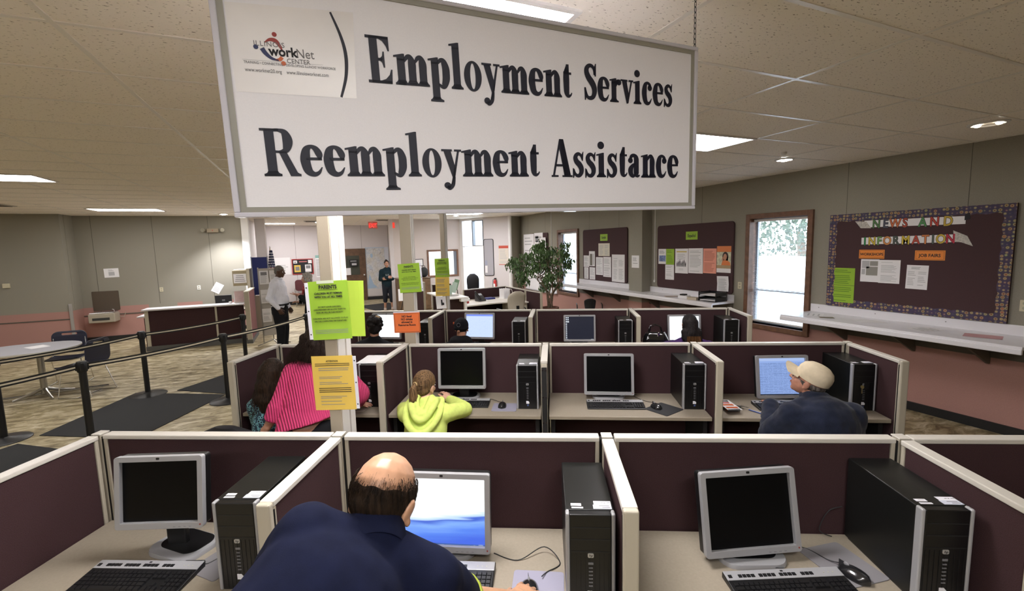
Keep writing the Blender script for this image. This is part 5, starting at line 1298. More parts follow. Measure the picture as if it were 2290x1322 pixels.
for i in range(6):
    for j in range(5):
        z = 2.04-i*.075; a = -PI/2 + (j-2)*.42 + (.2 if i % 2 else 0); w_ = .045 + .085*math.sin(min(1, (2.12-z)*1.6)*PI/2)
        p = (.02 + (w_+.02)*math.cos(a)*.78, (w_*.6+.022)*math.sin(a), z)
        P = [(p[0] + (.017 if q % 2 == 0 else .007)*math.sin(q*PI/5), p[1]-.004, p[2] + (.017 if q % 2 == 0 else .007)*math.cos(q*PI/5)) for q in range(10)]
        b.add(P, [tuple(range(10))])
b.obj('stars', PAPER, t)
# ================================================================ lobby and the right hand service desk
def bw(x, z, y=19.497): return frame_at((x, y, z), -PI/2)
o = sheet('wall_poster', 'large white poster with faint drawing behind the man in the white shirt', 'poster', bw(-1.09, 1.51), .54, .66, PAPER); bars(o, -.2, .2, -.2, .2, 6, LGREY, .0014, 31)
t = thing('notice_board', 'black lobby board in a red frame above the grey haired woman', 'notice board'); t.matrix_world = bw(-.39, 1.47)
MB().box(-.37, .37, -.29, .29, 0, .012).obj('black_panel', K, t); b = MB(); b.prism(rrect(.76, .60, .004, 1), 0, .022, holes=[rrect(.70, .54, .004, 1)]); b.obj('red_frame', mat('frame_red', (.38, .03, .03), .5), t)
MB().box(-.12, .16, .17, .21, .012, .014).obj('title_strip', mat('strip_rose', (.5, .16, .16), .6), t)
for x0, x1, y0, y1, m in ((-.3, -.08, -.21, .06, YEL), (.08, .3, -.21, .07, PAPER), (-.32, -.19, .13, .24, PAPER), (.2, .33, .12, .25, PAPER)): MB().box(x0, x1, y0, y1, .012, .014).obj('pinned_card', m, t)
for x0, x1, y0, y1 in ((-.26, -.12, -.15, .0), (.11, .27, -.08, .04), (-.29, -.22, .15, .2)): MB().box(x0, x1, y0, y1, .014, .015).obj('card_print', GREY, t)
o = sheet('wall_poster', 'narrow white poster with a teal header beside the red framed board', 'poster', bw(.185, 1.46), .22, .86, PAPER); MB().box(-.11, .11, .32, .43, .0006, .0014).obj('header_band', mat('teal_pale', (.25, .45, .42), .6), o); bars(o, -.09, .09, -.38, .28, 14, GREY, .0014, 33)
o = sheet('wall_poster', 'white line drawing poster right of the big map', 'poster', bw(3.10, 1.62), .28, .85, PAPER); bars(o, -.1, .1, -.3, .3, 9, LGREY, .0014, 34)
# door
d = struct(MB().box(1.02, 1.96, 19.44, 19.5, 0, 2.11).obj('door_1', mat('door_brown', (.11, .058, .03), .5, noise=(8, .3)), bevel=.004)); d['label'] = 'dark brown wooden lobby door with a window'
b = MB(); b.box(1.2, 1.71, 19.425, 19.44, 1.06, 1.83); b.obj('door_window', mat('door_glass_dark', (.06, .065, .05), .2), d)
MB().lathe([(.001, 0), (.03, 0), (.035, .02), (.03, .05), (.001, .055)], 16, M=Matrix.Translation((1.87, 19.44, 1.04)) @ Matrix.Rotation(PI/2, 4, 'X')).obj('door_knob', CHROME, d, smooth=True)
t = thing('wall_phone', 'dark phone box on the brown lobby door window', 'phone'); t.matrix_world = bw(1.49, 1.55, 19.425)
MB().box(-.17, .14, -.15, .13, 0, .07).obj('box', BLACKP, t, bevel=.006); MB().box(-.13, .1, .04, .09, .07, .075).obj('handset', GREY, t); MB().box(-.08, .1, -.1, -.02, .07, .074).obj('label_plate', LGREY, t)
o = sheet('wall_sheet', 'white sheet on the brown lobby door window', 'paper', bw(1.27, 1.2, 19.423), .18, .28, PAPER)
# map
def map_mat():
    m = mat('map_print', (.5, .55, .6), .5); nt, b = nodes_of(m); tc = nt.nodes.new('ShaderNodeTexCoord')
    v = nt.nodes.new('ShaderNodeTexVoronoi'); v.feature = 'DISTANCE_TO_EDGE'; v.inputs['Scale'].default_value = 9; nt.links.new(tc.outputs['Object'], v.inputs['Vector'])
    n = nt.nodes.new('ShaderNodeTexNoise'); n.inputs['Scale'].default_value = 3.2; nt.links.new(tc.outputs['Object'], n.inputs['Vector'])
    land = ramp(nt, n.outputs['Fac'], [(.35, (.58, .56, .50)), (.55, (.62, .63, .64)), (.68, (.48, .55, .62))])
    mx = nt.nodes.new('ShaderNodeMix'); mx.data_type = 'RGBA'; nt.links.new(math_(nt, 'LESS_THAN', v.outputs['Distance'], .018), mx.inputs[0]); nt.links.new(land, mx.inputs[6]); mx.inputs[7].default_value = (.30, .29, .34, 1)
    nt.links.new(mx.outputs[2], b.inputs['Base Color']); return m
t = thing('wall_map', 'big pale blue road map board behind the woman in the dark hoodie', 'map'); t.matrix_world = bw(2.42, 1.15, 19.49)
MB().box(-.47, .47, -1.0, 1.0, 0, .02).obj('backing', mat('map_border', (.45, .55, .66), .5), t)
MB().box(-.43, .30, -.68, .96, .02, .024).obj('map_print', map_mat(), t); b = MB(); b.flat([el(-.22, .66, .05, .09, 16)], .025); b.flat([[(-.43, -.6), (-.35, -.1), (-.30, -.2), (-.2, -.5), (-.05, -.66), (-.43, -.68)]], .025); b.obj('water_areas', mat('map_blue', (.36, .50, .66), .5), t)
MB().box(-.47, .47, -1.0, -.70, .02, .024).obj('white_margin', mat('map_margin', (.62, .60, .60), .6), t); MB().box(.31, .47, -.6, 1.0, .02, .024).obj('legend_strip', mat('map_legend', (.60, .63, .70), .6), t)
t = thing('waiting_chair', 'maroon waiting chair against the lobby wall behind the grey haired woman', 'chair', (-.42, 18.9, 0))
MR = mat('chair_maroon', (.10, .022, .028), .7)
b = MB(); b.prism(rrect(.56, .42, .1, 5, 0, .77), -.03, .03, M=Matrix.Translation((0, .26, 0)) @ RX); b.obj('backrest', MR, t, bevel=.01); MB().box(-.27, .27, -.25, .25, .40, .47).obj('seat', MR, t, bevel=.02)
for s in (-1, 1):
    for q in (-1, 1): MB().tube([(s*.25, q*.22, .4), (s*.26, q*.24, 0)], .012, 8).obj('leg', STEEL, t)
    MB().tube([(s*.27, -.22, .4), (s*.28, -.22, .64), (s*.28, .2, .66)], .012, 8).obj('arm', STEEL, t, smooth=True)
t = thing('presentation_easel', 'dark easel with a white panel behind the second power pole', 'easel', (2.62, 14.0, 0))
for p, q in (((-.33, -.1, 0), (-.05, 0, 1.0)), ((.33, -.1, 0), (.05, 0, 1.0)), ((0, .4, 0), (0, .02, 1.0))): MB().tube([p, q], .012, 8).obj('leg', BLACKP, t)
MB().box(-.34, .34, -.14, -.12, .50, .86).obj('white_panel', PAPER, t)
t = thing('exit_sign', 'tiny red sign at the wall edge left of the second power pole', 'exit sign', (2.52, 15.585, 2.85)); MB().box(-.04, .04, -.01, .01, -.09, .09).obj('face', emis('exit_red_dim', (1, .08, .05), .28), t)
t = thing('picture_frame', 'small black framed certificate left of the wood framed inner window', 'picture'); t.matrix_world = frame_at((3.30, 15.599, 1.58), -PI/2)
MB().box(-.14, .14, -.10, .10, 0, .012).obj('certificate', PAPER, t); b = MB(); b.prism(rrect(.32, .24, .003, 1), 0, .02, holes=[rrect(.28, .2, .003, 1)]); b.obj('frame', K, t)
# turned wall: grey board, extinguisher, poster
wd = (V((5.98, 13.85)) - V(W2b[:2])); wlen = wd.length; wd.normalize(); fa = math.atan2(-wd.x, wd.y) + PI
if math.cos(fa)*(-5)+math.sin(fa)*(-13) < 0: fa += PI
def tw_(s, z, off=.002): 
    p = V(W2b[:2]) + wd*s; return frame_at((p.x+math.cos(fa)*off, p.y+math.sin(fa)*off, z), fa)
t = thing('pin_board', 'tall grey pin board in a dark frame on the turned wall', 'notice board'); t.matrix_world = tw_(.20, 1.70)
b = MB(); b.prism(rrect(.36, 1.22, .05, 5), 0, .015); b.obj('grey_panel', mat('pinboard_grey', (.36, .35, .38), .8), t); b = MB(); b.prism(rrect(.38, 1.24, .06, 5), 0, .022, holes=[rrect(.345, 1.205, .05, 5)]); b.obj('frame', K, t)
MB().box(-.15, -.06, -.52, -.28, .015, .018).obj('pinned_card', PAPER, t); MB().box(-.15, -.06, -.26, -.1, .015, .018).obj('pinned_card', mat('card_blue_grey', (.3, .32, .42), .6), t)
t = thing('fire_extinguisher', 'red fire extinguisher on the turned wall below the grey pin board', 'fire extinguisher'); t.matrix_world = tw_(.44, .78, .07)
RX2 = Matrix.Rotation(-PI/2, 4, 'X')
MB().lathe([(.001, -.2), (.05, -.2), (.055, -.18), (.055, .12), (.03, .16), (.018, .18), (.001, .18)], 18, M=RX2).obj('cylinder', mat('red_paint', (.45, .02, .02), .3), t, smooth=True); MB().box(-.02, .05, .18, .23, -.015, .015).obj('valve', BLACKP, t); MB().tube([(-.02, .2, 0), (-.06, .17, .03), (-.065, 0, .04), (-.06, -.1, .04)], .009, 8).obj('hose', BLACKP, t, smooth=True); MB().box(-.03, .03, -.08, .04, .054, .0565).obj('label_sticker', PAPER, t)
o = sheet('wall_poster', 'white poster with a red header on the turned wall left of the white post', 'poster', tw_(.76, 1.765), .36, .64, mat('paper_warm', (.66, .60, .52), .7)); MB().box(-.18, .18, .23, .32, .0006, .0014).obj('header_band', mat('band_red', (.50, .07, .04), .6), o); bars(o, -.15, .15, -.28, .2, 14, LGREY, .0014, 35); MB().box(-.18, .18, -.32, -.30, .0006, .0014).obj('footer_band', MATS['band_red'], o)
# service desk pen
def low_panel(p, q, h, lab, end=True):
    p, q = V(p), V(q); d = q-p; L = d.length
    return divider(lab, (p.x, p.y, 0), math.atan2(d.y, d.x), L, h, end=end, group='low maroon panels around the service desk')
low_panel((3.43, 11.04), (4.72, 11.33), 1.0, 'low maroon panel behind the service desk phone', False)
low_panel((4.74, 11.30), (4.72, 10.05), 1.0, 'low maroon panel right of the beige swivel chair', False); low_panel((4.72, 10.0), (4.74, 9.25), 1.0, 'low maroon panel with a beige end beside the potted tree')
low_panel((2.45, 13.65), (2.58, 11.66), 1.2, 'maroon panel with a beige end left of the farthest power pole')
low_panel((3.0, 12.6), (3.6, 12.7), 1.05, 'short maroon panel below the wood framed inner window', False)
low_panel((3.02, 10.95), (3.0, 9.55), .96, 'maroon panel carrying the white service counter', False)
t = thing('service_counter', 'white raised service counter right of the farthest power pole', 'counter', (2.75, 10.2, 0), .03)
MB().box(-.25, .28, -.8, .75, .965, 1.0).obj('counter_top', mat('counter_bright', (.72, .70, .68), .35), t, bevel=.01); MB().box(.19, .24, -.78, -.70, 0, .965).obj('support_leg', WHITEP, t, bevel=.006); MB().box(.10, .30, -.80, -.68, .90, .965).obj('bracket', WHITEP, t)
t = thing('service_desk', 'white service desk with the phone, behind the farthest power pole', 'desk', (0, 0, 0))
MB().prism([(3.05, 9.85), (3.92, 10.02), (4.2, 10.0), (4.2, 9.75), (4.66, 9.75), (4.66, 11.25), (3.45, 11.0), (3.05, 10.9)], .71, .74).obj('worktop', mat('desk_white', (.66, .62, .56), .4), t, bevel=.004)
MB().box(4.24, 4.64, 9.8, 10.4, .02, .705).obj('drawer_pedestal', CREAM, t, bevel=.004); MB().box(4.26, 4.62, 9.79, 9.80, .45, .68).obj('drawer_front', CREAM, t, bevel=.003); MB().box(3.1, 3.9, 10.75, 10.78, .1, .71).obj('modesty_panel', FAB, t)
t = thing('desk_phone', 'dark desk phone with a lit display on the service desk', 'phone', (3.72, 10.55, .74), .3)
b = MB(); b.rings([[(-.1, -.1, 0), (.1, -.1, 0), (.1, .1, 0), (-.1, .1, 0)], [(-.1, -.1, .03), (.1, -.1, .03), (.1, .1, .19), (-.1, .1, .19)]]); b.obj('body', mat('phone_grey', (.05, .05, .055), .4), t, bevel=.006)
MB().cap((-.075, -.1, .07), (-.075, .09, .22), .024, .024).obj('handset', BLACKP, t, smooth=True); MB().add([(-.02, .03, .138), (.08, .03, .138), (.08, .08, .178), (-.02, .08, .178)], [(0, 1, 2, 3)]).obj('display', mat('phone_lcd', (.6, .62, .66), .4), t)
t = thing('leaflet_holder', 'clear holder with pale green leaflets on the white service counter', 'leaflet holder', (2.83, 9.86, 1.012), -.3)
MB().box(-.13, .13, -.06, .06, 0, .012).obj('base', CLR, t)
for k, (x, z, r) in enumerate(((-.07, .10, .1), (.03, .16, .25), (.07, .22, .3))):
    ob = MB().box(-.055, .055, -.004, .004, -.11, .13).obj('leaflets', mat('leaflet_green_%d' % k, ((.30, .40, .32), (.34, .44, .36), (.12, .22, .12))[k], .6), t, (x, -.03+.03*k, z), (-.25, r, 0))
tag(MB().box(-.12, .12, -.1, .1, 0, .05).obj('red_tray', mat('tray_red', (.35, .03, .03), .5), None, (3.2, 10.35, .74), (0, 0, .3), bevel=.01), 'red tray on the left end of the service desk', 'tray')
tag(MB().box(-.12, .12, -.1, .1, 0, .04).obj('blue_tray', mat('tray_blue', (.03, .04, .20), .5), None, (4.05, 10.8, .74), (0, 0, .2), bevel=.01), 'dark blue tray right of the desk phone', 'tray')
t = thing('file_rack', 'white wire file rack with papers behind the beige swivel chair', 'file rack', (4.48, 10.75, .74), .2)
for k in range(4): MB().box(-.12+k*.06, -.116+k*.06, -.11, .11, 0, .25).obj('folder', PAPER, t)
MB().tube([(.08+.05*math.cos(q*.4), -.12, .13+.11*math.sin(q*.4)) for q in range(17)], .008, 8).obj('wire_loop', WHITEP, t, smooth=True); MB().box(-.14, .14, -.12, .12, 0, .006).obj('rack_base', WHITEP, t)
t = thing('ring_binder_stand', 'grey post stand on the service desk beside the leaflets', 'stand', (3.20, 10.75, .74)); MB().box(-.1, .1, -.08, .08, 0, .01).obj('base', GREY, t); MB().box(-.012, .012, -.012, .012, .01, .30).obj('post', STEEL, t)
def swivel(x, y, rz, lab, m, hb, wb, arm=True, seatz=.46):
    t = thing('office_chair', lab, 'office chair', (x, y, 0), rz, 'office chairs')   # back towards -y
    b = MB(); R = []
    for i in range(10):
        u = i/9; z = seatz+.12+(hb)*u; w_ = wb*(.80+.20*math.sin(min(1, u*1.3)*PI/2))*(1 if u < .75 else math.sqrt(max(.08, 1-((u-.75)/.27)**2))); yy = -.24-.05*u+.03*math.sin(u*PI)
        R.append([(w_*math.cos(a), yy + (.045 if 0 < i < 9 else .03)*math.sin(a) - .10*(w_*math.cos(a))**2*-1, z) for a in [2*PI*j/24 for j in range(24)]])
    b.rings(R).obj('backrest', m, t, smooth=True, ang=60)
    b = MB(); b.prism(rrect(.48, .46, .12, 6), seatz-.05, seatz+.03); b.obj('seat', m, t, bevel=.02, seg=3)
    MB().lathe([(.001, .08), (.03, .08), (.03, seatz-.05), (.001, seatz-.05)], 14).obj('column', BLACKP, t, smooth=True); MB().box(-.03, .03, -.29, -.05, seatz-.06, seatz-.03).box(-.03, .03, -.30, -.27, seatz-.06, seatz+.3).obj('back_bracket', BLACKP, t)
    for k in range(5):
        a = 2*PI*k/5+.3; g = MB().tube([(0, 0, .11), (.29*math.cos(a), .29*math.sin(a), .075)], [.024, .016], 8).obj('base_arm', BLACKP, t, smooth=True); MB().ell((.29*math.cos(a), .29*math.sin(a), .032), (.026, .026, .032)).obj('caster', BLACKP, g, smooth=True)
    if arm:
        for s in (-1, 1): MB().tube(smooth_path([(s*.23, -.22, seatz-.02), (s*.29, -.20, seatz+.05), (s*.30, -.14, seatz+.20), (s*.30, .12, seatz+.22)], 5), .014, 8).obj('armrest', BLACKP, t, smooth=True)
    return t
swivel(4.26, 12.55, 3.0, 'black office chair in front of the bright bay', mat('chair_black', (.010, .010, .012), .8), .70, .19)
swivel(4.02, 9.35, .15, 'beige fabric office chair with its back to the viewer at the service desk', mat('chair_beige', (.40, .36, .29), .9, noise=(200, .15)), .50, .235)
swivel(6.10, 9.35, -.5, 'small black office chair tucked under the far wall counter', mat('chair_black', (.010, .010, .012), .8), .26, .14, seatz=.40)
t = thing('cabinet', 'low brown wooden cabinet below the wood framed inner window', 'cabinet', (2.95, 15.1, 0)); MB().box(-.5, .55, -.3, .3, .04, 1.08).obj('body', mat('cabinet_brown', (.12, .07, .035), .5, noise=(9, .3)), t, bevel=.005); MB().box(-.52, .57, -.32, .32, 1.08, 1.11).obj('top', MATS['cabinet_brown'], t, bevel=.004)
for s in (-.24, .27): MB().box(s-.24, s+.24, -.315, -.30, .08, 1.05).obj('door', MATS['cabinet_brown'], t, bevel=.004)
t = thing('backpack', 'black bag standing on the brown cabinet below the inner window', 'bag', (3.33, 14.95, 1.118)); MB().ell((0, 0, .16), (.14, .09, .17)).obj('bag_body', BELT1, t, smooth=True); MB().tube([(-.05, 0, .31), (-.03, 0, .37), (.03, 0, .37), (.05, 0, .31)], .01, 8).obj('handle', BELT1, t, smooth=True)
# potted weeping fig
t = thing('potted_tree', 'leafy green weeping fig in a clay pot by the right wall', 'potted tree', (5.22, 9.72, 0))
rnd = random.Random(7)
MB().lathe([(.001, 0), (.15, 0), (.20, .50), (.215, .50), (.215, .57), (.19, .57), (.185, .53), (.001, .53)], 28).obj('pot', mat('clay', (.20, .085, .055), .7), t, smooth=True)
MB().lathe([(.001, .535), (.183, .535), (.001, .54)], 24).obj('soil', mat('soil', (.03, .02, .012), .95), t)
BARK = mat('bark', (.16, .115, .075), .85, noise=(40, .3)); LEAF = mat('leaf_green', (.075, .14, .045), .42, noise=(6, .5), spec=.4)
# view-independent frame of the crown: u along the room's rows, v up
ux, uy = .916, -.40
leaves = MB(); branches = []
clusters = [(-.62, 1.62, .22, .17), (-.50, 1.42, .20, .2), (-.72, 1.75, .12, .10), (-.38, 1.78, .24, .18), (-.42, 1.22, .16, .14), (-.15, 1.92, .20, .2), (-.10, 1.62, .22, .22), (-.02, 2.12, .14, .12), (.15, 1.82, .2, .22), (.22, 1.52, .2, .2), (.38, 1.75, .22, .2), (.50, 2.05, .16, .14), (.55, 1.72, .16, .2), (.42, 1.42, .14, .16), (.66, 1.58, .12, .10), (.05, 1.32, .17, .12), (.20, 1.15, .18, .12), (.38, 1.12, .12, .10), (.62, 1.86, .1, .1), (.08, 1.05, .14, .1), (-.28, 1.5, .2, .18), (-.22, 2.02, .14, .1), (.32, 1.95, .14, .12)]
for k in range(7):
    a = 2*PI*k/7; p0 = V((.05*math.cos(a), .05*math.sin(a), .53)); 
    cl_ = clusters[(k*3) % len(clusters)]; e = V((cl_[0]*ux*.5, cl_[0]*uy*.5 + .06*math.sin(a), 1.25))
    m_ = V((.07*math.cos(a+1), .07*math.sin(a+1), .85)); pts = [p0, m_, e]; branches.append((pts, [.022, .017, .012]))
br = MB()
for pts, r in branches: br.tube(smooth_path([tuple(p) for p in pts], 5), [r[0] + (r[2]-r[0])*i/10 for i in range(11)], 8)
for (cu, cz, ra, rz_) in clusters:
    base = branches[rnd.randrange(7)][0][2]; cu -= .16; tip = V((cu*ux, cu*uy + rnd.uniform(-.2, .2), cz)); br.tube([base, base.lerp(tip, .55) + V((0, 0, .08)), tip], [.010, .007, .004], 6)
    nl = int(170*(ra/.2)**1.5)
    for _ in range(nl):
        th, ph, rr = rnd.uniform(0, 2*PI), math.acos(rnd.uniform(-1, 1)), rnd.random()**.45
        p = tip + V((ra*rr*math.sin(ph)*math.cos(th)*1.1, ra*rr*math.sin(ph)*math.sin(th)*1.1, rz_*rr*math.cos(ph)))
        L = rnd.uniform(.06, .105); w_ = L*.36
        R3 = Euler((rnd.uniform(-.5, .5), rnd.uniform(.5, 1.5), rnd.uniform(0, 2*PI)), 'XYZ').to_matrix()
        q = [V((0, 0, 0)), V((L*.35, w_/2, .006)), V((L*.7, w_*.42, .0)), V((L, 0, -.012)), V((L*.7, -w_*.42, .0)), V((L*.35, -w_/2, .006))]
        leaves.add([tuple(p + R3 @ v) for v in q], [(0, 1, 2, 3, 4, 5)])
br.obj('stems', BARK, t, smooth=True)
lf = leaves.obj('foliage', LEAF, t); lf['kind'] = 'stuff'
# ================================================================ people
BLOBS = []
def blob(b, name, m, parent, vox=.006, sm=6, wr_=0., ws=.12, fac=.5):
    o = b.obj(name, m, parent)
    r = o.modifiers.new('remesh', 'REMESH'); r.mode = 'VOXEL'; r.voxel_size = vox; r.use_smooth_shade = True
    s = o.modifiers.new('smooth', 'SMOOTH'); s.iterations = sm; s.factor = fac
    if wr_:
        tx = bpy.data.textures.new('folds', 'CLOUDS'); tx.noise_scale = ws; tx.noise_depth = 2
        d = o.modifiers.new('folds', 'DISPLACE'); d.texture = tx; d.strength = wr_; d.mid_level = .5; d.texture_coords = 'LOCAL'
        s2 = o.modifiers.new('smooth2', 'SMOOTH'); s2.iterations = 2
    BLOBS.append(o); return o
def xf(p, M): return tuple(M @ V(p))
def merge(dst, src, M):
    dst.add(src.v, src.f, 0, M); return dst
def head_prims(s=1., jaw=1.):
    b = MB()
    b.ell((0, -.010, .030), (.076, .096, .090)); b.ell((0, .030, -.038), (.058*jaw, .064, .074)); b.ell((0, .058, -.092), (.027*jaw, .024, .020))
    b.cap((0, .088, .008), (0, .108, -.026), .009, .0135); b.ell((-.013, .098, -.030), (.008, .010, .007)); b.ell((.013, .098, -.030), (.008, .010, .007))
    b.ell((0, .076, .026), (.052, .018, .012)); b.ell((-.036, .058, -.022), (.024, .024, .022)); b.ell((.036, .058, -.022), (.024, .024, .022))
    b.ell((0, .084, -.054), (.021, .012, .006)); b.ell((0, .082, -.066), (.019, .013, .007))
    for q in (-1, 1): b.ell((q*.077, -.004, -.010), (.009, .021, .033), (0, q*.25, 0)); b.ell((q*.080, .004, -.034), (.008, .010, .011))
    b.v = [(x*s, y*s, z*s) for x, y, z in b.v]
    return b
def face(o, M, s=1., iris='2a1a10', brow=(.03, .02, .015), lip=(.35, .12, .10), glasses=False):
    """eyes, brows and mouth as parts of the body"""
    W_ = mat('eye_white', (.75, .73, .70), .25); I_ = mat('iris_' + iris, iris, .2); B_ = mat('brow_%d' % int(brow[0]*1000), brow, .8); L_ = mat('lip_%d' % int(lip[0]*1000), lip, .5)
    for q in (-1, 1):
        b = MB(); b.ell((q*.031*s, .0795*s, .004*s), (.0125*s, .010*s, .0085*s)); b.v = [xf(p, M) for p in b.v]; e = b.obj('eye', W_, o, smooth=True)
        b = MB(); b.ell((q*.031*s, .0885*s, .004*s), (.0052*s, .0028*s, .0055*s)); b.v = [xf(p, M) for p in b.v]; b.obj('iris', I_, e, smooth=True)
        b = MB(); b.cap((q*.016*s, .093*s, .024*s), (q*.046*s, .080*s, .026*s), .0045*s, .0028*s); b.v = [xf(p, M) for p in b.v]; b.obj('eyebrow', B_, o, smooth=True)
    b = MB(); b.ell((0, .0935*s, -.0595*s), (.020*s, .005*s, .0045*s)); b.v = [xf(p, M) for p in b.v]; b.obj('mouth', L_, o, smooth=True)
def hand_prims(side, curl=.35, spread=.12, s=1., thumb=.6):
    """wrist at the origin, fingers along +y, palm towards -z; side=+1 puts the thumb on +x"""
    b = MB()
    b.cap((0, -.01, 0), (0, .02, 0), .026, .030, flat=((1, 0, 0), 1.1)); b.cap((0, .020, 0), (0, .078, -.002), .0175, .0165, flat=((1, 0, 0), 2.25))
    for k, (bx, L, sp) in enumerate(((.031, .068, 1.2), (.0105, .078, .35), (-.0105, .073, -.35), (-.031, .057, -1.2))):
        p = V((side*bx, .080 - .004*abs(k-1.2), 0)); a = curl*.55; d0 = side*sp*spread
        for j, fr in enumerate((.46, .30, .24)):
            d = V((math.sin(d0)*math.cos(a), math.cos(a)*math.cos(d0), -math.sin(a))); q = p + d*L*fr
            b.cap(p, q, (.0098, .0090, .0082)[j], (.0090, .0082, .0070)[j], 10); p = q; a += curl*(1.0 if j == 0 else .8)
    p = V((side*.026, .018, -.006)); d = V((side*math.sin(thumb), math.cos(thumb), -.25)).normalized()
    q = p + d*.042; b.cap(p, q, .0155, .0115, 10); d2 = (d + V((-side*.25, .25, -.15))).normalized(); r_ = q + d2*.030; b.cap(q, r_, .0112, .0102, 10); b.cap(r_, r_ + d2*.022, .0102, .0082, 10)
    b.v = [(x*s, y*s, z*s) for x, y, z in b.v]
    return b
def aim(p, d, n):
    """matrix at p with +y along d and +z close to n"""
    y = V(d).normalized(); z = (V(n) - y*V(n).dot(y)).normalized(); x = y.cross(z)
    return Matrix(((x.x, y.x, z.x, p[0]), (x.y, y.y, z.y, p[1]), (x.z, y.z, z.z, p[2]), (0, 0, 0, 1)))
def rotm(p, yaw=0, pitch=0, roll=0):
    """head pose: yaw turns left (+), pitch nods down (+), roll tips the crown to the right (+)"""
    return Matrix.Translation(p) @ Matrix.Rotation(yaw, 4, 'Z') @ Matrix.Rotation(-pitch, 4, 'X') @ Matrix.Rotation(roll, 4, 'Y')
class Fig:
    """joints in a local frame, facing +y; right = +x"""
    def __init__(s, J, H, k=1., fat=1., hs=1.):
        s.J = {a: V(b) for a, b in J.items()}; s.H = H; s.k = k; s.fat = fat; s.hs = hs
    def torso(s, b, inf=0., low=0., wide=1.):
        s0 = s.J['pel'].lerp(s.J['che'], low)
        J, k, f = s.J, s.k, s.fat
        x = (J['sR']-J['sL']).normalized(); W = (J['sR']-J['sL']).length
        b.cap(s0, J['pel'].lerp(J['che'], .55), .105*k*f+inf, .108*k*f+inf, 20, flat=(x, 1.42*wide))
        b.cap(J['pel'].lerp(J['che'], .4), J['che'], .108*k*f+inf, .112*k*f+inf, 20, flat=(x, max(1.2, (W*.5)/(.112*k*f)*.90)))
        b.cap(J['sL'].lerp(J['sR'], .06), J['sR'].lerp(J['sL'], .06), .062*k+inf, .062*k+inf, 16)
        b.cap(J['che'], J['nk'], .095*k+inf, .058*k+inf*.6, 16, flat=(x, 1.35))
        for a in ('L', 'R'): b.cap(J['s'+a].lerp(J['nk'], .15), J['nk'], .055*k+inf, .048*k+inf*.5)
    def arm(s, b, a, inf=0., upto=2., cuff=0.):
        J, k = s.J, s.k; t = min(1, upto)
        b.cap(J['s'+a], J['s'+a].lerp(J['e'+a], t), (.056*s.fat**.6)*k+inf, (.043*s.fat**.4)*k+inf + (cuff if upto <= 1 else 0))
        if upto > 1: b.cap(J['e'+a], J['e'+a].lerp(J['w'+a], upto-1), .043*k+inf, (.043-.015*(upto-1))*k+inf+cuff)
    def hand(s, b, a, d, n, **kw):
        J = s.J; side = {'R': -1, 'L': 1}[a]
        merge(b, hand_prims(side, s=s.hs, **kw), aim(J['w'+a], d, n))
    def legs(s, b, inf=0., upto=2., shin=True):
        J, k, f = s.J, s.k, s.fat
        for a in 'LR':
            h = J['pel'] + (J['sR']-J['sL']).normalized()*(.085*k*(1 if a == 'R' else -1)) - V((0, 0, .03*k))
            b.cap(h, J['k'+a], .090*k*f**.6+inf, .060*k+inf)
            if upto > 1: b.cap(J['k'+a], J['k'+a].lerp(J['a'+a], upto-1), .058*k+inf, (.058-.020*(upto-1))*k+inf)
    def feet(s, b, inf=0., d=(0, 1, 0)):
        J, k = s.J, s.k; d = V(d)
        for a in 'LR': b.cap(J['a'+a]+V((0, 0, -.045*k))-d*.02*k, J['a'+a]+V((0, 0, -.055*k))+d*.15*k, .036*k+inf, .028*k+inf, flat=(d.cross(V((0, 0, 1))), 1.25)); b.cap(J['a'+a], J['a'+a]+V((0, 0, -.05*k)), .036*k+inf, .038*k+inf)
    def skin(s, b, jaw=1.):
        merge(b, head_prims(s.hs, jaw), s.H)
        b.cap(s.H @ V((0, -.018*s.hs, -.05*s.hs)), s.J['nk'], .052*s.hs, .056*s.hs)
        s.torso(b); s.arm(b, 'L'); s.arm(b, 'R'); s.legs(b); s.feet(b)
def skinmat(n, c): return mat('skin_' + n, c, .36, spec=.4, noise=(60, .06))
def hairmat(n, c):
    if 'hair_' + n in MATS: return MATS['hair_' + n]
    m = mat('hair_' + n, c, .62, spec=.16); nt, b = nodes_of(m)
    tc = nt.nodes.new('ShaderNodeTexCoord'); mp = nt.nodes.new('ShaderNodeMapping'); mp.inputs['Scale'].default_value = (130, 130, 9); nz = nt.nodes.new('ShaderNodeTexNoise'); nz.inputs['Scale'].default_value = 1
    nt.links.new(tc.outputs['Object'], mp.inputs[0]); nt.links.new(mp.outputs[0], nz.inputs['Vector'])
    nt.links.new(ramp(nt, nz.outputs['Fac'], [(.35, tuple(x*.45 for x in c)), (.65, tuple(min(1, x*1.6) for x in c))]), b.inputs['Base Color'])
    bu = nt.nodes.new('ShaderNodeBump'); bu.inputs['Strength'].default_value = .7; bu.inputs['Distance'].default_value = .006; nt.links.new(nz.outputs['Fac'], bu.inputs['Height']); nt.links.new(bu.outputs['Normal'], b.inputs['Normal'])
    return m
def cloth(n, c, **k): return mat('cloth_' + n, c, .92, spec=.14, bump=k.get('bump', (350, .15)), noise=k.get('noise', (30, .08)), sheen=k.get('sheen', .0))
def strands(root_pts, m, parent, name='hair_strands', w_=.0009):
    b = MB()
    for pts in root_pts:
        pts = [V(p) for p in pts]; n = len(pts); d = (pts[-1]-pts[0]).normalized(); u = d.orthogonal().normalized()
        vs = []
        for i, p in enumerate(pts): ww = w_*(1-.8*i/(n-1)); vs += [tuple(p-u*ww), tuple(p+u*ww)]
        b.add(vs, [(2*i, 2*i+1, 2*i+3, 2*i+2) for i in range(n-1)])
    return b.obj(name, m, parent)
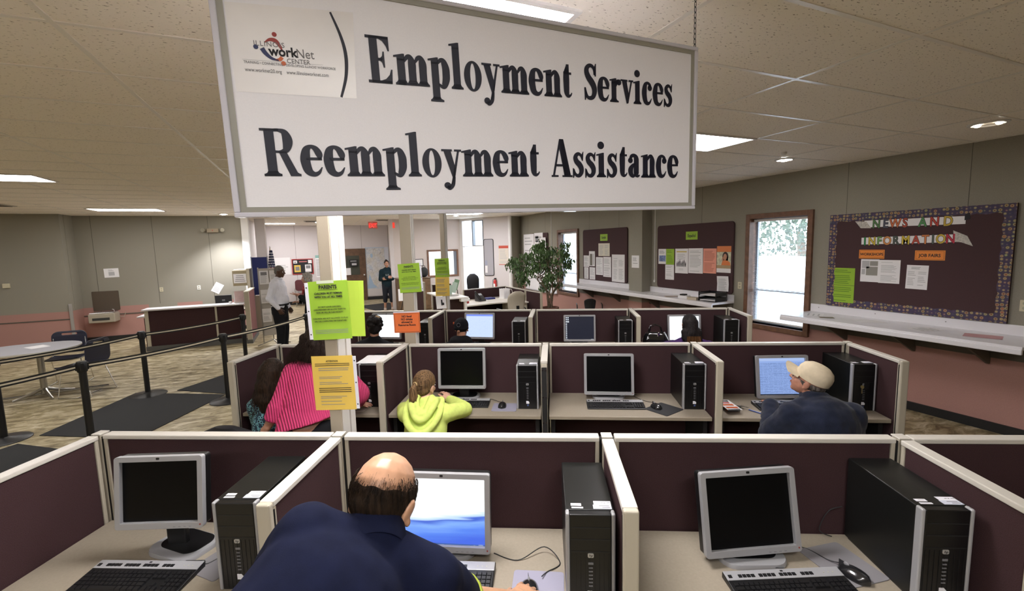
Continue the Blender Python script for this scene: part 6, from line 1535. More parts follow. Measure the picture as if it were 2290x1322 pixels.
def person(label, loc, rz): return thing('person', label, 'person', loc, rz)
RN_ = random.Random(11)
# ---- bald man in navy, standing bent over the front desk
ox, oy = -.66, .48
t = person('balding man in a navy polo shirt bending over the front desk, hand on a mouse', bp(ox, oy), TB)
def L_(x, y, z): return (x-ox, y-oy, z)
H = rotm(L_(-.442, 1.120, 1.418), -.10, .58, .13)
J = dict(pel=L_(-.735, .44, 1.045), che=L_(-.50, .905, 1.285), nk=L_(-.440, 1.03, 1.355), sL=L_(-.575, .985, 1.408), sR=L_(-.315, 1.06, 1.24), eL=L_(-.75, .99, 1.09), eR=L_(-.285, 1.285, .995), wL=L_(-.62, 1.30, .845), wR=L_(-.125, 1.475, .842),
         kL=L_(-.82, .52, .54), kR=L_(-.62, .52, .54), aL=L_(-.82, .40, .085), aR=L_(-.62, .40, .085))
F = Fig(J, H, 1.08, 1.22, 1.04)
SK = skinmat('fair', (.50, .275, .165))
b = MB(); F.skin(b, 1.08); F.hand(b, 'R', (.07, .125, -.027), (.1, .15, 1), curl=.42, spread=.16, thumb=.75); F.hand(b, 'L', (.6, .8, .1), (0, 0, 1), curl=.2)
bd = blob(b, 'body', SK, t, .0042, 5); face(bd, H, 1.04, brow=(.06, .035, .02), iris='3a2a1a')
NV = cloth('navy_polo', (.0055, .0075, .024), bump=(420, .12), noise=(20, .15))
b = MB(); F.torso(b, .014, wide=1.05); F.arm(b, 'L', .016, 1.0, .012); F.arm(b, 'R', .016, .98, .014)
b.cap(J['pel'], V(J['pel'])+V((0, .02, -.10)), .145, .155, 20, flat=((1, 0, 0), 1.35))
blob(b, 'polo_shirt', NV, t, .008, 8, .030, .20)
b = MB(); nk = V(J['nk']); ax = (H @ V((0, -.02, -.06)) - nk).normalized(); A_ = aim(nk + ax*.012, ax.orthogonal(), ax)
R = []
A_ = Matrix.Translation(nk + ax*.0) @ ax.to_track_quat('Z', 'Y').to_matrix().to_4x4()
for rr, zz in ((.074, -.02), (.080, .0), (.078, .034), (.069, .050), (.064, .046), (.066, .02), (.064, -.02)): R.append([xf((rr*math.cos(q)*1.06, rr*math.sin(q), zz + .012*math.sin(q)), A_) for q in [2*PI*i/28 for i in range(28)]])
b.rings(R, caps=False); R2 = b; b.obj('collar', NV, t, smooth=True, ang=80)
e, w_ = V(J['eR']), V(J['sR']); dd = (e-w_).normalized()
MB().tube([tuple(w_.lerp(e, .93)), tuple(w_.lerp(e, 1.0))], .0835, 20).obj('cuff_stripe', mat('cuff_lime', (.42, .48, .05), .7), t, smooth=True)
b = MB(); F.legs(b, .02); b.cap(J['pel'], V(J['pel'])+V((0, .0, -.06)), .13, .14, 18, flat=((1, 0, 0), 1.3)); blob(b, 'trousers', cloth('dark_trousers', (.02, .02, .024)), t, .012, 6)
b = MB(); F.feet(b, .012); blob(b, 'shoes', mat('shoe_black', (.015, .015, .016), .4), t, .008, 4)
SK_ = 1.04
# fringe of hair around a bald crown
HB = hairmat('dark_brown', (.020, .012, .007))
def skull(az, elv, r=1.0):
    r *= SK_   # az from the back (0) towards the right ear (+); elevation above the ear line
    x = .0765*r*math.cos(elv)*math.sin(az); y = -.010 - .097*r*math.cos(elv)*math.cos(az); z = .030 + .091*r*math.sin(elv); return (x, y, z)
b = MB(); N = 40; R = []
for i in range(N+1):
    az = -1.95 + 3.9*i/N; top = .0 + .16*abs(az/1.95)**2 + .03*math.sin(az*9); lo = -.95 + .35*abs(az/1.95)**2
    ring_ = [xf(skull(az, lo + (top-lo)*k/7, 1.012 + .055*math.sin(PI*min(1, k/7*1.0))**.7*(1 if 0 < k < 7 else 0)), H) for k in range(8)] + [xf(skull(az, lo + (top-lo)*k/7, .96), H) for k in range(7, -1, -1)]
    R.append(ring_)
b.rings(R); hr = b.obj('hair', HB, t, smooth=True, ang=70)
S_ = []
for _ in range(6500):
    az = RN_.uniform(-1.95, 1.95); top = .22 + .16*abs(az/1.95)**2; lo = -.98 + .3*abs(az/1.95)**2; u = RN_.random(); el_ = lo + (top-lo)*(u if u < .70 else .70 + (u-.70)*RN_.random()*1.5)
    p = skull(az, el_, 1.03); q = skull(az + RN_.uniform(-.05, .05), el_ - RN_.uniform(.10, .2), 1.07 + RN_.uniform(0, .02)); S_.append([xf(p, H), xf([(a+c)/2*1.004 for a, c in zip(p, q)], H), xf(q, H)])
strands(S_, HB, hr, w_=.0008)
SK_ = 1.0
# ---- girl in the lime hoodie
ox, oy = -.90, 3.15
def L_(x, y, z): return (x-ox, y-oy, z)
t = person('girl with a brown ponytail in a lime hoodie leaning on the middle row desk', bp(ox, oy), TB)
H = rotm(L_(-.925, 3.33, 1.035), -.42, .12, .06)
J = dict(pel=L_(-.90, 3.08, .50), che=L_(-.895, 3.21, .80), nk=L_(-.905, 3.27, .915), sL=L_(-1.045, 3.22, .855), sR=L_(-.75, 3.23, .855), eL=L_(-1.12, 3.40, .825), eR=L_(-.635, 3.40, .825), wL=L_(-.99, 3.58, .82), wR=L_(-.80, 3.60, .83),
         kL=L_(-.99, 3.48, .50), kR=L_(-.81, 3.48, .50), aL=L_(-.99, 3.45, .085), aR=L_(-.81, 3.45, .085))
F = Fig(J, H, .92, 1.0, .93)
b = MB(); F.skin(b, .92); F.hand(b, 'L', (.5, .8, 0), (0, 0, 1), curl=.25); F.hand(b, 'R', (-.5, .8, .5), (0, .5, 1), curl=.6)
bd = blob(b, 'body', skinmat('pale', (.58, .33, .24)), t, .0055, 4); face(bd, H, .93)
LH = cloth('lime_hoodie', (.54, .64, .16), bump=(300, .15), noise=(25, .10))
b = MB(); F.torso(b, .022); F.arm(b, 'L', .018, 1.95); F.arm(b, 'R', .018, 1.95); b.cap(J['pel'], V(J['pel'])+V((0, 0, .05)), .14, .14, 18, flat=((1, 0, 0), 1.2)); hd_ = blob(b, 'hoodie', LH, t, .007, 6, .012, .13)
b = MB(); c_ = V(J['nk'])
def utube(w_, dy, dz, r):
    P = [(c_.x+x*w_, c_.y+y+dy*min(1, max(0, -y*9)), c_.z+z+dz*min(1, max(0, -y*9))) for x, y, z in ((-.085, .065, -.0), (-.115, .01, .025), (-.130, -.075, .020), (-.110, -.150, -.02), (-.06, -.195, -.075), (0, -.210, -.095), (.06, -.195, -.075), (.110, -.150, -.02), (.130, -.075, .020), (.115, .01, .025), (.085, .065, -.0))]
    q = smooth_path(P, 4)
    for a_, e_ in zip(q[:-1], q[1:]): b.cap(a_, e_, r, r, 10)
utube(1.0, -.012, -.045, .026); utube(.72, .030, .035, .026); b.ell((c_.x, c_.y-.135, c_.z-.035), (.085, .05, .045), (.7, 0, 0)); utube(.42, .06, .065, .022)
blob(b, 'hood', LH, hd_, .0055, 3, .006, .06)
HG = hairmat('light_brown', (.12, .07, .032))
b = MB(); bb2 = MB(); bb2.ell((0, -.016, .036), (.0805, .096, .092)); bb2.ell((0, -.045, -.015), (.070, .058, .062)); merge(b, bb2, H)
tail0 = H @ V((0, -.122, .03)); tl = [tail0, H @ V((.01, -.150, .0)), H @ V((.02, -.150, -.07)), H @ V((.025, -.135, -.145))]
for i, (r0, r1) in enumerate(((.017, .027), (.027, .027), (.027, .008))): b.cap(tl[i], tl[i+1], r0, r1)
hr = blob(b, 'hair', HG, t, .005, 4)
S_ = []
for _ in range(900):
    az, el_ = RN_.uniform(-1.5, 1.5), RN_.uniform(-.9, 1.0); p = skull(az, el_, 1.075); q = V(p).lerp(V((0, -.120, .03)), .5); q = q + (q-V((0, -.01, .03))).normalized()*.006; S_.append([xf(p, H), xf(q, H)])
for _ in range(350):
    o_ = V((RN_.uniform(-.025, .025), RN_.uniform(-.02, .015), 0)); S_.append([tl[0]+o_*.4, tl[1]+o_, tl[2]+o_*1.15, tl[3]+o_*1.1-V((0, 0, RN_.uniform(0, .03)))])
strands(S_, HG, hr, w_=.0011)
ha = (H.to_3x3() @ V((0, -1, .1))).normalized(); MB().tube([tuple(tail0 + (ha.orthogonal().normalized()*math.cos(q) + ha.cross(ha.orthogonal().normalized())*math.sin(q))*.017) for q in [2*PI*i/14 for i in range(15)]], .004, 6).obj('hair_tie', mat('tie_straw', (.5, .36, .16), .6), hr, smooth=True)
b = MB(); F.legs(b, .018); b.cap(J['pel'], V(J['pel'])+V((0, .05, 0)), .12, .12, 16, flat=((1, 0, 0), 1.3)); blob(b, 'jeans', cloth('blue_jeans', (.04, .055, .10)), t, .012, 5)
b = MB(); F.feet(b, .01); blob(b, 'shoes', WHITEP, t, .009, 3)
# ---- man in the cream cap
ox, oy = 1.86, 3.10
def L_(x, y, z): return (x-ox, y-oy, z)
t = person('heavy man in a cream cap, glasses and dark navy sweatshirt at the middle row', bp(ox, oy), TB)
H = rotm(L_(1.835, 3.225, 1.095), .86, -.42, -.06)
J = dict(pel=L_(1.86, 3.04, .50), che=L_(1.855, 3.10, .84), nk=L_(1.85, 3.17, .975), sL=L_(1.67, 3.11, .885), sR=L_(2.045, 3.11, .885), eL=L_(1.595, 3.24, .70), eR=L_(2.125, 3.22, .70), wL=L_(1.70, 3.47, .835), wR=L_(2.02, 3.47, .835),
         kL=L_(1.74, 3.50, .50), kR=L_(1.98, 3.50, .50), aL=L_(1.74, 3.48, .085), aR=L_(1.98, 3.48, .085))
F = Fig(J, H, 1.05, 1.36, 1.03)
b = MB(); F.skin(b, 1.08); F.hand(b, 'L', (.25, .95, 0), (0, 0, 1), curl=.3); F.hand(b, 'R', (-.25, .95, 0), (0, 0, 1), curl=.3)
bd = blob(b, 'body', skinmat('ruddy', (.46, .22, .15)), t, .005, 4); face(bd, H, 1.03, brow=(.12, .1, .09))
SW_ = cloth('dark_navy_fleece', (.013, .017, .034), bump=(260, .3), noise=(24, .25), sheen=.12)
b = MB(); F.torso(b, .028); F.arm(b, 'L', .030, 1.97); F.arm(b, 'R', .030, 1.97); b.cap(J['pel'], V(J['pel'])+V((0, .06, .05)), .20, .20, 18, flat=((1, 0, 0), 1.25)); sw = blob(b, 'sweatshirt', SW_, t, .008, 8, .03, .15)
b = MB(); c_ = V(J['nk']); pts = [(c_.x+.082*math.cos(q), c_.y+.004+.078*math.sin(q), c_.z+.018+.012*math.sin(q)) for q in [2*PI*i/24 for i in range(25)]]; b.tube(pts, .017, 10); b.obj('collar_rib', SW_, sw, smooth=True)
CP = cloth('cream_cap', (.62, .53, .38), bump=(300, .1), noise=(30, .07))
bb2 = MB(); s_ = 1.03
bb2.rings([[(.086*s_*r*math.cos(q), -.010 + .106*s_*r*math.sin(q), .030 + z*s_) for q in [2*PI*i/30 for i in range(30)]] for r, z in ((1.0, -.006), (1.02, .02), (1.0, .05), (.88, .078), (.62, .098), (.3, .106), (.02, .108))]); bb2.ell((0, -.010, .137*s_), (.006, .006, .004))
b = MB(); merge(b, bb2, H); cp = b.obj('cap_crown', CP, t, smooth=True, ang=75)
bb2 = MB(); R = []
for i in range(11):
    u = -1 + 2*i/10; R.append([(.086*u, .066 + v*(.118*(1-.42*u*u)) + .0, .030 - .022*u*u + .012*v*0 + dz) for v in (0, .33, .67, 1) for dz in (0,)] + [(.086*u, .066 + v*(.118*(1-.42*u*u)), .0345 - .022*u*u) for v in (1, .67, .33, 0)])
bb2.rings(R); b = MB(); merge(b, bb2, H @ Matrix.Rotation(.10, 4, 'X')); b.obj('cap_bill', CP, cp, smooth=True, ang=60)
b = MB(); bb2 = MB(); bb2.rings([[(rr*math.sin(a)*s_, -.010-.107*s_*math.cos(a*.75)+(.0 if rr > .03 else 0), zz) for a, zz in [(-.42+.84*i/8, .016 + .030*math.sqrt(max(0, 1-((-.42+.84*i/8)/.42)**2))) for i in range(9)] + [(.42-.84*i/8, .014) for i in range(9)]] for rr in (.088, .0885)]); merge(b, bb2, H); b.obj('cap_opening', hairmat('grey', (.10, .085, .075)), cp)
bb2 = MB(); bb2.ell((0, -.02, -.004), (.0815, .092, .05)); bb2.ell((0, -.055, -.045), (.06, .045, .035)); b = MB(); merge(b, bb2, H); blob(b, 'hair', hairmat('grey', (.10, .085, .075)), t, .006, 4)
GLS = mat('glasses_dark', (.02, .02, .022), .3)
gl = thing  # noqa
b = MB()
for q in (-1, 1): b.tube([xf((q*.033 + .022*math.cos(a), .100 - .006*abs(math.cos(a)), .004 + .017*math.sin(a)), H) for a in [2*PI*i/16 for i in range(17)]], .0022, 6); b.tube([xf(p, H) for p in ((q*.056, .094, .010), (q*.078, .05, .010), (q*.084, .0, .006), (q*.082, -.02, -.012))], .0022, 6)
b.tube([xf(p, H) for p in ((-.011, .100, .008), (0, .104, .010), (.011, .100, .008))], .002, 6); b.obj('glasses', GLS, t, smooth=True)
b = MB(); F.legs(b, .02); b.cap(J['pel'], V(J['pel'])+V((0, .05, 0)), .17, .17, 16, flat=((1, 0, 0), 1.3)); blob(b, 'trousers', MATS['cloth_dark_trousers'], t, .012, 5)
b = MB(); F.feet(b, .01); blob(b, 'shoes', MATS['shoe_black'], t, .009, 3)
# ---- woman in pink
ox, oy = -1.68, 3.02
def L_(x, y, z): return (x-ox, y-oy, z)
t = person('woman with long dark hair in a ribbed pink sweater leaning over the middle row', bp(ox, oy), TB)
H = rotm(L_(-1.70, 3.27, 1.475), .25, .35, .02)
J = dict(pel=L_(-1.66, 2.93, .86), che=L_(-1.69, 3.10, 1.14), nk=L_(-1.70, 3.19, 1.29), sL=L_(-1.825, 3.10, 1.215), sR=L_(-1.53, 3.17, 1.20), eL=L_(-1.885, 2.975, .985), eR=L_(-1.44, 3.30, .985), wL=L_(-1.955, 2.93, .86), wR=L_(-1.575, 3.49, .832),
         kL=L_(-1.76, 2.98, .48), kR=L_(-1.58, 2.98, .48), aL=L_(-1.76, 2.90, .085), aR=L_(-1.58, 2.90, .085))
F = Fig(J, H, .98, 1.08, .97)
SKT = skinmat('tan', (.40, .20, .125))
b = MB(); F.skin(b, .92); F.hand(b, 'R', (.97, .20, -.06), (0, 0, 1), curl=.15, spread=.14, thumb=.5); F.hand(b, 'L', (-.5, .1, -.45), (-.4, -.2, .6), curl=.5)
bd = blob(b, 'body', SKT, t, .0045, 4); face(bd, H, .97)
def rib_mat():
    m = mat('cloth_pink_rib', (.62, .035, .15), .9); nt, b_ = nodes_of(m); tc = nt.nodes.new('ShaderNodeTexCoord'); sx = nt.nodes.new('ShaderNodeSeparateXYZ'); nt.links.new(tc.outputs['Object'], sx.inputs[0])
    v = math_(nt, 'SINE', math_(nt, 'MULTIPLY', math_(nt, 'ADD', sx.outputs['X'], math_(nt, 'MULTIPLY', sx.outputs['Y'], .8)), 330), 0)
    nz = nt.nodes.new('ShaderNodeTexNoise'); nz.inputs['Scale'].default_value = 160; nt.links.new(tc.outputs['Object'], nz.inputs['Vector'])
    bu = nt.nodes.new('ShaderNodeBump'); bu.inputs['Strength'].default_value = .8; bu.inputs['Distance'].default_value = .006; nt.links.new(math_(nt, 'ADD', v, nz.outputs['Fac']), bu.inputs['Height']); nt.links.new(bu.outputs['Normal'], b_.inputs['Normal'])
    nt.links.new(ramp(nt, math_(nt, 'ADD', math_(nt, 'MULTIPLY', v, .25), .5), [(0.1, (.50, .03, .12)), (.9, (.70, .055, .19))]), b_.inputs['Base Color']); return m
PK = rib_mat()
b = MB(); X_ = (1, .05, 0); UP = (0, -.12, -1)
b.fring([(L_(-1.70, 3.185, 1.285), .085, .075, UP, X_), (L_(-1.695, 3.15, 1.245), .165, .105, UP, X_), (L_(-1.69, 3.11, 1.17), .192, .128, UP, X_), (L_(-1.685, 3.05, 1.06), .182, .128, UP, X_), (L_(-1.68, 3.0, .985), .180, .128, UP, X_), (L_(-1.675, 2.955, .93), .195, .150, (.16, -.1, -1), X_), (L_(-1.675, 2.938, .895), .208, .160, (.26, -.1, -1), X_)])
F.torso(b, .018, low=.62); F.arm(b, 'R', .022, 1.0, .02); b.cap(J['eR'], V(J['eR']).lerp(V(J['wR']), .42), .07, .078, 18)
d_ = V(J['eL'])-V(J['sL']); b.cap(J['sL'], V(J['sL']).lerp(V(J['eL']), .1), .078, .076)
b.fring([(V(J['sL']), .076, .076, d_, (1, 0, 0)), (V(J['sL']).lerp(V(J['eL']), .4), .068, .070, d_, (1, 0, 0)), (V(J['sL']).lerp(V(J['eL']), .8), .066, .070, d_, (1, 0, 0)), (V(J['sL']).lerp(V(J['eL']), 1.0), .075, .078, d_, (1, 0, 0)), (V(J['eL'])+V((-.01, -.0, -.055)), .086, .088, (-.2, 0, -1), (1, 0, 0)), (V(J['eL'])+V((-.014, -.0, -.07)), .083, .085, (-.2, 0, -1), (1, 0, 0))])
blob(b, 'sweater', PK, t, .007, 7, .014, .13)
b = MB(); F.legs(b, .022); b.cap(V(J['pel'])+V((0, .01, -.02)), V(J['pel'])+V((0, -.01, -.10)), .118, .135, 20, flat=((1, 0, 0), 1.34)); blob(b, 'trousers', cloth('black_trousers', (.010, .010, .012)), t, .012, 5)
b = MB(); F.feet(b, .01); blob(b, 'shoes', MATS['shoe_black'], t, .009, 3)
HD = hairmat('dark_wavy', (.016, .009, .006))
def long_hair(H, s, length, wid, m, parent, back=.10, wave=.012, n=900, out=.03, vox=.007, seed=1, tip=None, xo=0.):
    rr = random.Random(seed); b = MB(); bb2 = MB(); bb2.ell((0, -.016*s, .036*s), (.084*s, .099*s, .095*s)); bb2.cap((0, -.045*s, .02*s), (0, -.075*s, -.10*s), .080*s, .070*s, flat=((1, 0, 0), 1.1)); merge(b, bb2, H)
    c0 = H @ V((0, -.07*s, -.08*s)); c1 = c0 + V((xo, -back, -length)); b.cap(c0, c0.lerp(c1, .6), .062*s, .055*s, 18, flat=((1, 0, 0), wid)); b.cap(c0.lerp(c1, .5), c1, .055*s, .022*s, 18, flat=((1, 0, 0), wid*1.1))
    hr = blob(b, 'hair', m, parent, vox, 4, wave, .05); S_ = []
    for _ in range(n):
        az = rr.uniform(-1.7, 1.7); p = H @ V(skull(az, rr.uniform(.1, 1.2), 1.08*s)); m1 = H @ V((.088*s*math.sin(az), -.03*s-.085*s*math.cos(az), -.06*s)); e = c1 + V((wid*.055*math.sin(az)*1.1, rr.uniform(-.03, .04), rr.uniform(-.05, length*.5)))
        k = V((rr.uniform(-out, out)*.4, -abs(rr.gauss(0, out*.3)), 0)); S_.append([p, m1 + k*.3, m1.lerp(e, .5) + k + V((.012*math.sin(rr.random()*6), 0, 0)), e + k*1.2])
    st_ = strands(S_, m if tip is None else tip, hr, w_=.0014); return hr
long_hair(H, 1.02, .20, 2.15, HD, t, back=.07, wave=.030, n=1500, out=.09, seed=2, xo=-.05)
# ---- child in the patterned top
ox, oy = -2.12, 3.20
def L_(x, y, z): return (x-ox, y-oy, z)
t = person('child with long brown hair and teal patterned top left of the woman in pink', bp(ox, oy), TB)
H = rotm(L_(-2.115, 3.31, 1.145), -.2, .12, 0)
J = dict(pel=L_(-2.13, 3.17, .50), che=L_(-2.125, 3.25, .80), nk=L_(-2.12, 3.28, .985), sL=L_(-2.245, 3.25, .90), sR=L_(-2.0, 3.26, .90), eL=L_(-2.29, 3.35, .76), eR=L_(-1.95, 3.38, .80), wL=L_(-2.2, 3.52, .82), wR=L_(-2.03, 3.53, .825),
         kL=L_(-2.21, 3.48, .50), kR=L_(-2.05, 3.48, .50), aL=L_(-2.21, 3.46, .085), aR=L_(-2.05, 3.46, .085))
F = Fig(J, H, .84, .95, .92)
b = MB(); F.skin(b, .92); F.hand(b, 'L', (.5, .8, 0), (0, 0, 1), curl=.25); F.hand(b, 'R', (-.4, .8, .0), (0, 0, 1), curl=.3); bd = blob(b, 'body', SKT, t, .0055, 4); face(bd, H, .92)
def ring_mat():
    m = mat('cloth_teal_rings', (.01, .02, .03), .8); nt, b_ = nodes_of(m); tc = nt.nodes.new('ShaderNodeTexCoord'); v = nt.nodes.new('ShaderNodeTexVoronoi'); v.inputs['Scale'].default_value = 38; v.inputs['Randomness'].default_value = .6; nt.links.new(tc.outputs['Object'], v.inputs['Vector'])
    nt.links.new(ramp(nt, v.outputs['Distance'], [(.0, (.008, .012, .02)), (.30, (.008, .012, .02)), (.36, (.16, .38, .42)), (.46, (.16, .38, .42)), (.54, (.01, .03, .05)), (1, (.01, .03, .05))]), b_.inputs['Base Color']); return m
b = MB(); F.torso(b, .02); F.arm(b, 'L', .018, 1.0, .01); F.arm(b, 'R', .018, 1.0, .01); b.cap(J['pel'], V(J['pel'])+V((0, 0, .08)), .125, .125, 18, flat=((1, 0, 0), 1.25)); blob(b, 'patterned_top', ring_mat(), t, .008, 6, .01)
b = MB(); F.legs(b, .016); b.cap(J['pel'], V(J['pel'])+V((0, .05, 0)), .11, .11, 16, flat=((1, 0, 0), 1.3)); blob(b, 'trousers', MATS['cloth_black_trousers'], t, .012, 5); b = MB(); F.feet(b, .01); blob(b, 'shoes', MATS['shoe_black'], t, .009, 3)
long_hair(H, .95, .19, 1.5, hairmat('brown_long', (.020, .011, .006)), t, back=.05, wave=.008, n=900, out=.015, seed=3)
c_ = swivel(*bp(-2.165, 3.10)[:2], TB, 'black office chair of the child at the left end of the middle row', MATS['chair_black'], .36, .20, arm=False, seatz=.44)
# ---- back row heads
def seated(label, hx, hy, hz, yaw, pitch, mtop, k=1., fat=1., skin='tan', hs=1., shz=None):
    ox, oy = hx, hy-.14
    t = person(label, bp(ox, oy), TB + ROWS[3][1])
    zz = hz - .22*hs
    H = rotm((0, .14, hz), yaw, pitch, 0)
    J = dict(pel=(0, -.06, .50), che=(0, .05, zz-.12), nk=(0, .10, zz+.06), sL=(-.19*k, .05, zz-.03), sR=(.19*k, .05, zz-.03), eL=(-.25*k, .18, .84), eR=(.25*k, .18, .84), wL=(-.13, .38, .82), wR=(.13, .38, .82), kL=(-.1, .36, .5), kR=(.1, .36, .5), aL=(-.1, .36, .085), aR=(.1, .36, .085))
    F = Fig(J, H, k, fat, hs); b = MB(); F.skin(b); F.hand(b, 'L', (.3, .9, 0), (0, 0, 1), curl=.3); F.hand(b, 'R', (-.3, .9, 0), (0, 0, 1), curl=.3); bd = blob(b, 'body', skinmat(skin, (.40, .20, .125)), t, .006, 4); face(bd, H, hs)
    b = MB(); F.torso(b, .022); F.arm(b, 'L', .02, 1.95); F.arm(b, 'R', .02, 1.95); b.cap(J['pel'], V(J['pel'])+V((0, 0, .08)), .15, .15, 18, flat=((1, 0, 0), 1.25)); blob(b, 'top', mtop, t, .010, 6, .015)
    b = MB(); F.legs(b, .016); b.cap(J['pel'], V(J['pel'])+V((0, .05, 0)), .13, .13, 16, flat=((1, 0, 0), 1.3)); blob(b, 'trousers', MATS['cloth_dark_trousers'], t, .014, 4); b = MB(); F.feet(b, .01); blob(b, 'shoes', MATS['shoe_black'], t, .01, 3)
    return t, F, H
BKJ = cloth('black_jacket', (.010, .010, .012))
t, F, H = seated('person in a black knitted cap and black jacket at the back row', -1.03, 5.45, 1.095, -.1, .1, BKJ)
b = MB(); b.cap((-.06, .07, .93), (.06, .07, .93), .085, .085); b.ell((0, .075, .955), (.085, .08, .05)); blob(b, 'jacket_collar', BKJ, t, .007, 3)
bb2 = MB(); bb2.ell((0, -.010, .034), (.088, .106, .097)); bb2.ell((0, -.012, .0), (.091, .108, .040)); b = MB(); merge(b, bb2, H); cp = blob(b, 'knitted_cap', cloth('black_knit', (.008, .008, .010), bump=(180, .5)), t, .006, 4)
b = MB()
for q in range(10): b.tube([xf((.022*math.cos(a)*1.0, -.1165, .045+.022*math.sin(a)), H) for a in (q*.628, q*.628+.35)], .004, 6)
b.obj('emblem', mat('emblem_grey', (.10, .10, .11), .7), cp); bb2 = MB(); bb2.ell((0, -.118, -.03), (.018, .008, .012)); b = MB(); merge(b, bb2, H); b.obj('skin_gap', MATS['skin_tan'], cp, smooth=True)
bb2 = MB(); bb2.box(-.092, -.08, -.05, -.035, .05, .075); b = MB(); merge(b, bb2, H); b.obj('orange_tag', OR, cp)
t, F, H = seated('woman with long straight dark hair and a purple top at the back row', 1.70, 5.45, 1.10, .05, .15, cloth('purple', (.045, .018, .085)), .96)
long_hair(H, 1.02, .16, 1.9, hairmat('near_black', (.012, .009, .009)), t, back=.05, wave=.004, n=700, out=.012, seed=4)
S_ = []; c0 = H @ V((0, -.14, -.16))
for _ in range(260): u = RN_.uniform(-.075, .075); S_.append([c0 + V((u, 0, .03)), c0 + V((u*1.1, -.012, -.05)), c0 + V((u*1.2, -.01, -.12-RN_.random()*.05))])
strands(S_, hairmat('copper', (.16, .075, .03)), t, 'hair_tips', .002)
t, F, H = seated('person with dark curly tied hair behind the nearest lime notice, back row', -2.12, 5.45, 1.13, .3, .1, BKJ, .95)
b = MB(); bb2 = MB(); bb2.ell((0, -.016, .036), (.088, .103, .097)); bb2.ell((0, -.05, -.03), (.075, .065, .07))
for _ in range(40): az, el_ = RN_.uniform(-1.8, 1.8), RN_.uniform(-.8, 1.4); bb2.ell(skull(az, el_, 1.12), (.022, .022, .022))
bb2.ell((.03, -.12, .075), (.05, .045, .045)); merge(b, bb2, H); hr = blob(b, 'hair', hairmat('near_black', (.012, .009, .009)), t, .006, 2, .012, .03)
bb2 = MB(); bb2.ell((.05, -.10, .12), (.03, .012, .012), (0, .4, .3)); b = MB(); merge(b, bb2, H); b.obj('hair_clip', mat('clip_tan', (.45, .30, .15), .4), hr, smooth=True)
# ---- standing man in the white shirt
fx = math.atan2(.34, -.94)     # local +y points to the photo's right
t = person('standing man in a white shirt and black trousers, hand in his pocket', (-.69, 10.30, 0), -PI/2 - .28)
H = rotm((0, .055, 1.675), -.15, .10, 0)
J = dict(pel=(0, .0, .97), che=(0, .0, 1.33), nk=(0, .0, 1.52), sL=(-.195, -.01, 1.43), sR=(.195, -.01, 1.43), eL=(-.27, -.03, 1.14), eR=(.262, -.085, 1.16), wL=(-.24, .10, .92), wR=(.215, .055, .95), kL=(-.10, .03, .52), kR=(.10, .03, .52), aL=(-.11, .0, .09), aR=(.11, .0, .09))
F = Fig(J, H, 1.06, 1.12, 1.0); SKD = skinmat('dark', (.085, .042, .026))
b = MB(); F.skin(b, 1.05); F.hand(b, 'R', (-.12, .42, -.9), (1, 0, .1), curl=.3); F.hand(b, 'L', (.05, .3, -.9), (-1, 0, .1), curl=.4); bd = blob(b, 'body', SKD, t, .005, 4); face(bd, H, brow=(.02, .015, .012), lip=(.12, .05, .04))
SHW = cloth('white_shirt', (.70, .71, .78), bump=(300, .05), noise=(18, .04))
b = MB(); F.torso(b, .022); F.arm(b, 'L', .016, 1.93); F.arm(b, 'R', .016, 1.93); b.ell((0, .055, 1.12), (.17, .13, .15)); shirt = blob(b, 'shirt', SHW, t, .007, 6, .026, .11)
b = MB(); c_ = V(J['nk']); b.tube([(c_.x+.07*math.cos(q), c_.y+.012+.07*math.sin(q), c_.z+.022+.012*math.sin(q)*-1) for q in [2*PI*i/20 for i in range(21)]], [.017]*21, 8); b.obj('collar', SHW, shirt, smooth=True)
TR = cloth('black_slacks', (.012, .012, .014))
b = MB(); F.legs(b, .026); b.cap((0, .01, .985), (0, 0, .86), .142, .148, 20, flat=((1, 0, 0), 1.28)); blob(b, 'trousers', TR, t, .008, 6, .012, .14)
MB().rings([[(.208*math.cos(q), .012+.165*math.sin(q), z) for q in [2*PI*i/30 for i in range(30)]] for z in (1.0, 1.035)], caps=False).obj('belt', BLACKP, t, smooth=True)
b = MB(); F.feet(b, .012); blob(b, 'shoes', MATS['shoe_black'], t, .008, 3)
bb2 = MB(); bb2.ell((0, -.016, .040), (.0795, .098, .088)); bb2.ell((0, -.05, -.012), (.072, .055, .055)); b = MB(); merge(b, bb2, H); blob(b, 'hair', hairmat('grey_short', (.15, .14, .13)), t, .006, 3)
# ---- grey haired woman talking
t = person('grey haired woman in black with a red scarf, gesturing at the man', (-.10, 10.35, 0), PI/2 - .05)
H = rotm((0, .05, 1.51), .1, .02, 0)
J = dict(pel=(0, 0, .88), che=(0, .0, 1.19), nk=(0, .0, 1.36), sL=(-.17, 0, 1.28), sR=(.17, 0, 1.28), eL=(-.215, .10, 1.07), eR=(.215, .03, 1.04), wL=(-.15, .23, 1.20), wR=(.15, .24, 1.02), kL=(-.085, .02, .48), kR=(.085, .02, .48), aL=(-.09, 0, .09), aR=(.09, 0, .09))
F = Fig(J, H, .92, 1.0, .96)
b = MB(); F.skin(b, .92); F.hand(b, 'L', (.15, .95, .12), (-.1, .1, -1), curl=.16, spread=.2, thumb=.8); F.hand(b, 'R', (-.3, .8, .1), (.4, 0, .8), curl=.4); bd = blob(b, 'body', skinmat('rosy', (.52, .28, .20)), t, .005, 4); face(bd, H, .96, lip=(.45, .08, .08))
BKD = cloth('black_dress', (.016, .020, .021))
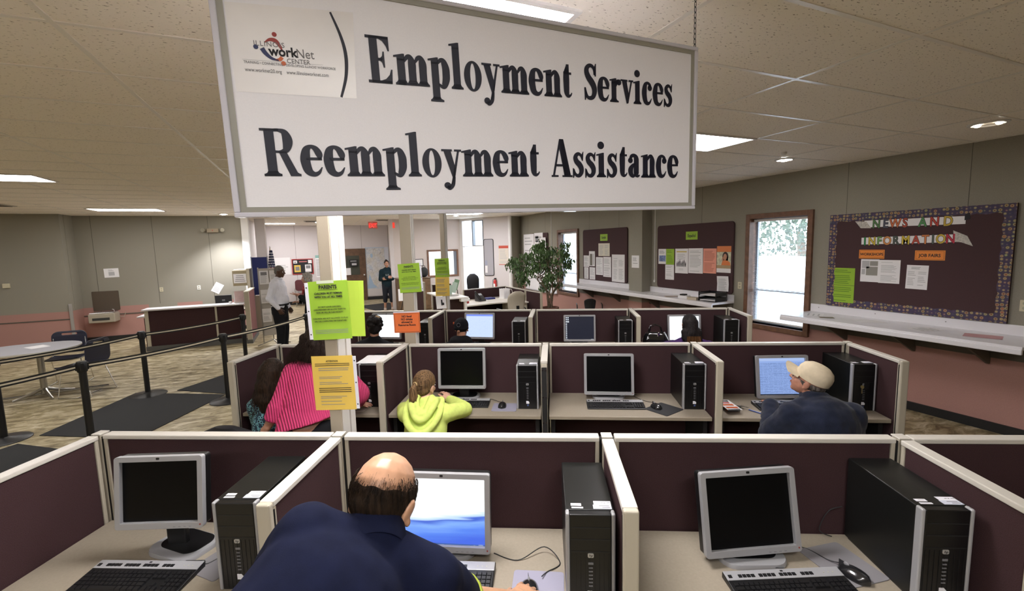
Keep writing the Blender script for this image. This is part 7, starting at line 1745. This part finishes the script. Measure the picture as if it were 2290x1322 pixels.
b = MB(); F.torso(b, .02); F.arm(b, 'L', .018, 1.62); F.arm(b, 'R', .018, 1.9); b.cap((0, 0, .92), (0, 0, .62), .125, .15, 20, flat=((1, 0, 0), 1.25)); blob(b, 'dress', BKD, t, .008, 6, .012)
b = MB(); c_ = V(J['nk'])
for i in range(14): q = 2*PI*i/14; b.ell((c_.x+.085*math.cos(q), c_.y+.015+.085*math.sin(q), c_.z-.01+.015*math.sin(q*3)), (.036, .036, .034))
b.cap((.0, .11, 1.30), (.01, .135, 1.20), .045, .03)
def scarf_mat():
    m = mat('scarf_red', (.4, .01, .02), .7); nt, b_ = nodes_of(m); tc = nt.nodes.new('ShaderNodeTexCoord'); v = nt.nodes.new('ShaderNodeTexVoronoi'); v.inputs['Scale'].default_value = 26; nt.links.new(tc.outputs['Object'], v.inputs['Vector']); nt.links.new(ramp(nt, v.outputs['Distance'], [(0, (.6, .5, .45)), (.2, (.5, .3, .25)), (.3, (.42, .015, .02)), (.7, (.28, .008, .015)), (1, (.05, .01, .02))]), b_.inputs['Base Color']); return m
blob(b, 'scarf', scarf_mat(), t, .007, 3)
b = MB(); bb2 = MB(); bb2.ell((0, -.018, .040), (.085, .098, .092)); bb2.ell((0, -.045, -.03), (.083, .068, .07)); bb2.ell((-.062, .01, -.015), (.025, .05, .06)); bb2.ell((.062, .01, -.015), (.025, .05, .06)); bb2.ell((0, .055, .09), (.055, .03, .024)); merge(b, bb2, H); blob(b, 'hair', hairmat('silver_grey', (.34, .32, .29)), t, .006, 3, .012, .04)
MB().tube([(-.06, .07, 1.34), (-.04, .15, 1.2), (-.03, .165, 1.06)], .0025, 6).tube([(.06, .07, 1.34), (.0, .15, 1.2), (-.03, .165, 1.06)], .0025, 6).obj('lanyard', BLACKP, t); bg_ = MB().box(-.065, .0, .160, .164, .96, 1.06).obj('badge', PAPER, t); MB().box(-.05, -.015, .1642, .166, 1.0, 1.035).obj('badge_photo', K, bg_)
b = MB(); F.legs(b, .006); blob(b, 'stockings', MATS['cloth_black_trousers'], t, .01, 4); b = MB(); F.feet(b, .008); blob(b, 'shoes', MATS['shoe_black'], t, .009, 3)
# ---- woman in the dark hoodie by the map
t = person('woman in a dark teal hoodie and cropped jeans, arms folded, by the big map', (2.25, 15.72, 0), PI - .14)
H = rotm((0, .04, 1.575), .12, .02, .06)
J = dict(pel=(0, 0, .90), che=(0, 0, 1.23), nk=(0, 0, 1.41), sL=(-.18, 0, 1.32), sR=(.18, 0, 1.32), eL=(-.225, .03, 1.06), eR=(.225, .03, 1.06), wL=(.02, .20, 1.08), wR=(-.02, .225, 1.12), kL=(-.10, .02, .49), kR=(.10, .02, .49), aL=(-.12, 0, .09), aR=(.12, 0, .09))
F = Fig(J, H, .98, 1.06, .98)
b = MB(); F.skin(b, .95); F.hand(b, 'L', (.95, .0, .05), (0, 1, 0), curl=.3); F.hand(b, 'R', (-.95, .0, .1), (0, 1, 0), curl=.3); bd = blob(b, 'body', skinmat('olive', (.45, .24, .16)), t, .006, 4); face(bd, H, .98)
TL = cloth('dark_teal_hoodie', (.012, .026, .034))
b = MB(); F.torso(b, .028); F.arm(b, 'L', .026, 1.92); F.arm(b, 'R', .026, 1.92); b.cap((0, 0, .93), (0, 0, .86), .135, .14, 18, flat=((1, 0, 0), 1.3)); b.cap((-.07, -.06, 1.40), (.07, -.06, 1.40), .055, .055); hd_ = blob(b, 'hoodie', TL, t, .008, 6, .014)
o = text('U-S', .075, mat('print_pale', (.35, .42, .42), .7), t, 0, 0, 0, bold=.02, name='chest_letters'); o.rotation_euler = (PI/2, 0, PI); o.location = (-.0, .178, 1.185)
b = MB(); F.legs(b, .022, 1.42); b.cap((0, 0, .90), (0, 0, .80), .128, .13, 18, flat=((1, 0, 0), 1.32)); blob(b, 'cropped_jeans', cloth('dark_denim', (.022, .025, .034)), t, .009, 5)
b = MB(); F.feet(b, .008); blob(b, 'sandals', mat('sandal_tan', (.45, .36, .30), .6), t, .008, 3)
b = MB(); bb2 = MB(); bb2.ell((0, -.020, .042), (.083, .096, .090)); bb2.ell((0, -.05, -.01), (.075, .055, .06)); bb2.ell((0, -.05, .125), (.035, .035, .025)); merge(b, bb2, H); blob(b, 'hair', hairmat('dark_wavy', (.022, .013, .010)), t, .006, 3)
# ================================================================ outside the windows
struct(box('ground', (6.66, 60, -30, 60, -.35, -.2), mat('asphalt_pale', (.42, .42, .42), .8, noise=(3, .15))))
CARW = mat('car_white', (.80, .80, .82), .25, coat=.6)
t = thing('car', 'white parked car seen overexposed through the window blinds', 'car', (11.2, 8.35, -.2), math.radians(35))
prof = [(-2.2, .35), (-2.22, .75), (-2.1, 1.0), (-1.65, 1.08), (-.95, 1.62), (-.3, 1.78), (1.2, 1.80), (2.0, 1.70), (2.3, 1.1), (2.32, .4), (2.2, .3), (-2.1, .3)]
R = []
for yy, k in ((-.92, .93), (-.88, .985), (-.6, 1.0), (0, 1.01), (.6, 1.0), (.88, .985), (.92, .93)): R.append([(x*(.97+.03*k), yy - (.12*math.copysign(max(0, z-1.05), yy) if abs(yy) > .5 else 0), .3+(z-.3)*k) for x, z in prof])
MB().rings(R).obj('body', CARW, t, smooth=True, ang=30)
DKG = mat('car_glass', (.10, .11, .12), .1)
for s in (-1, 1):
    b = MB(); b.prism([(-1.05, 1.12), (-.75, 1.5), (-.2, 1.62), (1.1, 1.64), (1.8, 1.56), (1.95, 1.12)], -.006, .006, M=Matrix.Translation((0, s*.895, 0)) @ RX); o = b.obj('side_window', DKG, t)
    MB().box(2.26, 2.33, s*.75-.08, s*.75+.08, .8, 1.1).obj('tail_light', mat('tail_red', (.5, .02, .02), .3), t)
    for x in (-1.4, 1.45):
        w_ = MB().lathe([(.001, -.11), (.33, -.11), (.35, -.08), (.35, .08), (.33, .11), (.001, .11)], 28, M=Matrix.Translation((x, s*.84, .35)) @ Matrix.Rotation(PI/2, 4, 'X')).obj('wheel', BLACKP, t, smooth=True)
        MB().lathe([(.001, -.02), (.2, -.02), (.2, .02), (.001, .02)], 20, M=Matrix.Translation((x, s*.945, .35)) @ Matrix.Rotation(PI/2, 4, 'X')).obj('wheel_cover', mat('wheel_silver', (.6, .6, .62), .3, metal=.5), w_)
LF2 = mat('tree_leaf_far', (.08, .11, .07), .8)
rnd = random.Random(3)
for k, (x, y, h, r) in enumerate(((17, 11.5, 4.2, 2.0), (19, 16, 5, 2.6), (21, 20.5, 4.6, 2.3), (15, 19.5, 3.8, 1.6), (18, 7.5, 4.4, 2.0))):
    t = thing('tree', ('broad tree behind the white car', 'tall tree left of the white car, outside', 'far tree outside, seen through the left blinds', 'small tree outside near the building corner', 'tree outside behind the right of the white car')[k], 'tree', (x, y, -.2), 0, 'trees outside the windows')
    MB().tube([(0, 0, 0), (.05, 0, h*.4), (0, .1, h*.6)], [.2, .15, .1], 10).obj('trunk', BARK, t, smooth=True)
    b = MB()
    for _ in range(900):
        th, ph, rr = rnd.uniform(0, 2*PI), math.acos(rnd.uniform(-1, 1)), rnd.random()**.4
        p = V((r*rr*math.sin(ph)*math.cos(th), r*rr*math.sin(ph)*math.sin(th), h*.65 + r*.85*rr*math.cos(ph))); R3 = Euler((rnd.uniform(0, 6), rnd.uniform(0, 6), 0)).to_matrix(); L = rnd.uniform(.16, .3)
        b.add([tuple(p + R3 @ V(q)) for q in ((0, 0, 0), (L*.4, L*.25, 0), (L, 0, 0), (L*.4, -L*.25, 0))], [(0, 1, 2, 3)])
    o = b.obj('crown', LF2, t); o['kind'] = 'stuff'
# ================================================================ lettering becomes plain mesh
bpy.context.view_layer.update()
_done = {}
for o in list(S.objects):
    if o.type == 'FONT':
        if o.data.name not in _done:
            me = bpy.data.meshes.new_from_object(o)
            _done[o.data.name] = me
        n = bpy.data.objects.new(o.name, _done[o.data.name]); C.objects.link(n)
        nm = o.name; par = o.parent
        n.parent = par; n.matrix_parent_inverse = o.matrix_parent_inverse.copy(); n.location = o.location; n.rotation_euler = o.rotation_euler; n.scale = o.scale
        bpy.data.objects.remove(o)
        n.name = nm
# grown figure surfaces become plain meshes
bpy.context.view_layer.update()
_dg = bpy.context.evaluated_depsgraph_get()
_new = [(o, bpy.data.meshes.new_from_object(o.evaluated_get(_dg), depsgraph=_dg)) for o in BLOBS]
for o, me in _new:
    o.modifiers.clear(); me.name = o.name; o.data = me
    for p in me.polygons: p.use_smooth = True
